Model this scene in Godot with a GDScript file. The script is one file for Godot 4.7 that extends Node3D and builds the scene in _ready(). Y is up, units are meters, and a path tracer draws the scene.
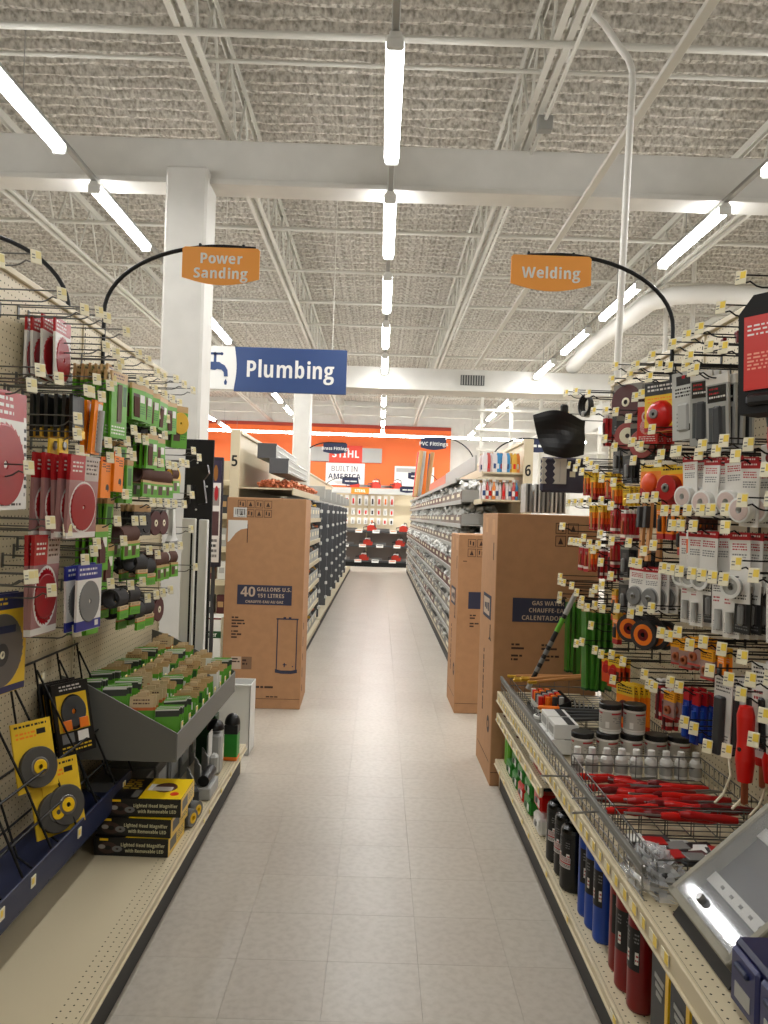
extends Node3D
# A hardware store aisle. Metres, y up, the aisle runs along -z; d below is the distance down the aisle (z = -d).

const ORD := ["first", "second", "third", "fourth", "fifth", "sixth", "seventh", "eighth", "ninth", "tenth", "eleventh", "twelfth", "thirteenth", "fourteenth", "fifteenth", "sixteenth", "seventeenth", "eighteenth", "nineteenth", "twentieth", "twenty-first", "twenty-second", "twenty-third", "twenty-fourth", "twenty-fifth", "twenty-sixth", "twenty-seventh", "twenty-eighth", "twenty-ninth", "thirtieth"]
var rng := RandomNumberGenerator.new()
var M := {}
var TX := {}
var GEO := {}
var PRO := {}
var font_bold: SystemFont
var font_plain: SystemFont

func V(x: float, y: float, d: float) -> Vector3:
	return Vector3(x, y, -d)

func nth(i: int) -> String:
	return ORD[mini(i, ORD.size() - 1)]

# ---------------------------------------------------------------- mesh building
class MB:
	var v := PackedVector3Array()
	var n := PackedVector3Array()
	var u := PackedVector2Array()
	func tri(a: Vector3, b: Vector3, c: Vector3, na: Vector3, nb: Vector3, nc: Vector3, ua := Vector2.ZERO, ub := Vector2.ZERO, uc := Vector2.ZERO) -> void:
		if (b - a).cross(c - a).dot(na + nb + nc) > 0.0:
			v.append_array([a, c, b]); n.append_array([na, nc, nb]); u.append_array([ua, uc, ub])
		else:
			v.append_array([a, b, c]); n.append_array([na, nb, nc]); u.append_array([ua, ub, uc])
	func quad(a: Vector3, b: Vector3, c: Vector3, d: Vector3, nrm: Vector3, uvs: Array = []) -> void:
		if uvs.size() == 4:
			tri(a, b, c, nrm, nrm, nrm, uvs[0], uvs[1], uvs[2]); tri(a, c, d, nrm, nrm, nrm, uvs[0], uvs[2], uvs[3])
		else:
			tri(a, b, c, nrm, nrm, nrm); tri(a, c, d, nrm, nrm, nrm)
	func flat(a: Vector3, b: Vector3, c: Vector3, d: Vector3, out: Vector3) -> void:
		var nr := (b - a).cross(c - a).normalized()
		if nr.dot(out) < 0.0: nr = -nr
		quad(a, b, c, d, nr)
	# box with chamfered edges, centre p, size s, turned by basis b
	func box(p: Vector3, s: Vector3, bev := 0.0, b := Basis()) -> void:
		var h := s * 0.5
		var e := minf(bev, minf(h.x, minf(h.y, h.z)) * 0.9)
		for ax in 3:
			var a1 := (ax + 1) % 3
			var a2 := (ax + 2) % 3
			for sg in [-1.0, 1.0]:
				var nr := Vector3.ZERO
				nr[ax] = sg
				var q := []
				for k in [[-1.0, -1.0], [1.0, -1.0], [1.0, 1.0], [-1.0, 1.0]]:
					var w := Vector3.ZERO
					w[ax] = sg * h[ax]
					w[a1] = k[0] * (h[a1] - e)
					w[a2] = k[1] * (h[a2] - e)
					q.append(p + b * w)
				quad(q[0], q[1], q[2], q[3], b * nr)
		if e <= 0.0: return
		for ax in 3:
			var a1 := (ax + 1) % 3
			var a2 := (ax + 2) % 3
			for s1 in [-1.0, 1.0]:
				for s2 in [-1.0, 1.0]:
					var q := []
					for k in [[-1.0, 0], [1.0, 0], [1.0, 1], [-1.0, 1]]:
						var w := Vector3.ZERO
						w[ax] = k[0] * (h[ax] - e)
						w[a1] = s1 * (h[a1] if k[1] == 0 else h[a1] - e)
						w[a2] = s2 * (h[a2] - e if k[1] == 0 else h[a2])
						q.append(p + b * w)
					var nr := Vector3.ZERO
					nr[a1] = s1 * 0.7071
					nr[a2] = s2 * 0.7071
					quad(q[0], q[1], q[2], q[3], b * nr)
		for sx in [-1.0, 1.0]:
			for sy in [-1.0, 1.0]:
				for sz in [-1.0, 1.0]:
					var sv := Vector3(sx, sy, sz)
					var nr := b * (sv * 0.57735)
					tri(p + b * (sv * Vector3(h.x, h.y - e, h.z - e)), p + b * (sv * Vector3(h.x - e, h.y, h.z - e)), p + b * (sv * Vector3(h.x - e, h.y - e, h.z)), nr, nr, nr)
	func ab(lo: Vector3, hi: Vector3, bev := 0.0) -> void:
		box((lo + hi) * 0.5, (hi - lo).abs(), bev)
	func tube(pts: Array, r: float, k := 6, caps := true) -> void:
		var rings := []
		var up := Vector3(0.31, 0.9, 0.17).normalized()
		for i in pts.size():
			var t: Vector3 = (pts[mini(i + 1, pts.size() - 1)] - pts[maxi(i - 1, 0)]).normalized()
			var a := up.cross(t)
			if a.length() < 0.05: a = Vector3(1, 0, 0.2).cross(t)
			a = a.normalized()
			var b := t.cross(a).normalized()
			var ring := []
			for j in k:
				var an := TAU * j / k
				var o := a * cos(an) + b * sin(an)
				ring.append([pts[i] + o * r, o])
			rings.append(ring)
		for i in pts.size() - 1:
			for j in k:
				var p0 = rings[i][j]; var p1 = rings[i][(j + 1) % k]; var p2 = rings[i + 1][(j + 1) % k]; var p3 = rings[i + 1][j]
				tri(p0[0], p1[0], p2[0], p0[1], p1[1], p2[1]); tri(p0[0], p2[0], p3[0], p0[1], p2[1], p3[1])
		if caps:
			for e in [0, pts.size() - 1]:
				var t: Vector3 = (pts[1] - pts[0]).normalized() * -1.0 if e == 0 else (pts[-1] - pts[-2]).normalized()
				for j in range(1, k - 1):
					tri(rings[e][0][0], rings[e][j][0], rings[e][j + 1][0], t, t, t)
	# profile of Vector2(radius, y) turned round the y axis, then moved by xf; uv runs round and up
	func lathe(prof: Array, k := 20, xf := Transform3D()) -> void:
		var lo: float = prof[0].y; var hi: float = prof[0].y
		for p in prof:
			lo = minf(lo, p.y); hi = maxf(hi, p.y)
		for i in prof.size() - 1:
			var a: Vector2 = prof[i]; var b: Vector2 = prof[i + 1]
			var e := b - a
			if e.length() < 1e-6: continue
			var nr := Vector2(e.y, -e.x).normalized()
			for j in k:
				var t0 := TAU * j / k; var t1 := TAU * (j + 1) / k
				var c0 := Vector3(cos(t0), 0, sin(t0)); var c1 := Vector3(cos(t1), 0, sin(t1))
				var q := [c0 * a.x + Vector3(0, a.y, 0), c1 * a.x + Vector3(0, a.y, 0), c1 * b.x + Vector3(0, b.y, 0), c0 * b.x + Vector3(0, b.y, 0)]
				var n0 := (c0 * nr.x + Vector3(0, nr.y, 0)); var n1 := (c1 * nr.x + Vector3(0, nr.y, 0))
				var sp := maxf(hi - lo, 1e-5)
				var u0 := float(j) / k; var u1 := float(j + 1) / k
				var va := 1.0 - (a.y - lo) / sp; var vb := 1.0 - (b.y - lo) / sp
				for w in 4: q[w] = xf * q[w]
				n0 = (xf.basis * n0).normalized(); n1 = (xf.basis * n1).normalized()
				if a.x > 1e-6: tri(q[0], q[1], q[2], n0, n1, n1, Vector2(u0, va), Vector2(u1, va), Vector2(u1, vb))
				if b.x > 1e-6: tri(q[0], q[2], q[3], n0, n1, n0, Vector2(u0, va), Vector2(u1, vb), Vector2(u0, vb))
	# outline in the xy plane pulled from z0 to z1
	func prism(poly: PackedVector2Array, z0: float, z1: float, xf := Transform3D()) -> void:
		var ids := Geometry2D.triangulate_polygon(poly)
		var lo := poly[0]; var hi := poly[0]
		for p in poly:
			lo = lo.min(p); hi = hi.max(p)
		var sz := (hi - lo).max(Vector2(1e-5, 1e-5))
		for side in 2:
			var z := z0 if side == 0 else z1
			var nr := (xf.basis * Vector3(0, 0, -1 if z < (z0 + z1) * 0.5 else 1)).normalized()
			for i in range(0, ids.size(), 3):
				var w := []
				var uu := []
				for j in 3:
					var p := poly[ids[i + j]]
					w.append(xf * Vector3(p.x, p.y, z))
					uu.append(Vector2((p.x - lo.x) / sz.x, 1.0 - (p.y - lo.y) / sz.y))
				tri(w[0], w[1], w[2], nr, nr, nr, uu[0], uu[1], uu[2])
		var ccw := not Geometry2D.is_polygon_clockwise(poly)
		for i in poly.size():
			var a := poly[i]; var b := poly[(i + 1) % poly.size()]
			var e := (b - a).normalized()
			var o := Vector3(e.y, -e.x, 0) if ccw else Vector3(-e.y, e.x, 0)
			quad(xf * Vector3(a.x, a.y, z0), xf * Vector3(b.x, b.y, z0), xf * Vector3(b.x, b.y, z1), xf * Vector3(a.x, a.y, z1), (xf.basis * o).normalized())
	func done() -> ArrayMesh:
		var arr := []
		arr.resize(Mesh.ARRAY_MAX)
		arr[Mesh.ARRAY_VERTEX] = v
		arr[Mesh.ARRAY_NORMAL] = n
		arr[Mesh.ARRAY_TEX_UV] = u
		var m := ArrayMesh.new()
		m.add_surface_from_arrays(Mesh.PRIMITIVE_TRIANGLES, arr)
		return m

func bx(s: Vector3, bev := 0.0) -> ArrayMesh:      # a shared box mesh round its own centre
	var key := "b%.4f,%.4f,%.4f,%.4f" % [s.x, s.y, s.z, bev]
	if not GEO.has(key):
		var b := MB.new()
		b.box(Vector3.ZERO, s, bev)
		GEO[key] = b.done()
	return GEO[key]

# a card hanging from its top centre, facing +z, the print on its face
func card_mesh(w: float, h: float, t: float) -> ArrayMesh:
	var key := "c%.4f,%.4f,%.4f" % [w, h, t]
	if not GEO.has(key):
		var b := MB.new()
		var e := Vector2(0.02, 0.985)
		var x := w * 0.5
		b.quad(Vector3(-x, 0, t / 2), Vector3(x, 0, t / 2), Vector3(x, -h, t / 2), Vector3(-x, -h, t / 2), Vector3(0, 0, 1), [Vector2(0, 0), Vector2(1, 0), Vector2(1, 1), Vector2(0, 1)])
		b.quad(Vector3(-x, 0, -t / 2), Vector3(x, 0, -t / 2), Vector3(x, -h, -t / 2), Vector3(-x, -h, -t / 2), Vector3(0, 0, -1), [e, e, e, e])
		b.quad(Vector3(-x, 0, -t / 2), Vector3(-x, 0, t / 2), Vector3(-x, -h, t / 2), Vector3(-x, -h, -t / 2), Vector3(-1, 0, 0), [Vector2(0.02, 0), Vector2(0.03, 0), Vector2(0.03, 1), Vector2(0.02, 1)])
		b.quad(Vector3(x, 0, -t / 2), Vector3(x, 0, t / 2), Vector3(x, -h, t / 2), Vector3(x, -h, -t / 2), Vector3(1, 0, 0), [Vector2(0.98, 0), Vector2(0.97, 0), Vector2(0.97, 1), Vector2(0.98, 1)])
		b.quad(Vector3(-x, 0, -t / 2), Vector3(x, 0, -t / 2), Vector3(x, 0, t / 2), Vector3(-x, 0, t / 2), Vector3(0, 1, 0), [Vector2(0, 0.01), Vector2(1, 0.01), Vector2(1, 0.02), Vector2(0, 0.02)])
		b.quad(Vector3(-x, -h, -t / 2), Vector3(x, -h, -t / 2), Vector3(x, -h, t / 2), Vector3(-x, -h, t / 2), Vector3(0, -1, 0), [e, e, e, e])
		GEO[key] = b.done()
	return GEO[key]

# ---------------------------------------------------------------- materials
func mat(key: String, c: Color, rough := 0.6, metal := 0.0) -> StandardMaterial3D:
	if M.has(key): return M[key]
	var m := StandardMaterial3D.new()
	m.resource_name = key
	m.albedo_color = c
	m.roughness = rough
	m.metallic = metal
	M[key] = m
	return m

func clear(key: String, c: Color, rough := 0.08) -> StandardMaterial3D:
	if M.has(key): return M[key]
	var m := mat(key, c, rough)
	m.transparency = BaseMaterial3D.TRANSPARENCY_ALPHA
	return m

func noise_tex(key: String, freq: float, stops: Array, size := 512, octaves := 4, sd := 1) -> NoiseTexture2D:
	if TX.has(key): return TX[key]
	var f := FastNoiseLite.new()
	f.seed = sd
	f.noise_type = FastNoiseLite.TYPE_SIMPLEX_SMOOTH
	f.frequency = freq
	f.fractal_octaves = octaves
	var g := Gradient.new()
	g.offsets = PackedFloat32Array(stops.map(func(s): return s[0]))
	g.colors = PackedColorArray(stops.map(func(s): return s[1]))
	var t := NoiseTexture2D.new()
	t.width = size; t.height = size
	t.seamless = true
	t.noise = f
	t.color_ramp = g
	TX[key] = t
	return t

func grained(key: String, c: Color, rough: float, freq: float, amount: float, scale: float, metal := 0.0) -> StandardMaterial3D:
	if M.has(key): return M[key]
	var m := mat(key, c, rough, metal)
	var lo := 1.0 - amount
	m.albedo_texture = noise_tex("grain%.3f_%.2f" % [freq, amount], freq, [[0.25, Color(lo, lo, lo)], [0.75, Color(1, 1, 1)]], 256, 4, 5)
	m.uv1_triplanar = true
	m.uv1_world_triplanar = true
	m.uv1_scale = Vector3.ONE * scale
	return m

func glow(key: String, c: Color, energy: float) -> StandardMaterial3D:
	var m := mat(key, c, 0.5)
	m.emission_enabled = true
	m.emission = c
	m.emission_energy_multiplier = energy
	return m

# ---------------------------------------------------------------- nodes
func obj(called: String, mesh: Mesh, m: Material, parent: Node = self, at := Vector3.ZERO) -> MeshInstance3D:
	var o := MeshInstance3D.new()
	o.name = called
	o.mesh = mesh
	o.material_override = m
	o.position = at
	if parent: parent.add_child(o, true)
	return o

func tag(o: Node, label: String, category: String, group := "") -> Node:
	o.set_meta("label", label)
	o.set_meta("category", category)
	if group: o.set_meta("group", group)
	return o

func thing(called: String, label: String, category: String, at := Vector3.ZERO, group := "", add := true) -> Node3D:
	var o := Node3D.new()
	o.name = called
	o.position = at
	tag(o, label, category, group)
	if add: add_child(o, true)
	return o

func proto(called: String) -> Node3D:
	var o := Node3D.new()
	o.name = called
	return o

func copy(p: Node3D, at: Vector3, turn: Vector3, label: String, category: String, group := "") -> Node3D:
	var c: Node3D = p.duplicate()
	c.name = p.name
	add_child(c, true)
	c.position = at
	c.rotation_degrees = turn
	tag(c, label, category, group)
	return c

func structure(o: Node) -> Node:
	o.set_meta("kind", "structure")
	return o

func lettering(s: String, size: float, m: Material, parent: Node, at: Vector3, turn := Vector3.ZERO, bold := true, depth := 0.002, called := "lettering", squeeze := 1.0, align := 1) -> MeshInstance3D:
	var t := TextMesh.new()
	t.text = s
	t.font = font_bold if bold else font_plain
	t.font_size = 32
	t.pixel_size = size / 23.0        # size is the height of a capital
	t.depth = depth
	t.curve_step = 2.0
	t.horizontal_alignment = align as HorizontalAlignment
	t.vertical_alignment = VERTICAL_ALIGNMENT_CENTER
	var o := obj(called, t, m, parent, at)
	o.rotation_degrees = turn
	o.scale.x = squeeze
	return o

# ---------------------------------------------------------------- prints (flat graphics on cards and boxes)
var im: Image
func R(x0: float, y0: float, x1: float, y1: float, c: Color) -> void:
	var w := im.get_width(); var h := im.get_height()
	im.fill_rect(Rect2i(int(x0 * w), int(y0 * h), maxi(1, int((x1 - x0) * w)), maxi(1, int((y1 - y0) * h))), c)
func C(cx: float, cy: float, rx: float, c: Color, inner := 0.0, teeth := 0) -> void:   # disc or ring; radius in shares of the width
	var w := im.get_width(); var h := im.get_height()
	var r := rx * w
	for y in range(maxi(0, int(cy * h - r - 2)), mini(h, int(cy * h + r + 2))):
		for x in range(maxi(0, int(cx * w - r - 2)), mini(w, int(cx * w + r + 2))):
			var p := Vector2(x - cx * w, y - cy * h)
			var rr := r
			if teeth: rr *= 1.0 - 0.07 * fposmod(p.angle() / TAU * teeth, 1.0)
			if p.length() <= rr and p.length() >= inner * w: im.set_pixel(x, y, c)
func words(x0: float, y0: float, x1: float, rows: int, step: float, c: Color, seed_ := 3) -> void:  # lines of print too small to read
	var q := RandomNumberGenerator.new()
	q.seed = seed_
	for i in rows:
		var x := x0
		while x < x1 - 0.02:
			var l := q.randf_range(0.03, 0.12)
			R(x, y0 + i * step, minf(x + l, x1), y0 + i * step + step * 0.5, c)
			x += l + 0.025
func sheet(w: int, h: int, c: Color) -> void:
	im = Image.create(w, h, false, Image.FORMAT_RGBA8)
	im.fill(c)
func keep(key: String, rough := 0.45) -> StandardMaterial3D:
	var m := mat(key, Color.WHITE, rough)
	m.albedo_texture = ImageTexture.create_from_image(im)
	m.texture_repeat = false
	return m
# hooks: height, distance, goods, how many, turn towards the eye, row from the top, place from the far end
const WELDING_HOOKS := [
	[2.184, 4.394, "none", 0, 0, 0, 0, -1], [2.159, 4.039, "cable", 1, 20, 0, 1, -1], [2.108, 3.785, "none", 0, 0, 0, 2, -1], [2.108, 3.404, "browndisc", 3, 40, 0, 3, 0.19],
	[2.159, 3.353, "none", 0, 0, 0, 4, -1], [2.083, 3.15, "none", 0, 0, 0, 5, -1], [2.108, 3.098, "none", 0, 0, 0, 6, -1], [2.108, 3.073, "none", 0, 0, 0, 7, -1], [2.108, 2.896, "none", 0, 0, 0, 8, -1],
	[2.108, 2.692, "none", 0, 0, 0, 9, -1], [2.108, 2.565, "clip", 1, 0, 0, 10, -1], [2.108, 2.464, "clip", 2, 0, 0, 11, -1], [2.134, 2.311, "clip", 2, 0, 0, 12, -1],
	[2.184, 2.184, "none", 0, 0, 0, 13, -1], [2.057, 4.216, "none", 0, 0, 1, 0, -1], [2.007, 3.683, "stick", 4, 10, 1, 1, -1], [1.981, 3.48, "stick", 3, 10, 1, 2, -1],
	[1.956, 3.327, "pinkdisc", 3, 50, 1, 3, -1], [1.981, 3.073, "redcard", 3, 38, 1, 4, 0.21], [1.981, 2.997, "none", 0, 0, 1, 5, -1], [2.032, 2.921, "redball", 2, 38, 1, 6, 0.22],
	[2.057, 2.819, "none", 0, 0, 1, 7, -1], [2.032, 2.718, "greybag", 3, 28, 1, 8, 0.21], [2.007, 2.565, "toolbag", 3, 25, 1, 9, 0.21], [2.032, 2.54, "none", 0, 0, 1, 10, -1],
	[1.981, 2.514, "toolbag", 3, 20, 1, 11, 0.15], [1.981, 2.489, "toolbag", 3, 22, 1, 12, 0.19], [2.032, 2.388, "none", 0, 0, 1, 13, -1], [2.007, 2.286, "none", 0, 0, 1, 14, -1],
	[2.007, 2.007, "none", 0, 0, 1, 15, -1], [2.057, 1.956, "helmet", 1, 35, 1, 16, 0.25], [1.854, 3.48, "darkcard", 3, 10, 2, 0, -1], [1.803, 3.327, "darkcard", 2, 20, 2, 1, -1],
	[1.905, 3.15, "pinkdisc", 3, 45, 2, 2, -1], [1.803, 3.099, "none", 0, 0, 2, 3, -1], [1.829, 2.87, "none", 0, 0, 2, 4, -1], [1.88, 2.108, "handle", 2, 30, 2, 5, -1],
	[1.88, 1.956, "handle", 2, 30, 2, 6, -1], [1.727, 4.369, "none", 0, 0, 3, 0, -1], [1.778, 4.14, "none", 0, 0, 3, 1, -1], [1.753, 3.988, "pencilcard", 4, 25, 3, 2, -1],
	[1.778, 3.937, "none", 0, 0, 3, 3, -1], [1.727, 3.861, "pencilcard", 4, 25, 3, 4, -1], [1.778, 3.785, "none", 0, 0, 3, 5, -1], [1.753, 3.708, "none", 0, 0, 3, 6, -1],
	[1.727, 3.607, "pencilcard", 4, 20, 3, 7, -1], [1.676, 3.505, "pencilcard", 3, 20, 3, 8, -1], [1.727, 3.073, "orangedisc", 3, 30, 3, 9, 0.19], [1.778, 2.997, "none", 0, 0, 3, 10, -1],
	[1.702, 2.794, "redwheel", 3, 30, 3, 11, 0.21], [1.727, 2.769, "none", 0, 0, 3, 12, -1], [1.727, 2.642, "wheel", 3, 28, 3, 13, 0.21], [1.727, 2.616, "none", 0, 0, 3, 14, -1],
	[1.702, 2.438, "wheel", 4, 26, 3, 15, 0.22], [1.727, 2.413, "none", 0, 0, 3, 16, -1], [1.702, 2.311, "wheel", 3, 26, 3, 17, 0.21], [1.727, 2.261, "none", 0, 0, 3, 18, -1],
	[1.676, 2.184, "wheel", 3, 28, 3, 19, 0.22], [1.702, 2.108, "none", 0, 0, 3, 20, -1], [1.575, 4.115, "none", 0, 0, 4, 0, -1], [1.575, 3.988, "none", 0, 0, 4, 1, -1],
	[1.575, 3.861, "pencilcard", 5, 25, 4, 2, -1], [1.575, 3.708, "pencilcard", 4, 20, 4, 3, -1], [1.575, 3.505, "slimred", 4, 20, 4, 4, -1], [1.549, 3.353, "slimred", 4, 20, 4, 5, -1],
	[1.651, 3.327, "yellowcard", 3, 20, 4, 6, -1], [1.575, 3.099, "brush", 1, 10, 4, 7, -1], [1.575, 3.023, "brush", 2, 10, 4, 8, -1], [1.575, 2.921, "orangeslim", 3, 20, 4, 9, -1],
	[1.575, 2.819, "orangeslim", 3, 20, 4, 10, -1], [1.549, 2.134, "none", 0, 0, 4, 11, -1], [1.626, 2.007, "none", 0, 0, 4, 12, -1], [1.549, 1.981, "darkcard", 3, 30, 4, 13, -1],
	[1.448, 4.42, "none", 0, 0, 5, 0, -1], [1.448, 4.216, "none", 0, 0, 5, 1, -1], [1.422, 3.505, "slimred", 3, 15, 5, 2, -1], [1.524, 2.718, "orangeslim", 3, -10, 5, 3, -1],
	[1.473, 2.642, "wheelthin", 2, 30, 5, 4, 0.21], [1.524, 2.616, "orangewhite", 4, 20, 5, 5, -1], [1.473, 2.565, "wheelthin", 3, 26, 5, 6, 0.21], [1.524, 2.515, "none", 0, 0, 5, 7, -1],
	[1.473, 2.464, "wheelthin", 4, 22, 5, 8, 0.21], [1.524, 2.413, "none", 0, 0, 5, 9, -1], [1.524, 2.337, "none", 0, 0, 5, 10, -1], [1.524, 2.235, "none", 0, 0, 5, 11, -1],
	[1.473, 2.235, "wheelthin", 5, 25, 5, 12, 0.22], [1.372, 4.039, "slimred", 4, 25, 6, 0, -1], [1.372, 3.937, "slimred", 3, 25, 6, 1, -1], [1.372, 3.861, "pencilcard", 3, 20, 6, 2, -1],
	[1.397, 3.785, "none", 0, 0, 6, 3, -1], [1.372, 3.683, "stick", 3, 10, 6, 4, -1], [1.346, 3.607, "none", 0, 0, 6, 5, -1], [1.372, 3.531, "stick", 3, 10, 6, 6, -1],
	[1.295, 3.48, "none", 0, 0, 6, 7, -1], [1.397, 3.327, "darkcard", 3, 20, 6, 8, -1], [1.397, 3.099, "darkcard", 3, 10, 6, 9, -1], [1.321, 3.048, "clearreel", 5, 28, 6, 10, 0.24],
	[1.321, 2.972, "clearreel", 3, 22, 6, 11, 0.21], [1.372, 2.921, "none", 0, 0, 6, 12, -1], [1.397, 2.819, "none", 0, 0, 6, 13, -1], [1.321, 2.718, "none", 0, 0, 6, 14, -1],
	[1.321, 2.642, "whitetube", 3, 25, 6, 15, -1], [1.321, 2.565, "whitetube", 4, 25, 6, 16, -1], [1.321, 2.464, "darkcard", 3, 20, 6, 17, -1], [1.321, 2.388, "whitetube", 4, 30, 6, 18, -1],
	[1.321, 2.311, "whitetube", 4, 30, 6, 19, -1], [1.321, 2.235, "darkcard", 3, 20, 6, 20, -1], [1.372, 2.159, "none", 0, 0, 6, 21, -1], [1.346, 2.057, "whitetube", 5, 25, 6, 22, -1],
	[1.168, 4.42, "none", 0, 0, 7, 0, -1], [1.143, 4.318, "none", 0, 0, 7, 1, -1], [1.143, 4.166, "none", 0, 0, 7, 2, -1], [1.143, 3.988, "none", 0, 0, 7, 3, -1], [1.143, 3.607, "none", 0, 0, 7, 4, -1],
	[1.168, 3.556, "none", 0, 0, 7, 5, -1], [1.194, 3.454, "orangeslim", 3, 20, 7, 6, -1], [1.245, 3.327, "darkcard", 3, 20, 7, 7, -1], [1.143, 2.946, "none", 0, 0, 7, 8, -1],
	[1.168, 2.819, "none", 0, 0, 7, 9, -1], [1.041, 4.293, "greentube", 3, 10, 8, 0, 0.17], [1.067, 4.242, "greentube", 3, 10, 8, 1, 0.22], [1.118, 3.886, "none", 0, 0, 8, 2, -1],
	[1.067, 3.81, "greentube", 4, 15, 8, 3, 0.24], [1.092, 3.785, "none", 0, 0, 8, 4, -1], [1.067, 3.785, "greentube", 4, 12, 8, 5, 0.21], [1.067, 3.683, "none", 0, 0, 8, 6, -1],
	[1.092, 3.556, "none", 0, 0, 8, 7, -1], [1.092, 3.429, "orangeslim", 2, 20, 8, 8, -1], [1.118, 3.226, "stonewheel", 3, 40, 8, 9, -1], [1.118, 3.048, "stonewheel", 3, 40, 8, 10, -1],
	[1.092, 2.718, "clearpink", 3, 25, 8, 11, -1], [1.092, 2.642, "clearpink", 3, 25, 8, 12, -1], [1.118, 2.565, "clearpink", 3, 20, 8, 13, -1], [1.092, 2.464, "clearpink", 3, 20, 8, 14, -1],
	[1.118, 2.362, "orangeslim", 2, 10, 8, 15, -1], [1.041, 2.311, "longbrush", 3, 25, 8, 16, 0.22], [1.118, 2.235, "none", 0, 0, 8, 17, -1], [1.041, 2.184, "redgrip", 2, 20, 8, 18, 0.17],
	[1.118, 2.108, "whitelong", 3, 25, 8, 19, -1], [1.016, 2.108, "redgrip", 2, 20, 8, 20, 0.25], [1.067, 2.057, "none", 0, 0, 8, 21, -1], [1.092, 1.956, "none", 0, 0, 8, 22, -1],
	[0.889, 3.759, "none", 0, 0, 9, 0, -1], [0.991, 3.607, "none", 0, 0, 9, 1, -1], [0.889, 3.531, "redflame", 3, 25, 9, 2, -1], [0.889, 3.429, "redflame", 3, 25, 9, 3, -1],
	[0.914, 3.277, "none", 0, 0, 9, 4, -1], [0.914, 3.124, "none", 0, 0, 9, 5, -1], [0.914, 2.87, "stick", 3, 15, 9, 6, -1], [0.889, 2.819, "stick", 3, 15, 9, 7, -1],
	[0.889, 2.769, "clearpink", 2, 20, 9, 8, -1], [0.94, 2.616, "bluetube", 3, 20, 9, 9, -1], [0.94, 2.54, "bluetube", 3, 20, 9, 10, -1], [0.914, 2.032, "redbag", 3, 20, 9, 11, -1],
	[0.991, 1.981, "none", 0, 0, 9, 12, -1], [0.864, 3.861, "none", 0, 0, 10, 0, -1], [0.813, 3.251, "yellowdisc", 4, 25, 10, 1, 0.21], [0.838, 2.489, "none", 0, 0, 10, 2, -1],
	[0.838, 2.413, "none", 0, 0, 10, 3, -1], [0.813, 2.311, "none", 0, 0, 10, 4, -1], [0.838, 2.184, "none", 0, 0, 10, 5, -1],
]
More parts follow.
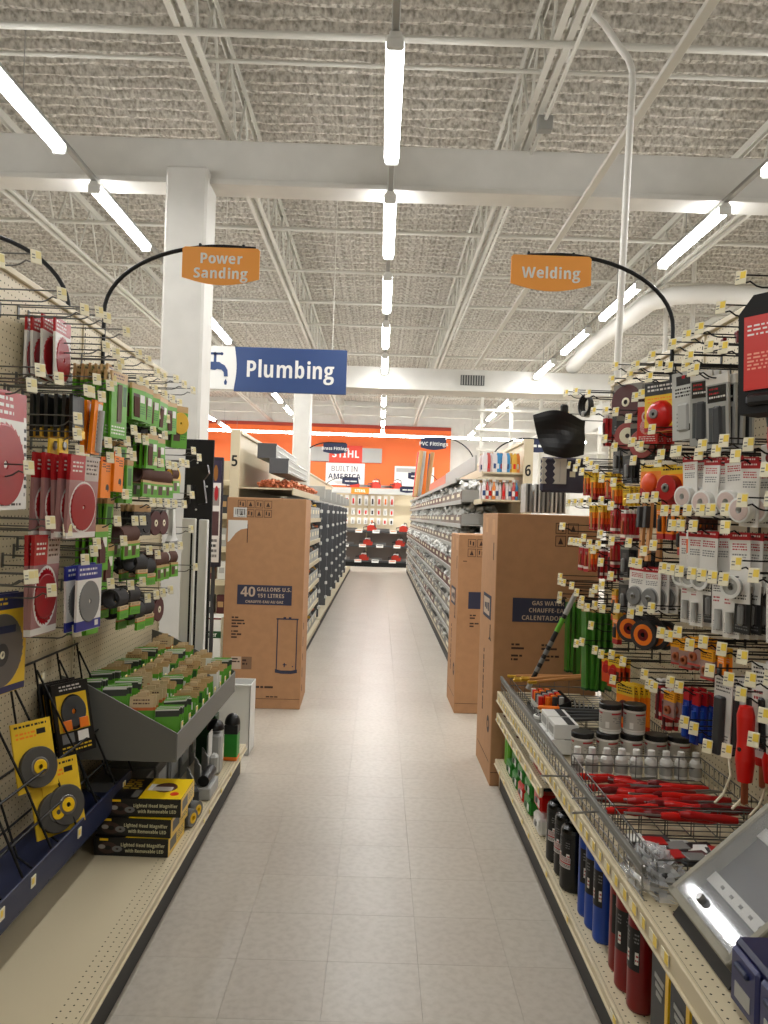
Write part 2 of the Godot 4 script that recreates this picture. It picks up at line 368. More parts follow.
const SANDING_HOOKS := [
	[2.083, 3.937, "none", 0, 0, 0, 0, -1], [2.083, 3.759, "none", 0, 0, 0, 1, -1], [2.083, 3.607, "none", 0, 0, 0, 2, -1], [2.057, 3.404, "none", 0, 0, 0, 3, -1],
	[2.057, 3.302, "none", 0, 0, 0, 4, -1], [2.083, 3.175, "none", 0, 0, 0, 5, -1], [2.083, 3.048, "none", 0, 0, 0, 6, -1], [2.134, 2.896, "none", 0, 0, 0, 7, -1],
	[2.134, 2.692, "redblade", 4, 0, 0, 8, 0.12], [2.134, 2.616, "none", 0, 0, 0, 9, -1], [2.108, 2.489, "none", 0, 0, 0, 10, -1], [2.108, 2.311, "none", 0, 0, 0, 11, -1],
	[2.159, 2.134, "none", 0, 0, 0, 12, -1], [2.083, 1.93, "none", 0, 0, 0, 13, -1], [1.981, 3.683, "golddisc", 2, 25, 1, 0, 0.28], [1.981, 3.556, "greenmid", 4, 10, 1, 1, 0.27],
	[1.981, 3.429, "greenmid", 4, 10, 1, 2, 0.27], [1.981, 3.277, "greenmid", 4, 10, 1, 3, 0.27], [1.981, 3.15, "greenmid", 4, 10, 1, 4, 0.28], [1.981, 3.073, "greenmid", 5, 10, 1, 5, 0.27],
	[2.007, 2.845, "greensheet", 6, 6, 1, 6, 0.25], [1.981, 2.819, "greensheet", 7, 6, 1, 7, 0.28], [2.032, 2.794, "none", 0, 0, 1, 8, -1], [1.93, 2.769, "none", 0, 0, 1, 9, -1],
	[2.032, 2.692, "none", 0, 0, 1, 10, -1], [1.88, 3.48, "darkdisc", 3, 8, 2, 0, -1], [1.803, 3.454, "greenmid", 3, 10, 2, 1, 0.25], [1.88, 3.327, "darkdisc", 4, 8, 2, 2, -1],
	[1.803, 3.277, "greenmid", 3, 10, 2, 3, 0.27], [1.905, 2.743, "none", 0, 0, 2, 4, -1], [1.854, 2.667, "orangeclear", 2, 8, 2, 5, 0.26], [1.905, 2.616, "none", 0, 0, 2, 6, -1],
	[1.854, 2.565, "blackbits", 6, 3, 2, 7, 0.23], [1.854, 2.54, "none", 0, 0, 2, 8, -1], [1.854, 2.311, "none", 0, 0, 2, 9, -1], [1.854, 2.184, "none", 0, 0, 2, 10, -1],
	[1.803, 2.134, "redbladel", 3, 4, 2, 11, 0.2], [1.753, 4.115, "none", 0, 0, 3, 0, -1], [1.778, 3.988, "none", 0, 0, 3, 1, -1], [1.702, 3.861, "yellowdiscl", 2, 8, 3, 2, -1],
	[1.702, 3.759, "beltroll", 2, 8, 3, 3, -1], [1.676, 3.632, "beltroll", 2, 8, 3, 4, -1], [1.676, 3.531, "beltroll", 2, 8, 3, 5, -1], [1.676, 3.404, "beltroll", 2, 8, 3, 6, -1],
	[1.676, 3.302, "beltroll", 2, 8, 3, 7, -1], [1.753, 3.175, "none", 0, 0, 3, 8, -1], [1.753, 3.073, "greenslim", 4, 8, 3, 9, -1], [1.778, 3.023, "none", 0, 0, 3, 10, -1],
	[1.676, 3.023, "greenslim", 4, 10, 3, 11, 0.26], [1.727, 2.946, "none", 0, 0, 3, 12, -1], [1.676, 2.845, "orangebox", 1, 8, 3, 13, 0.27], [1.702, 2.743, "none", 0, 0, 3, 14, -1],
	[1.753, 2.464, "none", 0, 0, 3, 15, -1], [1.702, 2.464, "yellowtab", 2, 5, 3, 16, 0.23], [1.549, 3.988, "none", 0, 0, 4, 0, -1], [1.651, 2.769, "orangebox", 1, 8, 4, 1, 0.25],
	[1.626, 2.54, "none", 0, 0, 4, 2, -1], [1.651, 2.489, "redbladet", 5, 10, 4, 3, 0.29], [1.575, 2.134, "none", 0, 0, 4, 4, -1], [1.499, 3.835, "whitebottle", 1, 3, 5, 0, -1],
	[1.499, 3.658, "maroondisc", 3, 9, 5, 1, -1], [1.499, 3.531, "maroondisc", 3, 8, 5, 2, -1], [1.499, 3.404, "darkdisc", 3, 8, 5, 3, -1], [1.499, 3.302, "darkdisc", 3, 8, 5, 4, -1],
	[1.422, 3.175, "beltroll", 2, 8, 5, 5, -1], [1.422, 3.073, "beltroll", 2, 8, 5, 6, -1], [1.524, 2.946, "greenslim", 3, 8, 5, 7, -1], [1.422, 2.87, "greencard", 4, 6, 5, 8, -1],
	[1.422, 2.438, "none", 0, 0, 5, 9, -1], [1.422, 2.286, "none", 0, 0, 5, 10, -1], [1.372, 3.988, "none", 0, 0, 6, 0, -1], [1.295, 3.785, "beltroll", 2, 8, 6, 1, -1],
	[1.295, 3.632, "beltroll", 2, 8, 6, 2, -1], [1.295, 3.531, "beltroll", 2, 8, 6, 3, -1], [1.295, 3.277, "darkroll", 2, 6, 6, 4, -1], [1.346, 2.946, "greencard", 3, 6, 6, 5, -1],
	[1.346, 2.667, "none", 0, 0, 6, 6, -1], [1.321, 2.642, "none", 0, 0, 6, 7, -1], [1.295, 2.565, "blueblade", 2, 8, 6, 8, 0.29], [1.397, 2.413, "redbladet2", 2, 3, 6, 9, 0.21],
	[1.168, 4.115, "none", 0, 0, 7, 0, -1], [1.27, 3.404, "darkroll", 2, 6, 7, 1, -1], [1.168, 3.2, "darkroll", 2, 6, 7, 2, -1], [1.168, 3.048, "darkroll", 2, 6, 7, 3, -1],
	[1.194, 2.819, "greencard", 4, 6, 7, 4, -1], [1.219, 2.311, "yellowbladel", 2, 4, 7, 5, 0.13], [1.27, 2.184, "none", 0, 0, 7, 6, -1], [1.27, 2.159, "none", 0, 0, 7, 7, -1],
	[1.092, 3.632, "maroondisc", 4, 9, 8, 0, -1], [1.092, 3.505, "maroondisc", 3, 8, 8, 1, -1], [1.092, 3.404, "darkroll", 2, 6, 8, 2, -1], [1.092, 3.277, "darkroll", 2, 6, 8, 3, -1],
	[1.067, 2.515, "none", 0, 0, 8, 4, -1],
]

# ================================================================ the scene
func _ready() -> void:
	rng.seed = 7
	var cam := Camera3D.new()
	cam.name = "camera"
	cam.fov = 67.24
	cam.near = 0.05
	cam.far = 120.0
	cam.position = Vector3(0, 1.5, 0)
	cam.rotation_degrees = Vector3(0.27, -0.289, 1.849)
	add_child(cam)
	cam.current = true
	var we := WorldEnvironment.new()
	we.name = "environment"
	var env := Environment.new()
	env.background_mode = Environment.BG_COLOR
	env.background_color = Color(0.02, 0.02, 0.02)
	env.tonemap_mode = Environment.TONE_MAPPER_LINEAR
	env.tonemap_exposure = 1.62
	env.sdfgi_enabled = true
	env.ssao_enabled = true
	env.ssil_enabled = true
	we.environment = env
	add_child(we)

	font_plain = SystemFont.new()
	font_plain.font_names = PackedStringArray(["Droid Sans"])
	font_bold = SystemFont.new()
	font_bold.font_names = PackedStringArray(["Droid Sans"])
	font_bold.font_weight = 700

	materials()
	make_prints()
	build_room()
	build_ceiling()
	build_lamps()
	near_gondolas()
	aisle_five()
	aisle_six()
	back_display()
	cartons()
	signs()
	sanding_wall()
	sanding_bins()
	welding_wall()
	welding_shelf()
	gas_bottles()

func materials() -> void:
	mat("cream", Color(0.80, 0.75, 0.63), 0.42)
	mat("cream_dark", Color(0.70, 0.65, 0.54), 0.5)
	mat("hole_black", Color(0.06, 0.055, 0.05), 0.9)
	grained("white_paint", Color(0.83, 0.82, 0.79), 0.6, 0.02, 0.025, 0.6)
	mat("joist_paint", Color(0.80, 0.79, 0.75), 0.6)
	mat("pipe_paint", Color(0.86, 0.85, 0.82), 0.5)
	mat("galvanised", Color(0.62, 0.62, 0.60), 0.45, 0.6)
	mat("black_metal", Color(0.045, 0.045, 0.05), 0.45, 0.3)
	mat("black_plastic", Color(0.035, 0.035, 0.04), 0.4)
	mat("black_matte", Color(0.03, 0.03, 0.032), 0.75)
	mat("hook_steel", Color(0.42, 0.42, 0.41), 0.35, 0.8)
	mat("hook_black", Color(0.10, 0.10, 0.10), 0.4, 0.5)
	mat("kick_grey", Color(0.17, 0.165, 0.16), 0.6)
	mat("tag_white", Color(0.90, 0.87, 0.76), 0.4)
	mat("tag_yellow", Color(0.93, 0.81, 0.30), 0.4)
	mat("tag_pale", Color(0.88, 0.82, 0.58), 0.4)
	mat("white", Color(0.88, 0.88, 0.86), 0.4)
	mat("grey_metal", Color(0.44, 0.44, 0.42), 0.5, 0.2)
	mat("grey", Color(0.45, 0.45, 0.44), 0.5)
	mat("light_grey", Color(0.66, 0.66, 0.64), 0.5)
	mat("dark_grey", Color(0.21, 0.215, 0.22), 0.5)
	mat("wire", Color(0.55, 0.55, 0.54), 0.3, 0.9)
	mat("red", Color(0.66, 0.06, 0.06), 0.35)
	mat("bright_red", Color(0.80, 0.09, 0.06), 0.3)
	mat("dark_red", Color(0.42, 0.03, 0.05), 0.35)
	mat("maroon", Color(0.30, 0.10, 0.10), 0.5)
	mat("blue", Color(0.05, 0.25, 0.62), 0.32)
	mat("navy", Color(0.10, 0.14, 0.27), 0.45)
	mat("sign_blue", Color(0.16, 0.26, 0.45), 0.45)
	mat("yellow", Color(0.93, 0.75, 0.08), 0.35)
	mat("green", Color(0.13, 0.52, 0.13), 0.4)
	mat("lime", Color(0.38, 0.66, 0.17), 0.45)
	mat("dark_green", Color(0.05, 0.27, 0.10), 0.4)
	mat("orange", Color(0.93, 0.47, 0.10), 0.4)
	mat("sign_orange", Color(0.94, 0.62, 0.24), 0.45)
	mat("wall_orange", Color(0.92, 0.42, 0.15), 0.55)
	mat("brown_grit", Color(0.33, 0.20, 0.15), 0.85)
	mat("grey_grit", Color(0.20, 0.19, 0.19), 0.85)
	mat("tan", Color(0.72, 0.57, 0.38), 0.6)
	mat("wood", Color(0.74, 0.52, 0.30), 0.6)
	mat("copper", Color(0.74, 0.44, 0.31), 0.35, 0.8)
	mat("steel", Color(0.58, 0.58, 0.58), 0.28, 0.95)
	mat("gold", Color(0.85, 0.68, 0.25), 0.3, 0.6)
	grained("kraft", Color(0.70, 0.525, 0.37), 0.75, 0.03, 0.03, 1.4)
	grained("kraft_pale", Color(0.76, 0.58, 0.41), 0.75, 0.03, 0.03, 1.4)
	mat("kraft_ink", Color(0.24, 0.16, 0.12), 0.7)
	mat("carton_blue", Color(0.17, 0.18, 0.27), 0.6)
	clear("clear_plastic", Color(0.95, 0.96, 0.96, 0.18))
	clear("smoky_plastic", Color(0.75, 0.77, 0.80, 0.14), 0.05)
	# waxed vinyl tile
	var f := mat("floor_tile", Color(0.74, 0.71, 0.66), 0.36)
	f.albedo_texture = noise_tex("vct", 0.03, [[0.2, Color(0.945, 0.94, 0.93)], [0.5, Color(0.98, 0.978, 0.972)], [0.8, Color(1, 1, 1)]], 1024, 6, 11)
	f.roughness_texture = noise_tex("scuff", 0.006, [[0.2, Color(0.9, 0.9, 0.9)], [0.8, Color(1, 1, 1)]], 512, 5, 12)
	f.uv1_triplanar = true
	f.uv1_world_triplanar = true
	f.uv1_scale = Vector3.ONE * 0.8
	var f2: StandardMaterial3D = f.duplicate()
	f2.resource_name = "floor_tile_warm"
	f2.albedo_color = Color(0.732, 0.70, 0.65)
	f2.uv1_offset = Vector3(0.37, 0.2, 0.61)
	M["floor_tile_warm"] = f2
	mat("grout", Color(0.64, 0.61, 0.565), 0.7)
	# sprayed roof deck
	var c := mat("sprayed_deck", Color(0.86, 0.845, 0.81), 0.95)
	c.albedo_texture = noise_tex("spray", 0.035, [[0.22, Color(0.62, 0.61, 0.59)], [0.5, Color(0.88, 0.87, 0.85)], [0.75, Color(1, 1, 1)]], 1024, 5, 21)
	c.heightmap_enabled = true
	c.heightmap_scale = 0.9
	c.heightmap_texture = noise_tex("lumps", 0.06, [[0.0, Color(0, 0, 0)], [1.0, Color(1, 1, 1)]], 1024, 4, 22)
	c.uv1_triplanar = true
	c.uv1_world_triplanar = true
	c.uv1_scale = Vector3.ONE * 0.5

# ---------------------------------------------------------------- floor, walls, columns
func slab(called: String, lo: Vector3, hi: Vector3, m: Material, parent: Node = self) -> MeshInstance3D:
	var b := MB.new()
	b.ab(Vector3.ZERO, hi - lo)
	return obj(called, b.done(), m, parent, lo)

func build_room() -> void:
	var fl := Node3D.new()
	fl.name = "floor"
	add_child(fl)
	structure(fl)
	slab("subfloor", Vector3(-8.2, -0.3, -24.2), Vector3(8.2, -0.012, 3.2), M.grout, fl)
	# tiles: one by one in the near aisle, joined beyond
	var t := 0.3048
	var x0 := -0.129
	var d0 := 1.98
	var tile := bx(Vector3(t - 0.0005, 0.012, t - 0.0005), 0.0004)
	var rest := MB.new()
	for i in range(-26, 27):
		for k in range(-16, 72):
			var x := x0 + (i + 0.5) * t
			var d := d0 + (k + 0.5) * t
			if absf(x) > 8.0 or d < -3.0 or d > 24.0: continue
			if x > -1.2 and x < 1.2 and d > 1.9 and d < 11.6:
				obj("tile", tile, M.floor_tile if (i * 7 + k * 13) % 3 else M.floor_tile_warm, fl, V(x, -0.006, d))
			else:
				rest.box(V(x, -0.006, d), Vector3(t - 0.0005, 0.012, t - 0.0005), 0.0)
	var ro := obj("tile_field", rest.done(), M.floor_tile, fl)
	ro.set_meta("kind", "stuff")
	# walls
	structure(slab("wall_back", Vector3(-8.2, 0, -24.2), Vector3(8.2, 5.4, -23.5), M.white_paint))
	structure(slab("wall_left", Vector3(-8.2, 0, -23.5), Vector3(-8.0, 5.4, 3.0), M.white_paint))
	structure(slab("wall_right", Vector3(8.0, 0, -23.5), Vector3(8.2, 5.4, 3.0), M.white_paint))
	structure(slab("wall_front", Vector3(-8.2, 0, 3.0), Vector3(8.2, 5.4, 3.2), M.white_paint))
	# the orange painted field of the back wall, with a narrow darker cap
	structure(slab("wall_panel", Vector3(-6.2, 0.1, -23.5), Vector3(2.08, 4.14, -23.44), M.wall_orange))
	structure(slab("trim_1", Vector3(-6.2, 4.14, -23.5), Vector3(2.08, 4.24, -23.42), mat("rust_red", Color(0.62, 0.20, 0.12), 0.6)))
	# columns on the beam lines
	for c in [[-1.46, 5.50, 0.30, 3.96], [-1.29, 12.2, 0.27, 3.60]]:
		var b := MB.new()
		b.ab(Vector3(-c[2] / 2, 0, -0.31), Vector3(c[2] / 2, c[3], 0), 0.018)
		structure(obj("column", b.done(), M.white_paint, self, V(c[0], 0, c[1])))
	# white sloping bulkhead in the next department
	var bk := MB.new()
	bk.prism(PackedVector2Array([Vector2(1.55, 2.1), Vector2(4.6, 3.55), Vector2(4.6, 4.0), Vector2(1.55, 2.35)]), 0.0, 0.5)
	structure(obj("bulkhead_wall", bk.done(), M.white_paint, self, V(0, 0, 15.0)))
	var rk := thing("storage_frame", "white steel storage frame with cross braces above the aisle six shelves", "frame", V(3.2, 0, 15.6))
	for i in 5:
		obj("post", bx(Vector3(0.06, 4.0, 0.06)), M.joist_paint, rk, Vector3(-1.2 + i * 0.6, 2.0, 0))
	for y in [2.9, 3.3, 3.7]:
		obj("rail", bx(Vector3(2.6, 0.05, 0.05)), M.joist_paint, rk, Vector3(0, y, 0.06))
	var br := MB.new()
	br.tube([Vector3(-1.2, 2.6, 0.1), Vector3(1.2, 3.9, 0.1)], 0.025, 6)
	obj("brace", br.done(), M.joist_paint, rk)

# ---------------------------------------------------------------- ceiling: sprayed deck, joists, beams, pipes
func build_ceiling() -> void:
	var ce := Node3D.new()
	ce.name = "ceiling"
	add_child(ce)
	structure(ce)
	slab("roof_slab", Vector3(-8.2, 5.12, -24.2), Vector3(8.2, 5.4, 3.2), M.joist_paint, ce)
	var nz := FastNoiseLite.new()
	nz.seed = 4
	nz.frequency = 2.2
	nz.fractal_octaves = 3
	var b := MB.new()
	var prof := [[0.0, 0.0], [0.035, 0.0], [0.065, 0.075], [0.125, 0.075], [0.16, 0.0]]
	var pitch := 0.16
	var nx := 90
	var rows := []
	var d := -3.0
	while d < 23.4:
		for p in prof.slice(0, 4):
			rows.append([d + p[0], 4.93 + p[1]])
		d += pitch
	var grid := []
	for r in rows:
		var line := PackedVector3Array()
		for i in nx + 1:
			var x := -8.1 + 16.2 * i / nx
			var w := nz.get_noise_2d(x * 0.9, r[0] * 1.3) * 0.028 + nz.get_noise_2d(x * 5.0 + 40.0, r[0] * 5.0) * 0.012
			line.append(V(x, r[1] + w, r[0]))
		grid.append(line)
	for j in grid.size() - 1:
		for i in nx:
			var q0: Vector3 = grid[j][i]; var q1: Vector3 = grid[j][i + 1]; var q2: Vector3 = grid[j + 1][i + 1]; var q3: Vector3 = grid[j + 1][i]
			b.flat(q0, q1, q2, q3, Vector3(0, -1, 0))
	obj("deck", b.done(), M.sprayed_deck, ce)
	# bar joists run down the aisle
	var jm := MB.new()
	for s in [-1, 1]:
		jm.ab(Vector3(s * 0.02 - 0.018 + s * 0.018, 0, -23.4), Vector3(s * 0.02 + 0.018 + s * 0.018, 0.012, 3.0))
		jm.ab(Vector3(s * 0.022 - 0.004, 0, -23.4), Vector3(s * 0.022 + 0.004, 0.05, 3.0))
		jm.ab(Vector3(s * 0.022 - 0.004, 0.56, -23.4), Vector3(s * 0.022 + 0.004, 0.63, 3.0))
	var z := 3.0
	while z > -23.0:
		jm.tube([Vector3(0, 0.02, z), Vector3(0, 0.6, z - 0.3)], 0.011, 5, false)
		jm.tube([Vector3(0, 0.6, z - 0.3), Vector3(0, 0.02, z - 0.6)], 0.011, 5, false)
		z -= 0.6
	var jmesh := jm.done()
	for x in [-5.55, -3.38, -1.21, 0.96, 3.13, 5.3]:
		structure(obj("roof_joist", jmesh, M.joist_paint, self, Vector3(x, 4.25, 0)))
	# wrapped beams across the aisle
	var bm := MB.new()
	bm.ab(Vector3(-8.0, 3.89, -5.78), Vector3(8.0, 4.20, -5.61), 0.006)
	bm.ab(Vector3(-8.0, 3.865, -5.81), Vector3(8.0, 3.905, -5.58), 0.004)
	structure(obj("roof_beam", bm.done(), M.white_paint))
	var b2 := MB.new()
	b2.ab(Vector3(-8.0, 3.57, -12.8), Vector3(8.0, 3.88, -12.32), 0.006)
	b2.ab(Vector3(-8.0, 3.53, -12.84), Vector3(8.0, 3.57, -12.30), 0.004)
	var hd := obj("header_beam", b2.done(), M.white_paint)
	structure(hd)
	var gr := slab("vent_grille", V(1.22, 3.63, 12.32), V(1.60, 3.79, 12.30), M.dark_grey, hd)
	for i in 9:
		slab("louver", V(1.235 + i * 0.041, 3.635, 12.305), V(1.253 + i * 0.041, 3.785, 12.29), M.light_grey, gr).position -= gr.position
	# cross pipes and bridging
	for p in [[4.24, 4.41, 0.022], [4.30, 4.79, 0.014], [4.42, 6.35, 0.010], [4.30, 7.6, 0.02], [4.30, 8.9, 0.016], [4.30, 10.2, 0.02], [4.30, 11.4, 0.016], [4.30, 13.4, 0.02], [4.30, 14.9, 0.016], [4.30, 16.4, 0.02], [4.30, 18.0, 0.016], [4.30, 19.8, 0.02], [4.30, 21.6, 0.016]]:
		var pm := MB.new()
		pm.tube([Vector3(-8.0, 0, 0), Vector3(8.0, 0, 0)], p[2], 8)
		structure(obj("cross_pipe", pm.done(), M.joist_paint, self, V(0, p[0], p[1])))
	# strut channel along the aisle
	var st := MB.new()
	st.ab(Vector3(-0.025, 0, -11.8), Vector3(0.025, 0.03, 3.0), 0.003)
	structure(obj("strut_channel", st.done(), M.joist_paint, self, Vector3(1.40, 3.815, 0)))
	# conduit that leaves the joist, bends and drops to the shelving
	var cp := MB.new()
	var pts := [V(1.094, 4.447, 4.900), V(1.027, 4.413, 4.500), V(1.007, 4.369, 4.300), V(1.021, 4.328, 4.220), V(1.072, 4.294, 4.200), V(1.140, 4.231, 4.200), V(1.231, 4.102, 4.200), V(1.277, 4.049, 4.200), V(1.301, 3.984, 4.200), V(1.306, 3.907, 4.200), V(1.290, 3.269, 4.200), V(1.272, 2.436, 4.200), V(1.272, 2.281, 4.200)]
	cp.tube(pts, 0.019, 10)
	tag(obj("conduit_drop", cp.done(), M.pipe_paint), "white conduit bending off the joist and dropping behind the welding pegboard", "conduit")
	# boxes on the joist run
	var jb := thing("junction_box", "grey electrical box and thin conduit fixed under the ceiling joist", "electrical box", V(1.02, 4.16, 5.15))
	obj("box", bx(Vector3(0.10, 0.10, 0.07), 0.006), M.galvanised, jb)
	var jc := MB.new()
	jc.tube([Vector3(0, 0, -6.4), Vector3(0, 0, 3.5)], 0.012, 6)
	obj("conduit", jc.done(), M.joist_paint, jb, Vector3(0, 0.02, 0))
	# round duct of the next department: along the aisle, then an elbow down to the header
	var dc := thing("air_duct", "fat white round air duct with an elbow above aisle six", "duct")
	var dm := MB.new()
	dm.tube([V(7.9, 4.10, 8.6), V(3.55, 4.10, 8.6), V(3.25, 4.10, 8.7), V(3.08, 4.10, 9.0), V(3.05, 4.10, 11.2), V(3.05, 4.07, 11.9), V(3.05, 4.03, 12.3), V(3.05, 4.0, 12.5)], 0.105, 20)
	obj("pipe", dm.done(), M.pipe_paint, dc)
	for q in [4.4, 5.6, 6.8]:
		var bd := MB.new()
		bd.tube([V(q, 4.10, 8.6), V(q + 0.05, 4.10, 8.6)], 0.111, 20)
		obj("seam_band", bd.done(), M.pipe_paint, dc)
	for p in [[3.6, 9.9], [3.95, 9.9]]:
		var pp := MB.new()
		pp.tube([V(p[0], 5.0, p[1]), V(p[0], 2.3, p[1])], 0.028, 8)
		tag(obj("drop_pipe", pp.done(), M.pipe_paint), "thin white pipe dropping from the roof deck %s the fat air duct" % ("just beside" if p[0] < 3.7 else "farther out past"), "pipe", "drop pipes by the duct")

# ---------------------------------------------------------------- strip lamps
func lamp_proto(length: float) -> Node3D:
	var p := proto("strip_light")
	var hb := MB.new()
	hb.ab(Vector3(-0.030, 0.008, -length / 2 - 0.03), Vector3(0.030, 0.045, length / 2 + 0.03), 0.006)
	obj("housing", hb.done(), M.white, p)
	var db := MB.new()
	var poly := PackedVector2Array()
	for i in 17:
		var a := deg_to_rad(155.0 + 230.0 * i / 16.0)
		poly.append(Vector2(cos(a) * 0.046, sin(a) * 0.036))
	db.prism(poly, -length / 2, length / 2)
	obj("diffuser", db.done(), glow("lamp_glow", Color(0.985, 0.99, 1.0), 19.0), p)
	var cap := MB.new()
	for s in [-1, 1]:
		cap.box(Vector3(0, -0.005, s * (length / 2 + 0.012)), Vector3(0.09, 0.075, 0.024), 0.01)
	obj("end_cap", cap.done(), M.white, p)
	return p

func build_lamps() -> void:
	var p := lamp_proto(1.20)
	var rows := [[-6.5, "outermost row beyond the sanding wall", 4], [-4.3, "second row beyond the sanding wall", 4], [-2.13, "row over the sanding wall", 0], [0.0, "row down the middle of the aisle", 0], [2.42, "row over the welding wall", 0], [4.6, "second row beyond the welding wall", 4], [6.6, "outermost row beyond the welding wall", 4]]
	for r in rows:
		var idx := 0
		for k in range(-2, 10):
			var d: float = 3.72 + 0.60 + 1.83 * k
			if k < r[2] and k % 2: continue
			if false: pass
			var y := 3.79
			copy(p, V(r[0], y, d), Vector3.ZERO, "glowing white strip lamp, %s counting down the %s" % [nth(idx), r[1]], "lamp", "ceiling strip lamps")
			idx += 1
			var l := AreaLight3D.new()
			l.name = "strip_lamp_light"
			l.area_size = Vector2(0.08, 1.2)
			l.light_color = Color(1.0, 0.992, 0.978)
			l.light_energy = 0.9
			l.area_range = 40.0
			l.area_attenuation = 2.0
			l.shadow_enabled = true
			l.rotation_degrees = Vector3(-90, 0, 0)
			l.position = V(r[0], y - 0.045, d)
			add_child(l, true)
		var tb := MB.new()
		tb.ab(Vector3(-0.02, 0.045, -20.8), Vector3(0.02, 0.075, 1.0), 0.004)
		for q in 12:
			tb.tube([Vector3(0, 0.07, -2.6 - q * 1.83), Vector3(0, 0.5, -2.6 - q * 1.83)], 0.004, 4, false)
		tag(obj("lamp_track", tb.done(), M.galvanised, self, Vector3(r[0], 3.79, 0)), "grey conduit track carrying the strip lamps, %s" % r[1], "track", "lamp tracks")
	# lamps across the far end
	for i in 5:
		var x := -5.6 + i * 2.35
		copy(p, V(x, 3.72, 21.35), Vector3(0, 90, 0), "crosswise strip lamp before the orange wall, %s along its line" % nth(i), "lamp", "crosswise lamps at the back wall")
		copy(p, V(x + 1.24, 3.72, 21.35), Vector3(0, 90, 0), "crosswise strip lamp butted to its neighbour before the orange wall, %s pair" % nth(i), "lamp", "crosswise lamps at the back wall")
		var l := AreaLight3D.new()
		l.name = "cross_lamp_light"
		l.area_size = Vector2(2.4, 0.08)
		l.light_color = Color(1.0, 0.992, 0.978)
		l.light_energy = 0.9 * 2.0
		l.area_range = 40.0
		l.area_attenuation = 2.0
		l.shadow_enabled = true
		l.rotation_degrees = Vector3(-90, 0, 0)
		l.position = V(x + 0.62, 3.67, 21.35)
		add_child(l, true)

# ---------------------------------------------------------------- shelving
func holes(b: MB, o: Vector3, ux: Vector3, uy: Vector3, nx: int, ny: int, nr: Vector3, pitch := 0.0254, r := 0.0036, skip := 0) -> void:
	for j in ny:
		for i in nx:
			var p := o + ux * (i * pitch) + uy * (j * pitch)
			var c := [p, p + ux * pitch, p + (ux + uy) * pitch, p + uy * pitch]
			if skip and (i + j) % skip: 
				b.quad(c[0], c[1], c[2], c[3], nr)
				continue
			var m := p + (ux + uy) * pitch * 0.5
			var h := [m - uy * r, m + ux * r, m + uy * r, m - ux * r]
			for k in 4:
				b.tri(c[k], c[(k + 1) % 4], h[k], nr, nr, nr)
				b.tri(c[(k + 1) % 4], h[(k + 1) % 4], h[k], nr, nr, nr)

func pegboard(ncol: int, nrow: int) -> ArrayMesh:      # faces +z, lower corner at the origin
	var key := "peg%d_%d" % [ncol, nrow]
	if not GEO.has(key):
		var b := MB.new()
		holes(b, Vector3.ZERO, Vector3(1, 0, 0), Vector3(0, 1, 0), ncol, nrow, Vector3(0, 0, 1))
		GEO[key] = b.done()
	return GEO[key]

# s is -1 for the sanding wall, 1 for the welding wall
func gondola(s: int, ends: Array, lip: float, peg: float, label: String) -> Node3D:
	var g := thing("gondola", label, "shelving")
	var turn := Vector3(0, -90.0 * s, 0)
	var near: float = ends[0]
	var far: float = ends[-1]
	for k in ends.size() - 1:
		var a: float = ends[k]
		# panel faces the aisle; its local x runs away from the eye on one wall and towards it on the other
		var pb := obj("pegboard_panel", pegboard(48, 81), M.cream, g, V(s * peg, 0.20, a if s < 0 else a + 1.2192))
		pb.rotation_degrees = turn
		if s < 0: pb.position = V(s * peg, 0.20, a)
		else: pb.position = V(s * peg, 0.20, a + 1.2192)
		if s < 0: pb.rotation_degrees = Vector3(0, 90, 0)
	var bk := MB.new()
	bk.ab(V(s * (peg + 0.008), 0.0, near), V(s * (peg + 0.05), 2.255, far))
	obj("backing", bk.done(), M.hole_black, g)
	for a in ends:
		var ub := MB.new()
		ub.ab(V(s * (peg - 0.006), 0.0, a - 0.014), V(s * (peg + 0.05), 2.27, a + 0.014), 0.002)
		var up := obj("upright", ub.done(), M.cream, g)
		var sl := MB.new()
		for i in 80:
			sl.ab(V(s * (peg - 0.007), 0.22 + i * 0.0254, a - 0.003), V(s * (peg - 0.005), 0.234 + i * 0.0254, a + 0.003))
		obj("slot_row", sl.done(), M.hole_black, up)
	var cb := MB.new()
	cb.ab(V(s * (peg - 0.012), 2.255, near), V(s * (peg + 0.055), 2.28, far), 0.004)
	obj("top_cap", cb.done(), M.cream, g)
	for a in [[far, far + 0.025]]:
		var eb := MB.new()
		eb.ab(V(s * (lip + 0.03), 0.0, a[0]), V(s * (peg + 0.05), 0.15, a[1]))
		obj("end_panel", eb.done(), M.cream, g)
	shelf(g, s, near, far, 0.17, lip, peg, "base_deck", 0.026)
	var kb := MB.new()
	kb.ab(V(s * (lip + 0.03), 0.0, near), V(s * (lip + 0.06), 0.142, far))
	obj("kick_plate", kb.done(), M.kick_grey, g)
	return g

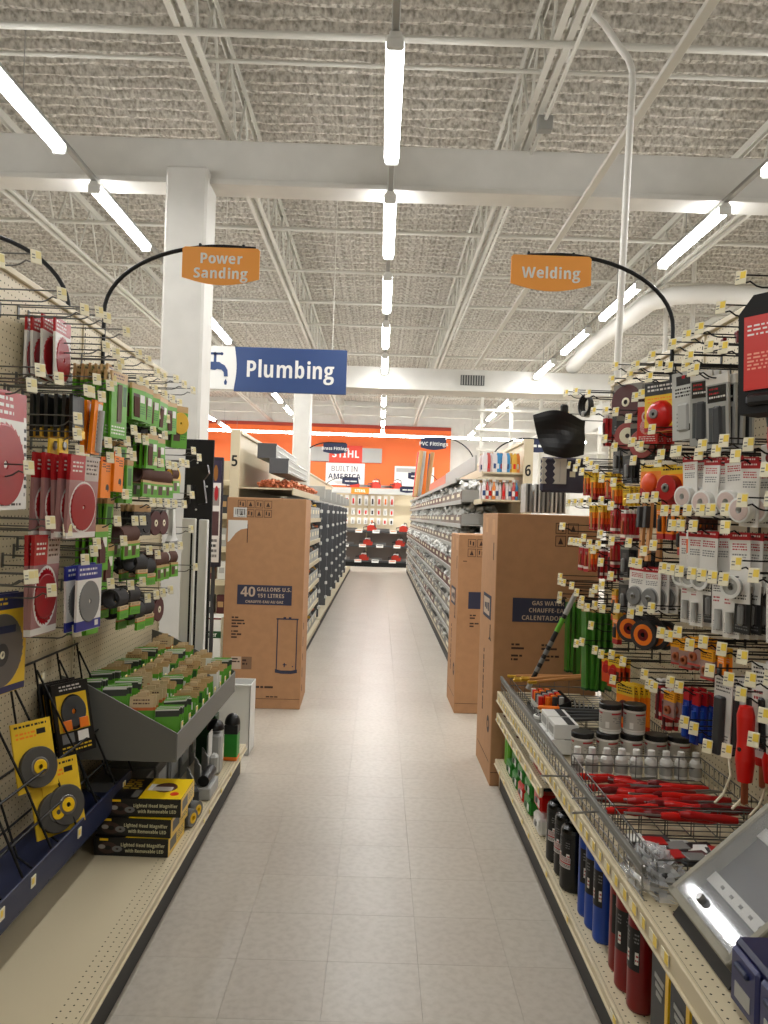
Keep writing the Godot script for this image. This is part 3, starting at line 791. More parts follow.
# a deck with two rows of punched holes behind its rolled front edge
func shelf(g: Node, s: int, near: float, far: float, y: float, lip: float, back: float, called: String, deep := 0.03) -> MeshInstance3D:
	var b := MB.new()
	var n := int(round((far - near) / 0.0254))
	var w := (far - near) / n
	var hx := lip + 0.012
	# front strip with holes
	holes(b, V(s * hx, y, near), Vector3(0, 0, -1), Vector3(s, 0, 0), n, 3, Vector3(0, 1, 0), w, 0.0034, 0)
	b.ab(V(s * (hx + 3 * w), y - 0.012, near), V(s * (back - 0.13), y, far))
	b.ab(V(s * (back - 0.128), y - 0.018, near), V(s * back, y - 0.008, far))
	var o := obj(called, b.done(), M.cream, g)
	var u := MB.new()
	u.ab(V(s * hx, y - 0.014, near), V(s * (hx + 3 * w), y - 0.008, far))
	obj("underside", u.done(), M.hole_black, o)
	var l := MB.new()
	l.ab(V(s * lip, y - deep, near), V(s * (lip + 0.012), y + 0.002, far), 0.003)
	l.ab(V(s * (lip - 0.006), y - deep - 0.004, near), V(s * (lip + 0.008), y - deep + 0.004, far), 0.002)
	obj("price_rail", l.done(), M.cream, o)
	return o

func rail_labels(parent: Node, s: int, x: float, y: float, list: Array, seed_: int) -> void:
	var q := RandomNumberGenerator.new()
	q.seed = seed_
	for d in list:
		var w := q.randf_range(0.03, 0.055)
		var o := obj("price_label", bx(Vector3(0.002, 0.024, w)), M.tag_white, parent, V(s * (x - 0.0015), y, d))
		obj("price_strip", bx(Vector3(0.0012, 0.024, w * 0.45)), M.tag_yellow, o, Vector3(-s * 0.0014, 0, w * 0.27))

func near_gondolas() -> void:
	var a := gondola(-1, [0.7524, 1.9716, 3.1908, 4.41], 0.722, 1.25, "cream pegboard shelving unit of the sanding aisle side with bare base deck")
	rail_labels(a, -1, 0.720, 0.152, [1.72, 1.98, 3.35, 3.46, 3.72, 3.95, 4.2], 3)
	var b := gondola(1, [0.6224, 1.8416, 3.0608, 4.28], 0.682, 1.27, "cream pegboard shelving unit with the crowded welding hooks and shelves")
	rail_labels(b, 1, 0.680, 0.152, [2.1, 2.62, 2.95, 3.3, 3.45, 3.7, 3.95, 4.1], 4)
	var t := shelf(b, 1, 0.62, 4.28, 0.545, 0.682, 1.27, "shelf", 0.05)
	var ls := []
	for i in 34: ls.append(1.75 + i * 0.074)
	rail_labels(t, 1, 0.680, 0.522, ls, 5)
	var m := shelf(b, 1, 3.1, 4.28, 0.425, 0.682, 1.27, "lower_shelf", 0.035)
	rail_labels(m, 1, 0.680, 0.407, [3.14, 3.3, 3.42, 3.55, 3.63, 3.78, 3.9, 4.0, 4.12, 4.22], 6)
	# arched sign brackets stand on the uprights (see signs)

# ---------------------------------------------------------------- aisles five and six
func far_gondola(s: int, near: float, far: float, label: String, digit: String) -> Node3D:
	var g := thing("gondola", label, "shelving")
	var b := MB.new()
	b.ab(V(s * 1.30, 0.0, near), V(s * 1.36, 2.20, far))
	obj("back_panel", b.done(), M.cream, g)
	var c := MB.new()
	c.ab(V(s * 1.28, 2.2, near), V(s * 1.38, 2.235, far), 0.004)
	obj("top_cap", c.done(), M.cream, g)
	var p := MB.new()
	p.ab(V(s * 1.285, 0.0, near - 0.04), V(s * 1.37, 2.235, near), 0.004)
	var post := obj("end_post", p.done(), M.cream, g)
	lettering(digit, 0.10, mat("ink", Color(0.03, 0.03, 0.03), 0.6), post, V(s * 1.327, 1.95, near - 0.041), Vector3.ZERO, true, 0.002, "numeral", 0.8)
	var k := MB.new()
	k.ab(V(s * 0.752, 0, near), V(s * 0.79, 0.112, far))
	obj("kick_plate", k.done(), M.kick_grey, g)
	return g

func plain_shelf(g: Node, s: int, near: float, far: float, y: float, lip: float, deep: float, m: Material) -> void:
	var b := MB.new()
	b.ab(V(s * lip, y - 0.015, near), V(s * 1.30, y, far))
	var o := obj("shelf", b.done(), m, g)
	var l := MB.new()
	l.ab(V(s * (lip - 0.006), y - deep, near), V(s * (lip + 0.006), y + 0.004, far), 0.002)
	obj("price_rail", l.done(), m, o)

# a heap of small pipe fittings: short tubes and elbows lying anyhow in a box of the given size
func heap(key: String, w: float, h: float, l: float, count: int, r: float, sd: int) -> ArrayMesh:
	if GEO.has(key): return GEO[key]
	var q := RandomNumberGenerator.new()
	q.seed = sd
	var b := MB.new()
	for i in count:
		var p := Vector3(q.randf_range(-w / 2, w / 2), q.randf_range(0.0, h), q.randf_range(-l / 2, l / 2))
		var a := Vector3(q.randf_range(-1, 1), q.randf_range(-0.6, 0.6), q.randf_range(-1, 1)).normalized()
		var len := q.randf_range(1.6, 3.0) * r
		if i % 3 == 0:
			var c := a.cross(Vector3(0.3, 1, 0.2)).normalized()
			b.tube([p - a * len, p - a * len * 0.2, p + c * len * 0.2, p + c * len], r, 6)
		else:
			b.tube([p - a * len, p - a * len * 0.45], r * 1.15, 6)
			b.tube([p - a * len * 0.45, p + a * len * 0.45], r * 0.9, 6, false)
			b.tube([p + a * len * 0.45, p + a * len], r * 1.15, 6)
	GEO[key] = b.done()
	return GEO[key]

func bin_proto(key: String, w: float, h: float, l: float, m: Material, front: Material) -> Node3D:   # open tray, its front faces +z, base at the origin
	if PRO.has(key): return PRO[key]
	var p := proto("stock_bin")
	var b := MB.new()
	b.ab(Vector3(-l / 2, 0, -w), Vector3(l / 2, 0.004, 0))
	b.ab(Vector3(-l / 2, 0, -w), Vector3(-l / 2 + 0.005, h, 0))
	b.ab(Vector3(l / 2 - 0.005, 0, -w), Vector3(l / 2, h, 0))
	b.ab(Vector3(-l / 2, 0, -w), Vector3(l / 2, h, -w + 0.005))
	obj("tray", b.done(), m, p)
	obj("front_panel", bx(Vector3(l, h * 0.9, 0.006), 0.001), front, p, Vector3(0, h * 0.45, 0.003))
	obj("bin_label", bx(Vector3(l * 0.5, h * 0.35, 0.002)), M.tag_white, p, Vector3(0, h * 0.5, 0.007))
	PRO[key] = p
	return p

func aisle_five() -> void:
	var s := -1
	mat("divider_grey", Color(0.33, 0.335, 0.345), 0.5)
	var g := far_gondola(s, 7.0, 20.6, "long cream shelving run of aisle five with grey bins and dark dividers", "5")
	for y in [0.12, 0.40, 0.66, 0.92, 1.18, 1.44]:
		plain_shelf(g, s, 7.0, 10.05, y, 0.775 if y > 0.2 else 0.745, 0.045, M.cream)
		plain_shelf(g, s, 10.1, 20.6, y, 0.86 if y > 0.2 else 0.745, 0.03, M.grey if y > 0.2 else M.cream)
	plain_shelf(g, s, 7.0, 10.05, 1.72, 0.80, 0.06, M.cream)
	plain_shelf(g, s, 10.1, 20.6, 1.70, 0.95, 0.05, M.light_grey)
	# two long wire-fronted steel bins at the head
	for i in 2:
		var bn := thing("wire_front_bin", ["grey steel bin with a wire front above the copper fittings", "grey steel bin with a wire front, upper and farther of the two"][i], "bin", V(-0.98 - 0.13 * i, 1.86 + i * 0.145, 7.14 + i * 0.10), "wire front bins")
		var b := MB.new()
		b.ab(Vector3(-0.06, 0, -1.75), Vector3(0.12, 0.006, 0))
		b.ab(Vector3(-0.06, 0, -1.75), Vector3(-0.054, 0.13, 0))
		obj("tray", b.done(), M.light_grey, bn)
		obj("end_plate", bx(Vector3(0.18, 0.14, 0.008), 0.002), M.divider_grey, bn, Vector3(0.03, 0.07, 0.0))
		var w := MB.new()
		for k in 30: w.tube([Vector3(0.12, 0, -0.06 * k), Vector3(0.12, 0.12, -0.06 * k)], 0.007, 4, false)
		for y in [0.02, 0.07, 0.12]: w.tube([Vector3(0.12, y, 0), Vector3(0.12, y, -1.75)], 0.009, 4, false)
		obj("wire_front", w.done(), M.white, bn)
		for k in 6: obj("divider", bx(Vector3(0.16, 0.10, 0.004)), M.light_grey, bn, Vector3(0.03, 0.055, -0.25 * (k + 1)))
	for k in 6:
		var o := obj("copper_fittings", heap("copper%d" % (k % 2), 0.30, 0.06, 0.44, 80, 0.013, 30 + k % 2), M.copper, self, V(-0.97, 1.735, 7.25 + k * 0.45))
		tag(o, "loose copper pipe fittings on the upper shelf, %s pile from the numeral post" % nth(k), "fittings", "copper fittings")
		o.set_meta("kind", "stuff")
	# shelf stock of the first section: bins with mixed fittings
	var pb := bin_proto("bin5", 0.42, 0.14, 0.36, M.grey, M.light_grey)
	var rowname := ["lowest", "second", "third", "fourth", "fifth", "sixth"]
	for j in 6:
		for k in 8:
			var d := 7.22 + k * 0.37
			var y: float = [0.125, 0.405, 0.665, 0.925, 1.185, 1.445][j]
			copy(pb, V(-0.79, y, d), Vector3(0, 90, 0), "grey bin of brass fittings on the %s aisle five shelf, %s along" % [rowname[j], nth(k)], "bin", "aisle five fitting bins")
			var o := obj("pipe_fittings", heap("mix%d" % ((j + k) % 3), 0.3, 0.10, 0.3, 26, 0.016, 60 + (j + k) % 3), [M.steel, M.copper, M.light_grey, M.gold][(j * 5 + k * 3) % 4], self, V(-0.97, y + 0.07, d))
			tag(o, "heap of metal fittings in %s aisle five bin, %s shelf" % [nth(k), rowname[j]], "fittings", "aisle five fittings")
			o.set_meta("kind", "stuff")
	# tall dark dividers with white pegs, black and white plumbing stock between them
	for k in 7:
		var d: float = 10.12 + k * 1.3
		var dv := thing("display_divider", "tall dark grey display divider on aisle five, %s from the copper fittings" % nth(k), "divider", V(-0.98, 0.12, d), "dark dividers")
		obj("panel", bx(Vector3(0.42, 1.50, 0.04), 0.004), mat("divider_grey", Color(0.33, 0.335, 0.345), 0.5), dv, Vector3(0, 0.775, 0))
		obj("cap_board", bx(Vector3(0.50, 0.16, 0.06), 0.004), M.light_grey, dv, Vector3(0, 1.66, 0))
		for j in 7:
			obj("white_peg", bx(Vector3(0.035, 0.045, 0.05), 0.006), M.white, dv, Vector3(0.21, 0.15 + j * 0.21, 0.0))
	var kinds := [M.grey, M.light_grey, M.grey, M.dark_grey, M.white, M.light_grey, M.white]
	for k in 7:
		for j in 6:
			for c in 3:
				var d := 10.30 + k * 1.3 + c * 0.36
				var y: float = [0.125, 0.405, 0.665, 0.925, 1.185, 1.445][j]
				var st := proto("faucet_box")
				var hgt := 0.13 + 0.05 * ((j + c + k) % 3)
				var bd := obj("carton", bx(Vector3(0.26, hgt, 0.27), 0.006), kinds[(j * 2 + c * 3 + k * 5) % 7], st, Vector3(0, hgt / 2, 0))
				obj("front_label", bx(Vector3(0.004, hgt * 0.5, 0.16)), kinds[(j * 2 + c * 3 + k * 5 + 2) % 7], bd, Vector3(0.131, 0.0, 0))
				add_child(st, true)
				st.position = V(-1.02, y, d)
				tag(st, "boxed plumbing part on %s aisle five shelf, bay %s, %s in bay" % [rowname[j], nth(k), nth(c)], "box", "aisle five boxes")

func aisle_six() -> void:
	var s := 1
	var g := far_gondola(s, 7.0, 20.6, "long shelving run of aisle six stacked with white plastic fittings", "6")
	var ys := [0.145, 0.36, 0.56, 0.78, 1.00, 1.22, 1.44, 1.68, 1.92]
	for j in ys.size():
		var lip := (0.747 if j == 0 else 0.735) if j < 5 else 0.80
		plain_shelf(g, s, 7.6 if j < 8 else 8.2, 20.6, ys[j], lip, 0.03 if j == 0 else 0.04, M.light_grey if j else M.cream)
	for y in [0.45, 0.85, 1.22, 1.68, 1.93]:
		plain_shelf(g, s, 7.0, 7.56, y, 0.92, 0.045, M.cream)
	var tones := [mat("bin_taupe", Color(0.50, 0.44, 0.40), 0.6), mat("bin_grey", Color(0.56, 0.54, 0.51), 0.6), mat("bin_rust", Color(0.44, 0.31, 0.28), 0.6)]
	var protos := []
	for i in 3: protos.append(bin_proto("bin6_%d" % i, 0.40, 0.10, 0.58, M.light_grey, tones[i]))
	for j in 8:
		for k in 21:
			var d := 7.95 + k * 0.61
			var lip := 0.745 if j < 5 else 0.81
			copy(protos[(0 if j > 4 else 1 if j < 3 else 2) if (k / 4) % 2 == 0 else (j + 1) % 3], V(lip, ys[j] + 0.003, d), Vector3(0, -90, 0), "open bin on aisle six, %s shelf up, %s from the numeral post" % [nth(j), nth(k)], "bin", "aisle six bins")
			var o := obj("plastic_fittings", heap("pvc%d" % ((j * 3 + k) % 4), 0.32, 0.12, 0.52, 40, 0.023, 80 + (j * 3 + k) % 4), M.white if (j + k) % 5 else M.light_grey, self, V(lip + 0.19, ys[j] + 0.06, d))
			tag(o, "white pipe fittings heaped in aisle six bin, %s shelf up, %s along" % [nth(j), nth(k)], "fittings", "white plastic fittings")
			o.set_meta("kind", "stuff")
	# shelf ends: small boxes and wire fronts in the first bay
	var q := RandomNumberGenerator.new()
	q.seed = 15
	var cols := [M.white, M.light_grey, M.red, M.white, M.light_grey, M.grey]
	for j in 3:
		for k in 4:
			var bxh := q.randf_range(0.12, 0.22)
			var st := thing("small_carton", "small plumbing carton in the first bay of aisle six, %s shelf up, %s along" % [nth(j), nth(k)], "box", V(1.02, [0.45, 0.85, 1.22, 1.22][j], 7.06 + k * 0.14), "first bay cartons")
			obj("carton", bx(Vector3(0.18, bxh, 0.12), 0.004), cols[(j * 3 + k) % 6], st, Vector3(0, bxh / 2, 0))
			obj("front_label", bx(Vector3(0.003, bxh * 0.4, 0.08)), cols[(j * 3 + k + 2) % 6], st, Vector3(-0.091, bxh / 2, 0))
	# header board with small print above the top shelf and tubes standing in it
	var hb := thing("shelf_header_board", "long grey header board along the top of aisle six", "header board", V(0.98, 2.0, 8.0))
	var hm := MB.new()
	hm.ab(Vector3(-0.01, 0, -3.6), Vector3(0.01, 0.16, 0), 0.003)
	obj("board", hm.done(), M.light_grey, hb)
	var hm2 := MB.new()
	hm2.ab(Vector3(-0.012, -0.02, -7.4), Vector3(0.008, 0.15, -3.62), 0.003)
	obj("printed_board", hm2.done(), mat("salmon", Color(0.80, 0.42, 0.30), 0.5), hb)
	var tubes := [M.tan, M.light_grey, M.orange, M.tan, M.bright_red, M.red, M.sign_blue, M.grey]
	for i in 8:
		var tb := MB.new()
		tb.tube([Vector3(0, 0, 0), Vector3(0.10 - 0.02 * (i % 3), 0.95, -0.05 + i * 0.012)], 0.045, 10)
		tag(obj("pipe_insulation", tb.done(), tubes[i], self, V(0.66 + 0.085 * (i % 4) + 0.06, 1.925, 16.0 + 0.11 * i)), "leaning coloured foam tube standing on aisle six top shelf, %s of eight" % nth(i), "tube", "leaning foam tubes")
	# two rows of pouches and slim bottles standing at the head of the aisle
	var bag := [mat("bag_blue", Color(0.26, 0.56, 0.76), 0.3), mat("bag_yellow", Color(0.88, 0.70, 0.28), 0.3), mat("bag_white", Color(0.86, 0.84, 0.84), 0.3), mat("bag_red", Color(0.78, 0.34, 0.32), 0.3), mat("bag_orange", Color(0.88, 0.52, 0.22), 0.3)]
	var tints := ["blue", "yellow", "white", "red", "orange"]
	var pouch := MB.new()
	pouch.prism(PackedVector2Array([Vector2(-0.020, 0), Vector2(0.020, 0), Vector2(0.024, 0.07), Vector2(0.020, 0.15), Vector2(0.008, 0.175), Vector2(-0.008, 0.175), Vector2(-0.020, 0.15), Vector2(-0.024, 0.07)]), -0.015, 0.015)
	var pmesh := pouch.done()
	var slim := MB.new()
	slim.lathe([Vector2(0, 0), Vector2(0.015, 0), Vector2(0.016, 0.01), Vector2(0.016, 0.11), Vector2(0.007, 0.14), Vector2(0.006, 0.165), Vector2(0, 0.166)], 10)
	var smesh := slim.done()
	for j in 2:
		for k in 22:
			var kk: int = ([2, 3, 2, 2, 0, 0, 2, 0, 1, 1, 4] if j == 0 else [2, 3, 2, 4, 2, 2, 3, 2, 2, 3, 0])[k % 11]
			var b := proto("pouch_pack" if j == 0 else "slim_bottle")
			var o := obj("pouch" if j == 0 else "bottle", pmesh if j == 0 else smesh, bag[kk], b)
			obj("label", bx(Vector3(0.026, 0.05, 0.034), 0.004), [M.white, M.sign_blue, M.white, M.bright_red][(k * 3 + j) % 4], o, Vector3(0, 0.055, 0))
			obj("top_card", bx(Vector3(0.030, 0.022, 0.020), 0.003), [M.white, M.light_grey, M.tan][k % 3], o, Vector3(0, 0.17, 0))
			add_child(b, true)
			b.position = V(0.945 + 0.030 * (k % 11), [1.932, 1.682][j], 7.05 + 0.20 * (k / 11) + 0.012 * (k % 3))
			tag(b, "%s %s at the head of aisle six, %s row, %s along, %s file" % [tints[kk], ["pouch", "slim bottle"][j], ["upper", "lower"][j], nth(k % 11), ["front", "rear"][k / 11]], ["pouch", "bottle"][j], ["pouches at the aisle head", "slim bottles at the aisle head"][j])

# ---------------------------------------------------------------- end wall display
func back_display() -> void:
	var g := thing("end_display", "cream pegboard display with grey shelves across the far end of the aisle", "display shelving", V(0, 0, 22.5))
	obj("back_panel", bx(Vector3(4.4, 2.1, 0.05)), M.cream, g, Vector3(-0.4, 1.15, -0.3))
	for x in [-1.35, 0.0, 1.35]:
		obj("upright", bx(Vector3(0.04, 2.15, 0.07), 0.004), M.cream_dark, g, Vector3(x - 0.38, 1.1, -0.27))
	for y in [0.16, 0.60, 1.02]:
		var sh := obj("shelf", bx(Vector3(4.4, 0.03, 0.40), 0.004), M.grey, g, Vector3(-0.4, y, -0.08))
		obj("price_rail", bx(Vector3(4.4, 0.05, 0.012)), M.dark_grey, sh, Vector3(0, 0.0, 0.205))
	obj("kick_plate", bx(Vector3(4.4, 0.14, 0.05)), M.black_matte, g, Vector3(-0.4, 0.07, 0.06))
	obj("inner_panel", bx(Vector3(4.4, 0.9, 0.02)), mat("taupe", Color(0.50, 0.46, 0.43), 0.6), g, Vector3(-0.4, 0.6, -0.265))
	# packages on pegs
	var q := RandomNumberGenerator.new()
	q.seed = 9
	for j in 3:
		for k in 12:
			var b := proto("carded_part")
			var hh: float = [0.30, 0.20, 0.19][j]
			var c := obj("card", bx(Vector3(0.11, hh, 0.012), 0.003), M.white, b, Vector3(0, -hh / 2, 0))
			obj("part_shape", bx(Vector3(0.05, hh * 0.55, 0.03), 0.012), [M.bright_red, M.dark_grey, M.light_grey, M.orange][q.randi_range(0, 3)], c, Vector3(0, -hh * 0.08, 0.014))
			add_child(b, true)
			b.position = V(-1.75 + k * 0.19, [2.08, 1.70, 1.42][j], 22.72)
			tag(b, "white carded machine part on the far display, %s row down, %s across" % [nth(j), nth(k)], "carded part", "far display cards")
	# chain saws on the shelves
	var cs := proto("chain_saw")
	var body := MB.new()
	body.prism(PackedVector2Array([Vector2(-0.16, 0), Vector2(0.10, 0), Vector2(0.12, 0.08), Vector2(0.06, 0.16), Vector2(-0.06, 0.19), Vector2(-0.16, 0.14)]), -0.07, 0.07)
	obj("engine_housing", body.done(), mat("saw_orange", Color(0.70, 0.17, 0.09), 0.45), cs)
	obj("top_cover", bx(Vector3(0.15, 0.05, 0.12), 0.015), M.white, cs, Vector3(-0.04, 0.19, 0))
	var hd := MB.new()
	hd.tube([Vector3(0.08, 0.10, 0.08), Vector3(0.06, 0.24, 0.07), Vector3(-0.02, 0.27, 0), Vector3(-0.05, 0.25, -0.07), Vector3(-0.05, 0.05, -0.08)], 0.014, 6)
	hd.tube([Vector3(-0.15, 0.13, 0), Vector3(-0.27, 0.11, 0), Vector3(-0.27, 0.03, 0), Vector3(-0.15, 0.02, 0)], 0.016, 6)
	obj("handle", hd.done(), M.dark_grey, cs)
	obj("guide_bar", bx(Vector3(0.40, 0.075, 0.012), 0.02), M.steel, cs, Vector3(0.30, 0.05, 0.05))
	for j in 3:
		for k in 3:
			copy(cs, V(-1.35 + k * 0.95 + 0.1 * j, [0.176, 0.616, 1.036][j], 22.55), Vector3(0, 8 - 12 * k, 0), "orange-red chain saw with grey bar on the far display, %s shelf up, %s across" % [nth(j), nth(k)], "chain saw", "chain saws")
	for j in 3:
		for k in 6:
			var sg := thing("price_card", "white price card standing on far display shelf edge, %s shelf up, %s across" % [nth(j), nth(k)], "sign", V(-1.6 + k * 0.5 + 0.12 * (j % 2), [0.12, 0.56, 0.98][j], 22.345), "far display price cards")
			obj("card", bx(Vector3(0.20, 0.09, 0.008), 0.001), M.white, sg, Vector3(0, 0.05, 0))
			obj("print_band", bx(Vector3(0.16, 0.02, 0.002)), [M.orange, M.dark_grey][k % 2], sg, Vector3(0, 0.065, 0.0045))
	# boxed saws along the top of the display
	for k in 3:
		copy(cs, V(-0.75 + k * 0.62, 2.30, 22.55), Vector3(0, 14 + 10 * k, 0), "chain saw standing on top of the far display, %s across" % nth(k), "chain saw", "chain saws on top")
	var hb := thing("display_header", "grey header strip with a small orange brand plate above the far display", "sign", V(-0.4, 2.2, 22.4))
	obj("strip", bx(Vector3(4.3, 0.17, 0.04), 0.004), M.light_grey, hb)
	var pl := obj("brand_plate", bx(Vector3(0.52, 0.18, 0.012), 0.002), M.orange, hb, Vector3(-0.20, 0.0, 0.026))
	lettering("STIHL", 0.085, M.white, pl, Vector3(0, 0, 0.007), Vector3.ZERO, true, 0.004)
	# wall sign: grey band with the red plate
	var ws := thing("brand_sign", "grey wall band with a red plate and white brand letters on the orange wall", "sign", V(-1.15, 3.31, 23.40))
	obj("band", bx(Vector3(2.3, 0.44, 0.05), 0.004), M.light_grey, ws)
	var rp := obj("plate", bx(Vector3(1.0, 0.52, 0.02), 0.002), mat("plate_red", Color(0.88, 0.22, 0.10), 0.45), ws, Vector3(0.05, 0.02, 0.035))
	lettering("STIHL", 0.22, M.white, rp, Vector3(0.0, 0.0, 0.011), Vector3(0, 0, 0), true, 0.006)
	var po := thing("poster", "white poster reading built in America hung on the orange wall", "poster", V(-1.10, 2.72, 23.42))
	obj("sheet", bx(Vector3(1.18, 0.68, 0.02), 0.002), M.white, po)
	lettering("BUILT IN", 0.15, M.navy, po, Vector3(-0.02, 0.16, 0.011), Vector3.ZERO, false, 0.003)
	lettering("AMERICA", 0.16, M.navy, po, Vector3(-0.02, -0.07, 0.011), Vector3.ZERO, true, 0.003)
	for k in 3: obj("print_line", bx(Vector3(0.7 - 0.1 * k, 0.02, 0.002)), M.light_grey, po, Vector3(0, -0.22 - 0.035 * k, 0.011))
	var p2 := thing("poster", "white poster with blue bands behind the leaning foam tubes", "poster", V(1.0, 2.62, 23.40))
	obj("sheet", bx(Vector3(1.2, 0.8, 0.02), 0.002), M.white, p2)
	obj("print_band", bx(Vector3(1.1, 0.12, 0.004)), M.light_grey, p2, Vector3(0, 0.28, 0.011))

# ---------------------------------------------------------------- water heater cartons
func carton(label: String, at: Vector3, w: float, h: float, l: float, turn := 0.0) -> Node3D:   # near face at z = 0, lower near corner at the origin
	var c := thing("heater_carton", label, "carton", at)
	c.rotation_degrees.y = turn
	var b := MB.new()
	b.ab(Vector3(0, 0, -l), Vector3(w, h, 0), 0.004)
	obj("carton_body", b.done(), M.kraft, c)
	var t := MB.new()
	t.ab(Vector3(0.0, h - 0.001, -l / 2 - 0.03), Vector3(w, h + 0.0012, -l / 2 + 0.03))
	obj("packing_tape", t.done(), M.kraft_pale, c)
	var fl := MB.new()
	fl.ab(Vector3(0.004, 0.075, -0.001), Vector3(w - 0.004, 0.078, 0.0008))
	obj("flap_seam", fl.done(), M.kraft_ink, c)
	return c

func ink(c: Node, x: float, y: float, w: float, h: float, m: Material, called := "printed_mark", z := 0.0) -> MeshInstance3D:
	return obj(called, bx(Vector3(w, h, 0.0014)), m, c, Vector3(x, y, z + 0.0003))

func small_lines(c: Node, x: float, y: float, list: Array, size: float, m: Material, z := 0.0) -> void:   # lines of print too small to read, as word lengths
	for i in list.size():
		var b := MB.new()
		var cx := x
		for l in list[i]:
			var w: float = l * size * 0.72
			b.ab(Vector3(cx, y - i * size * 1.9 - size / 2, z), Vector3(cx + w, y - i * size * 1.9 + size / 2, z + 0.0012))
			cx += w + size * 0.6
		if list[i].size(): obj("small_print", b.done(), m, c)

func handling_marks(c: Node, x: float, y: float, m: Material, s := 0.045, rows := 2, cols := 4) -> void:
	for j in rows:
		for i in cols:
			var p := Vector2(x + i * s * 1.15, y - j * s * 1.2)
			var b := MB.new()
			for e in [[-0.5, -0.5, 0.5, -0.44], [-0.5, 0.44, 0.5, 0.5], [-0.5, -0.5, -0.44, 0.5], [0.44, -0.5, 0.5, 0.5]]:
				b.ab(Vector3(p.x + e[0] * s, p.y + e[1] * s, 0), Vector3(p.x + e[2] * s, p.y + e[3] * s, 0.001))
			if (i + j) % 2:
				b.prism(PackedVector2Array([Vector2(p.x - 0.25 * s, p.y - 0.3 * s), Vector2(p.x + 0.25 * s, p.y - 0.3 * s), Vector2(p.x, p.y + 0.32 * s)]), 0, 0.001)
			else:
				b.ab(Vector3(p.x - 0.28 * s, p.y - 0.2 * s, 0), Vector3(p.x - 0.12 * s, p.y + 0.3 * s, 0.001))
				b.ab(Vector3(p.x + 0.08 * s, p.y - 0.3 * s, 0), Vector3(p.x + 0.26 * s, p.y + 0.18 * s, 0.001))
			obj("handling_mark", b.done(), m, c)

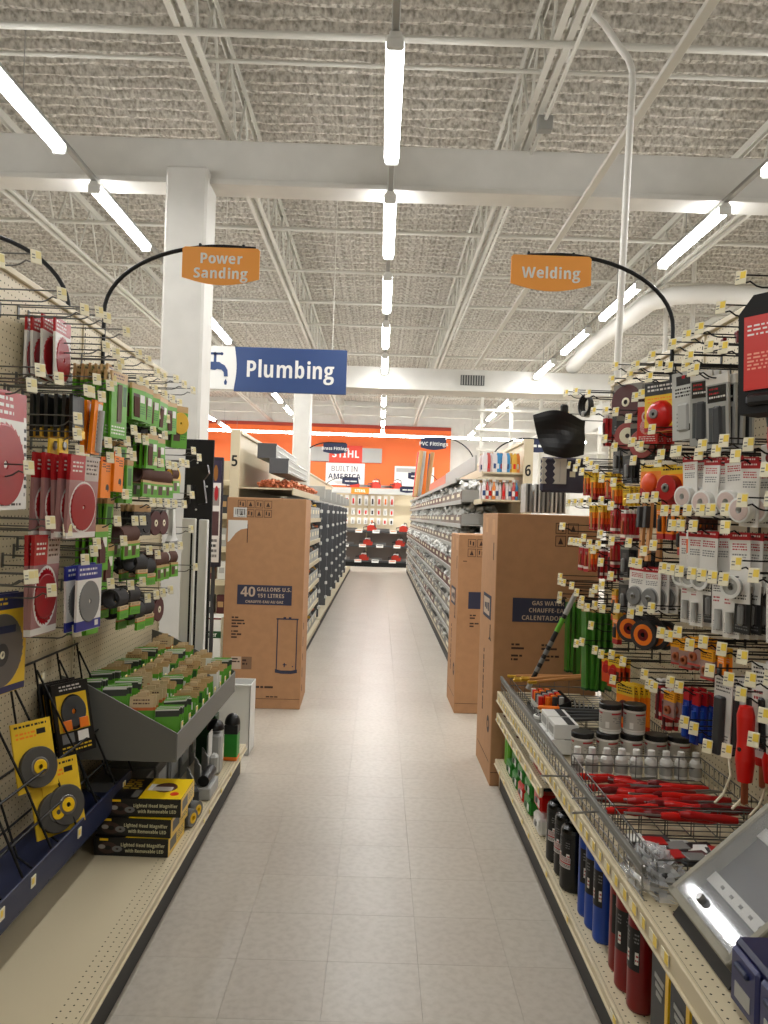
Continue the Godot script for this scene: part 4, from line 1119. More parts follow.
func cartons() -> void:
	var ik: Material = M.kraft_ink
	var bl: Material = M.carton_blue
	var pale := mat("carton_pale", Color(0.74, 0.66, 0.58), 0.6)
	# tall one on the sanding side
	var a := carton("tall brown water heater carton with a dark 40 gallon label", V(-1.165, 0, 5.87), 0.60, 1.605, 0.58, 1.5)
	handling_marks(a, 0.11, 1.555, ik, 0.058)
	ink(a, 0.10, 1.49, 0.10, 0.075, M.white, "barcode_sticker")
	for i in 6: ink(a, 0.066 + i * 0.013, 1.495, 0.005 + 0.003 * (i % 2), 0.045, M.grey, "bar", 0.0015)
	var wl := MB.new()
	wl.prism(PackedVector2Array([Vector2(0.012, 1.43), Vector2(0.158, 1.43), Vector2(0.158, 1.37), Vector2(0.11, 1.36), Vector2(0.07, 1.33), Vector2(0.03, 1.275), Vector2(0.012, 1.26)]), 0, 0.0015)
	var wo := obj("torn_sticker", wl.done(), M.white, a)
	small_lines(wo, 0.025, 1.405, [[2, 3, 3], [4, 3]], 0.011, ik)
	ink(a, 0.160, 1.33, 0.006, 0.14, ik)
	var lb := obj("dark_label", bx(Vector3(0.415, 0.150, 0.0016)), bl, a, Vector3(0.305, 0.865, 0.0005))
	lettering("40", 0.075, pale, lb, Vector3(-0.128, 0.022, 0.001), Vector3.ZERO, true, 0.0012)
	lettering("GALLONS U.S.", 0.029, pale, lb, Vector3(0.072, 0.043, 0.001), Vector3.ZERO, true, 0.0012)
	lettering("151 LITRES", 0.029, pale, lb, Vector3(0.048, -0.005, 0.001), Vector3.ZERO, true, 0.0012)
	lettering("CHAUFFE-EAU AU GAZ", 0.020, pale, lb, Vector3(0.0, -0.052, 0.001), Vector3.ZERO, true, 0.0012)
	small_lines(a, 0.062, 0.69, [[2, 3], [11], [4, 4, 2], [6]], 0.012, ik)
	small_lines(a, 0.062, 0.585, [[1, 4], [4, 4], [5]], 0.012, ik)
	var ht := MB.new()
	for e in [[0.408, 0.30, 0.416, 0.685], [0.556, 0.30, 0.564, 0.685], [0.402, 0.682, 0.570, 0.692], [0.455, 0.692, 0.475, 0.702], [0.495, 0.692, 0.515, 0.702], [0.46, 0.335, 0.49, 0.342], [0.468, 0.32, 0.476, 0.352], [0.530, 0.322, 0.540, 0.330]]:
		ht.ab(Vector3(e[0], e[1], 0), Vector3(e[2], e[3], 0.0012))
	ht.prism(PackedVector2Array([Vector2(0.402, 0.278), Vector2(0.445, 0.270), Vector2(0.525, 0.270), Vector2(0.570, 0.278), Vector2(0.570, 0.305), Vector2(0.525, 0.295), Vector2(0.445, 0.295), Vector2(0.402, 0.305)]), 0, 0.0012)
	obj("heater_drawing", ht.done(), bl, a)
	ink(a, 0.105, 0.345, 0.075, 0.095, pale, "certificate_mark"); ink(a, 0.186, 0.345, 0.075, 0.095, mat("kraft_mid", Color(0.50, 0.38, 0.28), 0.7), "certificate_mark")
	small_lines(a, 0.07, 0.375, [[6], [5, 2]], 0.011, ik); small_lines(a, 0.152, 0.365, [[3], [2, 1]], 0.014, ik)
	small_lines(a, 0.15, 0.165, [[6, 2, 3, 2, 6]], 0.015, ik)
	small_lines(a, 0.34, 0.072 + 0.02, [[4, 4, 4]], 0.009, ik)
	for i in 5: obj("side_print", bx(Vector3(0.0012, 0.05 + 0.02 * (i % 2), 0.03)), ik, a, Vector3(0.6004, 0.62 - i * 0.12, -0.12))
	# tall one against the end of the welding shelf
	var b := carton("tall brown carton leaning on the welding shelf end with a dark three-line label", V(0.662, 0, 4.33), 0.585, 1.535, 0.56, 0.6)
	handling_marks(b, 0.36, 1.46, ik, 0.06, 2, 2)
	var l2 := obj("dark_label", bx(Vector3(0.47, 0.135, 0.0016)), bl, b, Vector3(0.335, 0.995, 0.0005))
	lettering("GAS WATER HEATER", 0.024, pale, l2, Vector3(0.03, 0.040, 0.001), Vector3.ZERO, true, 0.0012)
	lettering("CHAUFFE-EAU AU GAZ", 0.024, pale, l2, Vector3(0.03, 0.0, 0.001), Vector3.ZERO, true, 0.0012)
	lettering("CALENTADOR DE GAS", 0.026, pale, l2, Vector3(0.0, -0.043, 0.001), Vector3.ZERO, true, 0.0012)
	small_lines(b, 0.10, 0.80, [[2, 3], [9], [], [5, 2], [1, 3]], 0.011, ik)
	small_lines(b, 0.27, 0.80, [[2, 3], [11], [], [6, 2, 3], [6]], 0.011, ik)
	side_print(b, 1.535, 0.56, bl, pale, ik)
	# the shorter one behind it
	var c := carton("shorter brown carton with a dark label behind the taller one at aisle six", V(0.615, 0, 5.92), 0.56, 1.375, 0.55, 0.8)
	handling_marks(c, 0.10, 1.31, ik, 0.062, 2, 4)
	ink(c, 0.05, 1.17, 0.03, 0.006, ik)
	var l3 := obj("dark_label", bx(Vector3(0.40, 0.13, 0.0016)), bl, c, Vector3(0.285, 0.87, 0.0005))
	small_lines(l3, -0.08, 0.038, [[8, 4]], 0.02, pale, 0.0006)
	lettering("CHAUFFE-EAU", 0.021, pale, l3, Vector3(0.02, 0.0, 0.001), Vector3.ZERO, true, 0.0012)
	lettering("CALENTADOR", 0.023, pale, l3, Vector3(0.0, -0.041, 0.001), Vector3.ZERO, true, 0.0012)
	small_lines(c, 0.10, 0.755, [[2, 3], [5], [], [4, 4], [4]], 0.011, ik)
	small_lines(c, 0.20, 0.20, [[4, 2], [6]], 0.014, ik)
	side_print(c, 1.375, 0.55, bl, pale, ik)

func side_print(b: Node, h: float, l: float, bl: Material, pale: Material, ik: Material) -> void:   # the face towards the aisle (x = 0)
	var t := Vector3(0, -90, 0)
	var f := obj("side_label", bx(Vector3(0.0016, 0.14, 0.30)), bl, b, Vector3(-0.0005, h * 0.64, -l / 2))
	obj("label_window", bx(Vector3(0.0016, 0.10, 0.22)), pale, f, Vector3(-0.0006, 0.0, -0.01))
	for k in 3: obj("print_bar", bx(Vector3(0.0014, 0.05 - 0.01 * k, 0.04)), bl, f, Vector3(-0.0014, 0.0, 0.06 - 0.06 * k))
	obj("side_mark", bx(Vector3(0.0014, 0.10, 0.02)), ik, b, Vector3(-0.0004, h - 0.22, -0.10))
	for i in 2: obj("side_mark", bx(Vector3(0.0014, 0.09, 0.10)), M.kraft_pale, b, Vector3(-0.0004, h - 0.07 - 0.01 * i, -0.38 + i * 0.26))
	for k in 9: obj("side_lettering", bx(Vector3(0.0012, 0.022 + 0.01 * (k % 3), 0.028)), ik, b, Vector3(-0.0004, h * 0.46 - k * 0.042, -l * 0.62))
	var ar := MB.new()
	ar.prism(PackedVector2Array([Vector2(-0.05, 0), Vector2(0.05, 0), Vector2(0.012, 0.02), Vector2(0.012, 0.09), Vector2(-0.012, 0.09), Vector2(-0.012, 0.02)]), 0, 0.0012)
	var ao := obj("arrow_mark", ar.done(), ik, b, Vector3(-0.0003, h * 0.52, -l * 0.25))
	ao.rotation_degrees = t
	var bw := MB.new()
	bw.lathe([Vector2(0.02, 0), Vector2(0.05, 0)], 14)
	var bo := obj("round_mark", bw.done(), ik, b, Vector3(-0.0008, 0.32, -l * 0.2))
	bo.rotation_degrees = Vector3(0, 0, 90)
	obj("flap_line", bx(Vector3(0.0012, 0.004, l - 0.1)), ik, b, Vector3(-0.0003, 0.12, -l / 2))

# ---------------------------------------------------------------- signs
func blade(w: float, h: float, t_: float, nip := 0.03) -> ArrayMesh:
	var b := MB.new()
	var o := PackedVector2Array([Vector2(-w / 2, h / 2 - 0.010), Vector2(-w / 2 + 0.01, h / 2), Vector2(w / 2 - 0.01, h / 2), Vector2(w / 2, h / 2 - 0.010), Vector2(w / 2, -h / 2 + nip)])
	for i in range(1, 12):       # gently bowed lower edge
		var t := float(i) / 12.0
		o.append(Vector2(w / 2 - w * t, -h / 2 + nip - nip * sin(PI * t)))
	o.append(Vector2(-w / 2, -h / 2 + nip))
	b.prism(o, -t_ / 2, t_ / 2)
	return b.done()

func arch(called_label: String, x: float, y: float, d: float, reach: float, rise: float, sx: float, w: float, h: float, plate: Material, lines: Array, size: float, tail := 0.14) -> Node3D:
	# post on the upright at x, quarter arch towards the aisle, sign plate hung in front of its end
	var o := thing("arch_sign", called_label, "sign", V(x, y, d))
	var s := signf(reach)
	var pts := [Vector3(0, -0.35, 0), Vector3(0, 0, 0)]
	for i in range(1, 15):
		var a := PI / 2 * i / 14.0
		pts.append(Vector3(s * absf(reach) * (1.0 - cos(a)), rise * sin(a), 0))
	pts.append(Vector3(reach + s * tail, rise - 0.006, 0))
	var b := MB.new()
	b.tube(pts, 0.009, 8)
	obj("arch_bar", b.done(), M.black_metal, o)
	if plate:
		var p := obj("sign_plate", blade(w, h, 0.006), plate, o, Vector3(sx, rise - h / 2 - 0.01, 0.014))
		for i in lines.size():
			lettering(lines[i], size, M.white, p, Vector3(0.0, ((lines.size() - 1) * 0.5 - i) * size * 1.45, 0.004), Vector3.ZERO, true, 0.002)
		if lines.is_empty(): small_lines(p, -w * 0.32, 0.0, [[5, 7]], 0.03, M.white, 0.003)
		for k in [-0.28, 0.28]:
			obj("clip", bx(Vector3(0.012, 0.03, 0.022), 0.003), M.black_metal, p, Vector3(k * w, h / 2 + 0.004, -0.012))
	return o

func signs() -> void:
	arch("orange Power Sanding sign on a black arch over the sanding pegboard", -1.245, 2.36, 3.40, 0.52, 0.305, 0.51, 0.34, 0.165, M.sign_orange, ["Power", "Sanding"], 0.045)
	arch("orange Welding sign on a black arch over the welding pegboard", 1.255, 2.36, 3.36, -0.50, 0.305, -0.545, 0.35, 0.155, M.sign_orange, ["Welding"], 0.047)
	arch("black arch bar curving into the next aisle above the red blade packs", -1.285, 2.28, 3.12, -0.52, 0.33, -0.5, 0.0, 0.0, null, [], 0.05)
	# aisle signs farther off: blue plates
	arch("blue Brass Fittings sign on an arch over aisle five", -1.33, 2.24, 12.3, 0.5, 0.40, 0.58, 0.38, 0.17, M.navy, ["Brass Fittings"], 0.048, 0.25)
	arch("blue PVC Fittings sign on an arch over aisle six", 1.33, 2.24, 11.0, -0.48, 0.40, -0.60, 0.36, 0.17, M.navy, ["PVC Fittings"], 0.052, 0.25)
	arch("smaller-looking blue sign on an arch beside the America poster", -1.33, 2.1, 18.2, 0.55, 0.28, 0.60, 0.38, 0.17, M.navy, [], 0.045, 0.2)
	arch("blue aisle sign on an arch before the foam tubes", 1.33, 2.15, 17.6, -0.35, 0.36, -0.52, 0.40, 0.16, M.navy, [], 0.042, 0.3)
	arch("blue aisle sign on an arch just above the far display header", 1.33, 1.95, 19.4, -0.45, 0.30, -0.66, 0.38, 0.15, M.navy, [], 0.045, 0.35)
	arch("blue sign of the next aisle turned edgewise above aisle six", 1.34, 2.2, 9.4, 0.45, 0.30, 0.55, 0.36, 0.16, M.navy, [], 0.045, 0.2)
	# the big department sign
	var o := thing("department_sign", "large blue hanging Plumbing sign with a white tap panel", "sign", V(-0.98, 2.785, 7.0))
	var b := MB.new()
	b.ab(Vector3(-0.385, -0.20, -0.012), Vector3(0.635, 0.205, 0.012), 0.003)
	var bp := obj("blue_panel", b.done(), M.sign_blue, o)
	lettering("Plumbing", 0.148, M.white, bp, Vector3(0.118, 0.005, 0.013), Vector3.ZERO, true, 0.006, "lettering", 0.86)
	var w := MB.new()
	var poly := PackedVector2Array([Vector2(-0.66, -0.185), Vector2(-0.66, 0.205)])
	for i in 11:
		var t := float(i) / 10.0
		poly.append(Vector2(-0.39 + 0.022 * sin(PI * t) + 0.004, 0.205 - 0.39 * t))
	w.prism(poly, -0.01, 0.016)
	var wp := obj("white_panel", w.done(), M.white, o)
	# tap drawing
	var tp := MB.new()
	tp.ab(Vector3(-0.62, 0.125, 0.016), Vector3(-0.50, 0.145, 0.019))
	for x in [-0.62, -0.56, -0.50]: tp.lathe([Vector2(0, 0.003), Vector2(0.014, 0.003), Vector2(0.014, 0), Vector2(0, 0)], 12, Transform3D(Basis(Vector3(1, 0, 0), PI / 2), Vector3(x, 0.135, 0.016)))
	tp.ab(Vector3(-0.572, 0.06, 0.016), Vector3(-0.548, 0.13, 0.019))
	tp.prism(PackedVector2Array([Vector2(-0.62, 0.0), Vector2(-0.60, 0.06), Vector2(-0.52, 0.06), Vector2(-0.50, 0.045), Vector2(-0.47, 0.03), Vector2(-0.445, -0.01), Vector2(-0.44, -0.07), Vector2(-0.475, -0.07), Vector2(-0.48, -0.03), Vector2(-0.50, -0.01), Vector2(-0.54, -0.005), Vector2(-0.56, -0.015), Vector2(-0.60, -0.01)]), 0.016, 0.019)
	tp.prism(PackedVector2Array([Vector2(-0.458, -0.09), Vector2(-0.445, -0.12), Vector2(-0.45, -0.145), Vector2(-0.468, -0.145), Vector2(-0.473, -0.12)]), 0.016, 0.019)
	obj("tap_drawing", tp.done(), M.sign_blue, wp)
	var hw := MB.new()
	for x in [-0.5, 0.5]: hw.tube([Vector3(x, 0.2, 0), Vector3(x, 2.22, 0)], 0.004, 4)
	obj("hanging_wire", hw.done(), M.joist_paint, o)

# ---------------------------------------------------------------- prints
func make_prints() -> void:
	var W := Color(0.88, 0.87, 0.84); var K := Color(0.06, 0.06, 0.07); var RD := Color(0.66, 0.10, 0.13); var G := Color(0.36, 0.64, 0.15); var DG := Color(0.12, 0.36, 0.12)
	var Y := Color(0.90, 0.74, 0.16); var OR := Color(0.95, 0.52, 0.08); var N := Color(0.10, 0.14, 0.34); var GY := Color(0.45, 0.45, 0.45); var TN := Color(0.76, 0.62, 0.42); var BR := Color(0.30, 0.16, 0.12)
	# red saw blade card
	sheet(128, 168, W); R(0, 0, 1, 0.24, RD); words(0.08, 0.05, 0.7, 3, 0.06, W, 2); C(0.5, 0.60, 0.47, W, 0.0); C(0.5, 0.60, 0.45, RD, 0.0, 24); C(0.5, 0.60, 0.06, W); R(0.25, 0.47, 0.75, 0.54, W); words(0.28, 0.485, 0.72, 1, 0.05, RD, 4); words(0.25, 0.68, 0.75, 3, 0.05, W, 5); R(0.93, 0.2, 1, 1, W); words(0.94, 0.3, 1.0, 9, 0.07, K, 6); words(0.05, 0.95, 0.9, 1, 0.04, K, 7); keep("pr_redblade", 0.3)
	# the same maker's blade in a clear pack
	sheet(128, 190, Color(0.62, 0.45, 0.44)); R(0, 0, 0.5, 0.3, RD); R(0.5, 0, 1, 0.3, Color(0.72, 0.66, 0.62)); words(0.08, 0.08, 0.45, 3, 0.05, W, 3); words(0.55, 0.05, 0.95, 4, 0.05, BR, 8); C(0.5, 0.62, 0.46, W, 0.0); C(0.5, 0.62, 0.43, Color(0.60, 0.07, 0.10), 0.0, 26); R(0.3, 0.52, 0.72, 0.57, W); C(0.5, 0.64, 0.05, W); R(0.0, 0.93, 1, 1, W); keep("pr_redpack", 0.2)
	# green abrasive sleeve with tan tops
	sheet(96, 160, G); R(0, 0, 1, 0.16, TN); words(0.1, 0.04, 0.8, 2, 0.05, BR, 2); R(0.35, 0.2, 0.65, 0.78, Color(0.50, 0.45, 0.40)); R(0.72, 0.2, 0.95, 0.5, DG); words(0.06, 0.82, 0.9, 3, 0.05, W, 9); keep("pr_greensheet", 0.3)
	sheet(96, 128, G); R(0, 0, 1, 0.15, TN); R(0.12, 0.28, 0.55, 0.85, BR); R(0.6, 0.28, 0.92, 0.5, W); words(0.6, 0.6, 0.95, 4, 0.06, DG, 4); keep("pr_greencard", 0.35)
	sheet(64, 128, G); R(0, 0, 1, 0.14, Color(0.75, 0.72, 0.62)); R(0.2, 0.2, 0.8, 0.6, DG); words(0.1, 0.68, 0.9, 4, 0.06, W, 5); keep("pr_greenslim", 0.35)
	# bins: tan headed packs
	sheet(96, 96, G); R(0, 0, 1, 0.28, Color(0.80, 0.70, 0.54)); words(0.15, 0.08, 0.85, 2, 0.08, BR, 3); R(0, 0.28, 1, 0.36, Color(0.80, 0.40, 0.18)); words(0.1, 0.6, 0.9, 4, 0.08, DG, 4); keep("pr_tanpack", 0.5)
	sheet(96, 96, Color(0.20, 0.22, 0.18)); R(0, 0, 1, 0.05, W); R(0, 0.20, 1, 1, G); words(0.1, 0.6, 0.9, 4, 0.08, W, 6); keep("pr_blackgreen", 0.4)
	sheet(96, 96, W); C(0.5, 0.4, 0.3, GY, 0.08); words(0.1, 0.8, 0.9, 2, 0.08, K, 6); R(0, 0, 1, 0.12, TN); keep("pr_whitepack", 0.4)
	# orange box, orange clear pack, black bits, yellow tab
	sheet(96, 144, OR); words(0.12, 0.06, 0.45, 2, 0.07, K, 3); words(0.5, 0.1, 0.9, 3, 0.07, BR, 6); C(0.65, 0.72, 0.16, K); R(0.4, 0.78, 0.7, 0.9, OR); keep("pr_orangebox", 0.4)
	sheet(64, 160, OR); R(0.45, 0.06, 1, 0.94, Color(0.78, 0.78, 0.76)); words(0.5, 0.2, 0.95, 9, 0.07, GY, 3); keep("pr_orangeclear", 0.2)
	sheet(96, 128, K)
	for i in 6: R(0.1 + i * 0.15, 0.1, 0.16 + i * 0.15, 0.95, Color(0.18, 0.17, 0.15))
	R(0.2, 0.72, 1, 1, Color(0.62, 0.50, 0.10)); keep("pr_blackbits", 0.4)
	sheet(64, 96, Y); C(0.55, 0.22, 0.22, GY); C(0.55, 0.22, 0.1, W); words(0.15, 0.55, 0.9, 4, 0.09, OR, 3); keep("pr_yellowtab", 0.4)
	# blade cards: blue and white, yellow and navy
	sheet(128, 176, W); R(0, 0, 1, 0.22, Color(0.14, 0.18, 0.52)); words(0.08, 0.05, 0.8, 2, 0.07, W, 2); C(0.5, 0.56, 0.44, GY, 0.05, 40); C(0.5, 0.56, 0.3, Color(0.40, 0.40, 0.40), 0.05); R(0, 0.85, 1, 1, Color(0.14, 0.18, 0.52)); R(0.75, 0.87, 0.9, 0.96, W); keep("pr_blueblade", 0.35)
	sheet(160, 208, Y); R(0, 0, 1, 0.16, N); words(0.08, 0.04, 0.6, 2, 0.05, Y, 2); C(0.48, 0.56, 0.47, GY, 0.0, 30); C(0.48, 0.56, 0.40, Color(0.52, 0.51, 0.49), 0.0); R(0.28, 0.38, 0.7, 0.44, N); C(0.48, 0.60, 0.10, Color(0.55, 0.53, 0.48)); C(0.48, 0.60, 0.07, K); C(0.48, 0.60, 0.03, W); R(0, 0.93, 1, 1, N); keep("pr_yellowblade", 0.35)
	# wire wheel card, black and yellow saw card
	sheet(128, 168, Y); words(0.08, 0.05, 0.9, 1, 0.07, K, 2); words(0.1, 0.15, 0.6, 2, 0.06, OR, 3); R(0.62, 0.14, 0.85, 0.22, K); keep("pr_wirecard", 0.4)
	sheet(128, 176, K); R(0.08, 0.16, 0.92, 0.68, Y); C(0.5, 0.42, 0.34, K); C(0.5, 0.42, 0.08, OR); R(0.12, 0.70, 0.45, 0.84, GY); R(0.55, 0.7, 0.85, 0.84, W); words(0.1, 0.88, 0.9, 2, 0.05, Y, 5); words(0.2, 0.04, 0.8, 2, 0.05, W, 7); keep("pr_sawcard", 0.3)
	# welding side
	sheet(96, 160, Color(0.62, 0.62, 0.60)); R(0, 0, 1, 0.12, W); R(0.08, 0.14, 0.92, 0.36, K); words(0.15, 0.17, 0.6, 2, 0.06, RD, 2); words(0.15, 0.28, 0.9, 1, 0.06, W, 3); R(0.12, 0.42, 0.88, 0.9, Color(0.30, 0.31, 0.32)); keep("pr_toolbag", 0.15)
	sheet(96, 160, Color(0.74, 0.74, 0.72)); R(0.2, 0.06, 0.85, 0.2, K); R(0.45, 0.05, 0.6, 0.1, RD); words(0.15, 0.24, 0.9, 3, 0.05, K, 3); words(0.2, 0.6, 0.7, 5, 0.06, GY, 7); R(0.6, 0.78, 0.9, 0.88, K); keep("pr_greybag", 0.15)
	sheet(96, 128, Y); R(0, 0, 1, 0.26, Color(0.16, 0.16, 0.17)); words(0.1, 0.06, 0.9, 2, 0.08, W, 3); words(0.1, 0.32, 0.9, 2, 0.06, OR, 4); R(0, 0.9, 1, 1, RD); keep("pr_redball", 0.35)
	sheet(96, 144, Color(0.74, 0.20, 0.20)); C(0.4, 0.35, 0.2, Color(0.85, 0.72, 0.70)); C(0.4, 0.35, 0.12, RD); C(0.65, 0.6, 0.2, Color(0.85, 0.72, 0.70)); words(0.1, 0.82, 0.9, 3, 0.05, W, 4); R(0, 0, 1, 0.12, W); keep("pr_redcard", 0.15)
	sheet(64, 144, Color(0.13, 0.13, 0.13)); R(0, 0, 1, 0.14, Color(0.5, 0.48, 0.44)); R(0.25, 0.25, 0.75, 0.8, Color(0.28, 0.26, 0.25)); words(0.1, 0.84, 0.9, 2, 0.06, GY, 4); keep("pr_darkcard", 0.4)
	sheet(96, 112, OR); R(0, 0, 1, 0.2, Y); R(0, 0.72, 1, 1, RD); words(0.1, 0.05, 0.9, 1, 0.1, K, 3); keep("pr_orangecard", 0.35)
	sheet(64, 160, W); R(0, 0, 1, 0.10, RD); words(0.15, 0.03, 0.85, 1, 0.06, W, 3); words(0.15, 0.15, 0.85, 3, 0.04, RD, 4); words(0.15, 0.30, 0.85, 3, 0.04, GY, 5); words(0.15, 0.88, 0.85, 2, 0.04, K, 6); keep("pr_wheelcard", 0.35)
	sheet(48, 160, Y); R(0, 0.28, 1, 0.5, OR); R(0, 0.5, 1, 0.74, Color(0.90, 0.32, 0.10)); R(0, 0.74, 1, 1, RD); R(0.35, 0.3, 0.65, 0.85, Color(0.85, 0.6, 0.3)); words(0.1, 0.08, 0.9, 3, 0.05, K, 4); words(0.1, 0.88, 0.9, 2, 0.04, W, 4); keep("pr_pencil", 0.35)
	sheet(64, 96, Y); words(0.1, 0.1, 0.9, 3, 0.09, K, 4); R(0.25, 0.45, 0.75, 0.9, Color(0.7, 0.5, 0.1)); keep("pr_yellowcard", 0.35)
	sheet(48, 160, RD); R(0, 0, 1, 0.12, W); R(0.3, 0.25, 0.7, 0.75, Color(0.62, 0.42, 0.36)); R(0, 0.8, 1, 0.9, Color(0.85, 0.8, 0.75)); keep("pr_slimred", 0.3)
	sheet(48, 160, OR); R(0, 0, 1, 0.2, Color(0.80, 0.62, 0.15)); R(0.2, 0.35, 0.8, 0.8, Color(0.28, 0.2, 0.18)); R(0, 0.85, 1, 1, RD); words(0.1, 0.24, 0.9, 2, 0.05, W, 4); keep("pr_orangeslim", 0.3)
	sheet(64, 144, W); R(0, 0, 1, 0.3, BR); C(0.3, 0.15, 0.12, W); C(0.65, 0.2, 0.12, OR); R(0, 0.5, 1, 0.8, Color(0.92, 0.40, 0.12)); words(0.1, 0.85, 0.9, 2, 0.05, RD, 4); keep("pr_orangewhite", 0.35)
	sheet(48, 168, Color(0.26, 0.52, 0.16))
	for i in 3: R(0.1 + i * 0.3, 0.05, 0.28 + i * 0.3, 0.95, Color(0.17, 0.38, 0.11))
	R(0, 0, 1, 0.05, TN); keep("pr_greentube", 0.3)
	sheet(96, 144, Color(0.85, 0.30, 0.12)); R(0, 0, 1, 0.3, Y); C(0.45, 0.42, 0.3, Color(0.75, 0.12, 0.08)); R(0.7, 0.45, 0.95, 0.9, BR); words(0.1, 0.06, 0.9, 2, 0.07, K, 4); keep("pr_flame", 0.35)
	sheet(96, 176, OR); R(0, 0, 1, 0.26, Y); words(0.1, 0.05, 0.9, 3, 0.06, K, 4); C(0.42, 0.55, 0.34, Color(0.35, 0.08, 0.08)); C(0.42, 0.55, 0.05, K); R(0, 0.9, 1, 1, Color(0.85, 0.25, 0.08)); keep("pr_yellowdisc", 0.35)
	sheet(64, 112, Color(0.62, 0.50, 0.47)); R(0, 0, 1, 0.35, Color(0.90, 0.62, 0.16)); C(0.5, 0.65, 0.25, Color(0.40, 0.25, 0.24)); words(0.1, 0.06, 0.9, 3, 0.08, BR, 3); R(0, 0.92, 1, 1, Color(0.75, 0.3, 0.28)); keep("pr_clearpink", 0.15)
	sheet(64, 176, W); words(0.1, 0.05, 0.9, 4, 0.045, K, 3); words(0.1, 0.3, 0.5, 2, 0.06, RD, 4); words(0.1, 0.75, 0.9, 5, 0.04, GY, 5); keep("pr_whitelong", 0.35)
	sheet(48, 144, Color(0.12, 0.18, 0.50)); R(0, 0, 1, 0.25, RD); R(0.3, 0.3, 0.7, 0.95, Color(0.20, 0.30, 0.62)); keep("pr_bluetube", 0.25)
	sheet(128, 160, Color(0.16, 0.28, 0.52)); R(0, 0, 0.55, 1, Color(0.78, 0.16, 0.12)); words(0.06, 0.12, 0.5, 3, 0.06, W, 3); words(0.06, 0.5, 0.5, 5, 0.05, Color(0.9, 0.6, 0.5), 3); R(0.55, 0.1, 0.8, 0.2, OR); C(0.8, 0.8, 0.16, W, 0.12); keep("pr_helmet", 0.3)
	# jars, bottles, gas labels, magnifier box
	sheet(192, 64, Color(0.70, 0.68, 0.64)); R(0, 0, 1, 0.08, W)
	for k in 3:
		R(k / 3.0 + 0.03, 0.14, k / 3.0 + 0.22, 0.22, RD); words(k / 3.0 + 0.04, 0.34, k / 3.0 + 0.2, 4, 0.08, GY, 3); R(k / 3.0 + 0.25, 0.55, k / 3.0 + 0.31, 0.85, W)
	R(0, 0.92, 1, 1, W); keep("pr_jar", 0.35)
	sheet(192, 96, Color(0.05, 0.05, 0.055))
	for k in 2:
		words(k * 0.5 + 0.05, 0.12, k * 0.5 + 0.3, 3, 0.09, GY, 5); R(k * 0.5 + 0.05, 0.55, k * 0.5 + 0.22, 0.85, W); words(k * 0.5 + 0.06, 0.62, k * 0.5 + 0.2, 2, 0.1, RD, 4)
	keep("pr_gas", 0.35)
	sheet(192, 96, Color(0.72, 0.70, 0.68)); words(0.03, 0.1, 0.97, 3, 0.12, Color(0.62, 0.12, 0.12), 5); R(0.0, 0.5, 1.0, 0.62, RD); words(0.03, 0.7, 0.97, 2, 0.12, K, 7); keep("pr_gaslabel", 0.35)
	sheet(160, 96, Color(0.80, 0.78, 0.74)); R(0, 0, 1, 0.25, Color(0.6, 0.1, 0.1)); words(0.1, 0.35, 0.9, 4, 0.12, GY, 5); keep("pr_can", 0.35)
	sheet(160, 112, Color(0.95, 0.80, 0.08)); R(0, 0, 0.42, 1, K); R(0.46, 0.3, 0.6, 0.62, W); C(0.68, 0.45, 0.16, BR); R(0.52, 0.42, 0.8, 0.62, Color(0.75, 0.72, 0.68)); C(0.86, 0.75, 0.06, Color(0.85, 0.2, 0.1)); words(0.1, 0.1, 0.34, 5, 0.1, Y, 5); R(0.30, 0.6, 0.4, 0.95, GY); keep("pr_magtop", 0.3)
	sheet(160, 64, K); C(0.18, 0.55, 0.13, Color(0.25, 0.17, 0.15), 0.05); C(0.31, 0.6, 0.07, GY, 0.02); C(0.1, 0.5, 0.05, Color(0.6, 0.58, 0.55)); keep("pr_magfront", 0.3)
	sheet(64, 64, Y); R(0.1, 0.2, 0.5, 0.8, K); words(0.55, 0.25, 0.95, 4, 0.14, K, 4); keep("pr_magside", 0.3)
	sheet(64, 160, W); R(0, 0, 1, 0.22, Color(0.18, 0.14, 0.24)); C(0.5, 0.12, 0.2, Color(0.55, 0.35, 0.12)); R(0.1, 0.27, 0.9, 0.45, Color(0.55, 0.52, 0.50)); C(0.6, 0.32, 0.18, RD); R(0.1, 0.5, 0.9, 0.74, Color(0.32, 0.20, 0.20)); words(0.12, 0.78, 0.8, 4, 0.05, K, 4); keep("pr_stripboard", 0.35)

# ---------------------------------------------------------------- goods that hang on hooks: top centre at the origin, face towards +z
func hang(called: String, w: float, h: float, t: float, print_key: String, part := "card") -> Node3D:
	var p := proto(called)
	obj(part, card_mesh(w, h, t), M[print_key], p, Vector3(0, 0.012, 0))
	return p

func arc_label(r: float, y0: float, y1: float, a0: float, a1: float, k := 10) -> ArrayMesh:   # a label bent round part of a bottle
	var b := MB.new()
	for i in k:
		var t0 := lerpf(a0, a1, float(i) / k); var t1 := lerpf(a0, a1, float(i + 1) / k)
		var n0 := Vector3(cos(t0), 0, sin(t0)); var n1 := Vector3(cos(t1), 0, sin(t1))
		var u0 := float(i) / k; var u1 := float(i + 1) / k
		b.tri(n0 * r + Vector3(0, y0, 0), n1 * r + Vector3(0, y0, 0), n1 * r + Vector3(0, y1, 0), n0, n1, n1, Vector2(u0, 1), Vector2(u1, 1), Vector2(u1, 0))
		b.tri(n0 * r + Vector3(0, y0, 0), n1 * r + Vector3(0, y1, 0), n0 * r + Vector3(0, y1, 0), n0, n1, n0, Vector2(u0, 1), Vector2(u1, 0), Vector2(u0, 0))
	return b.done()

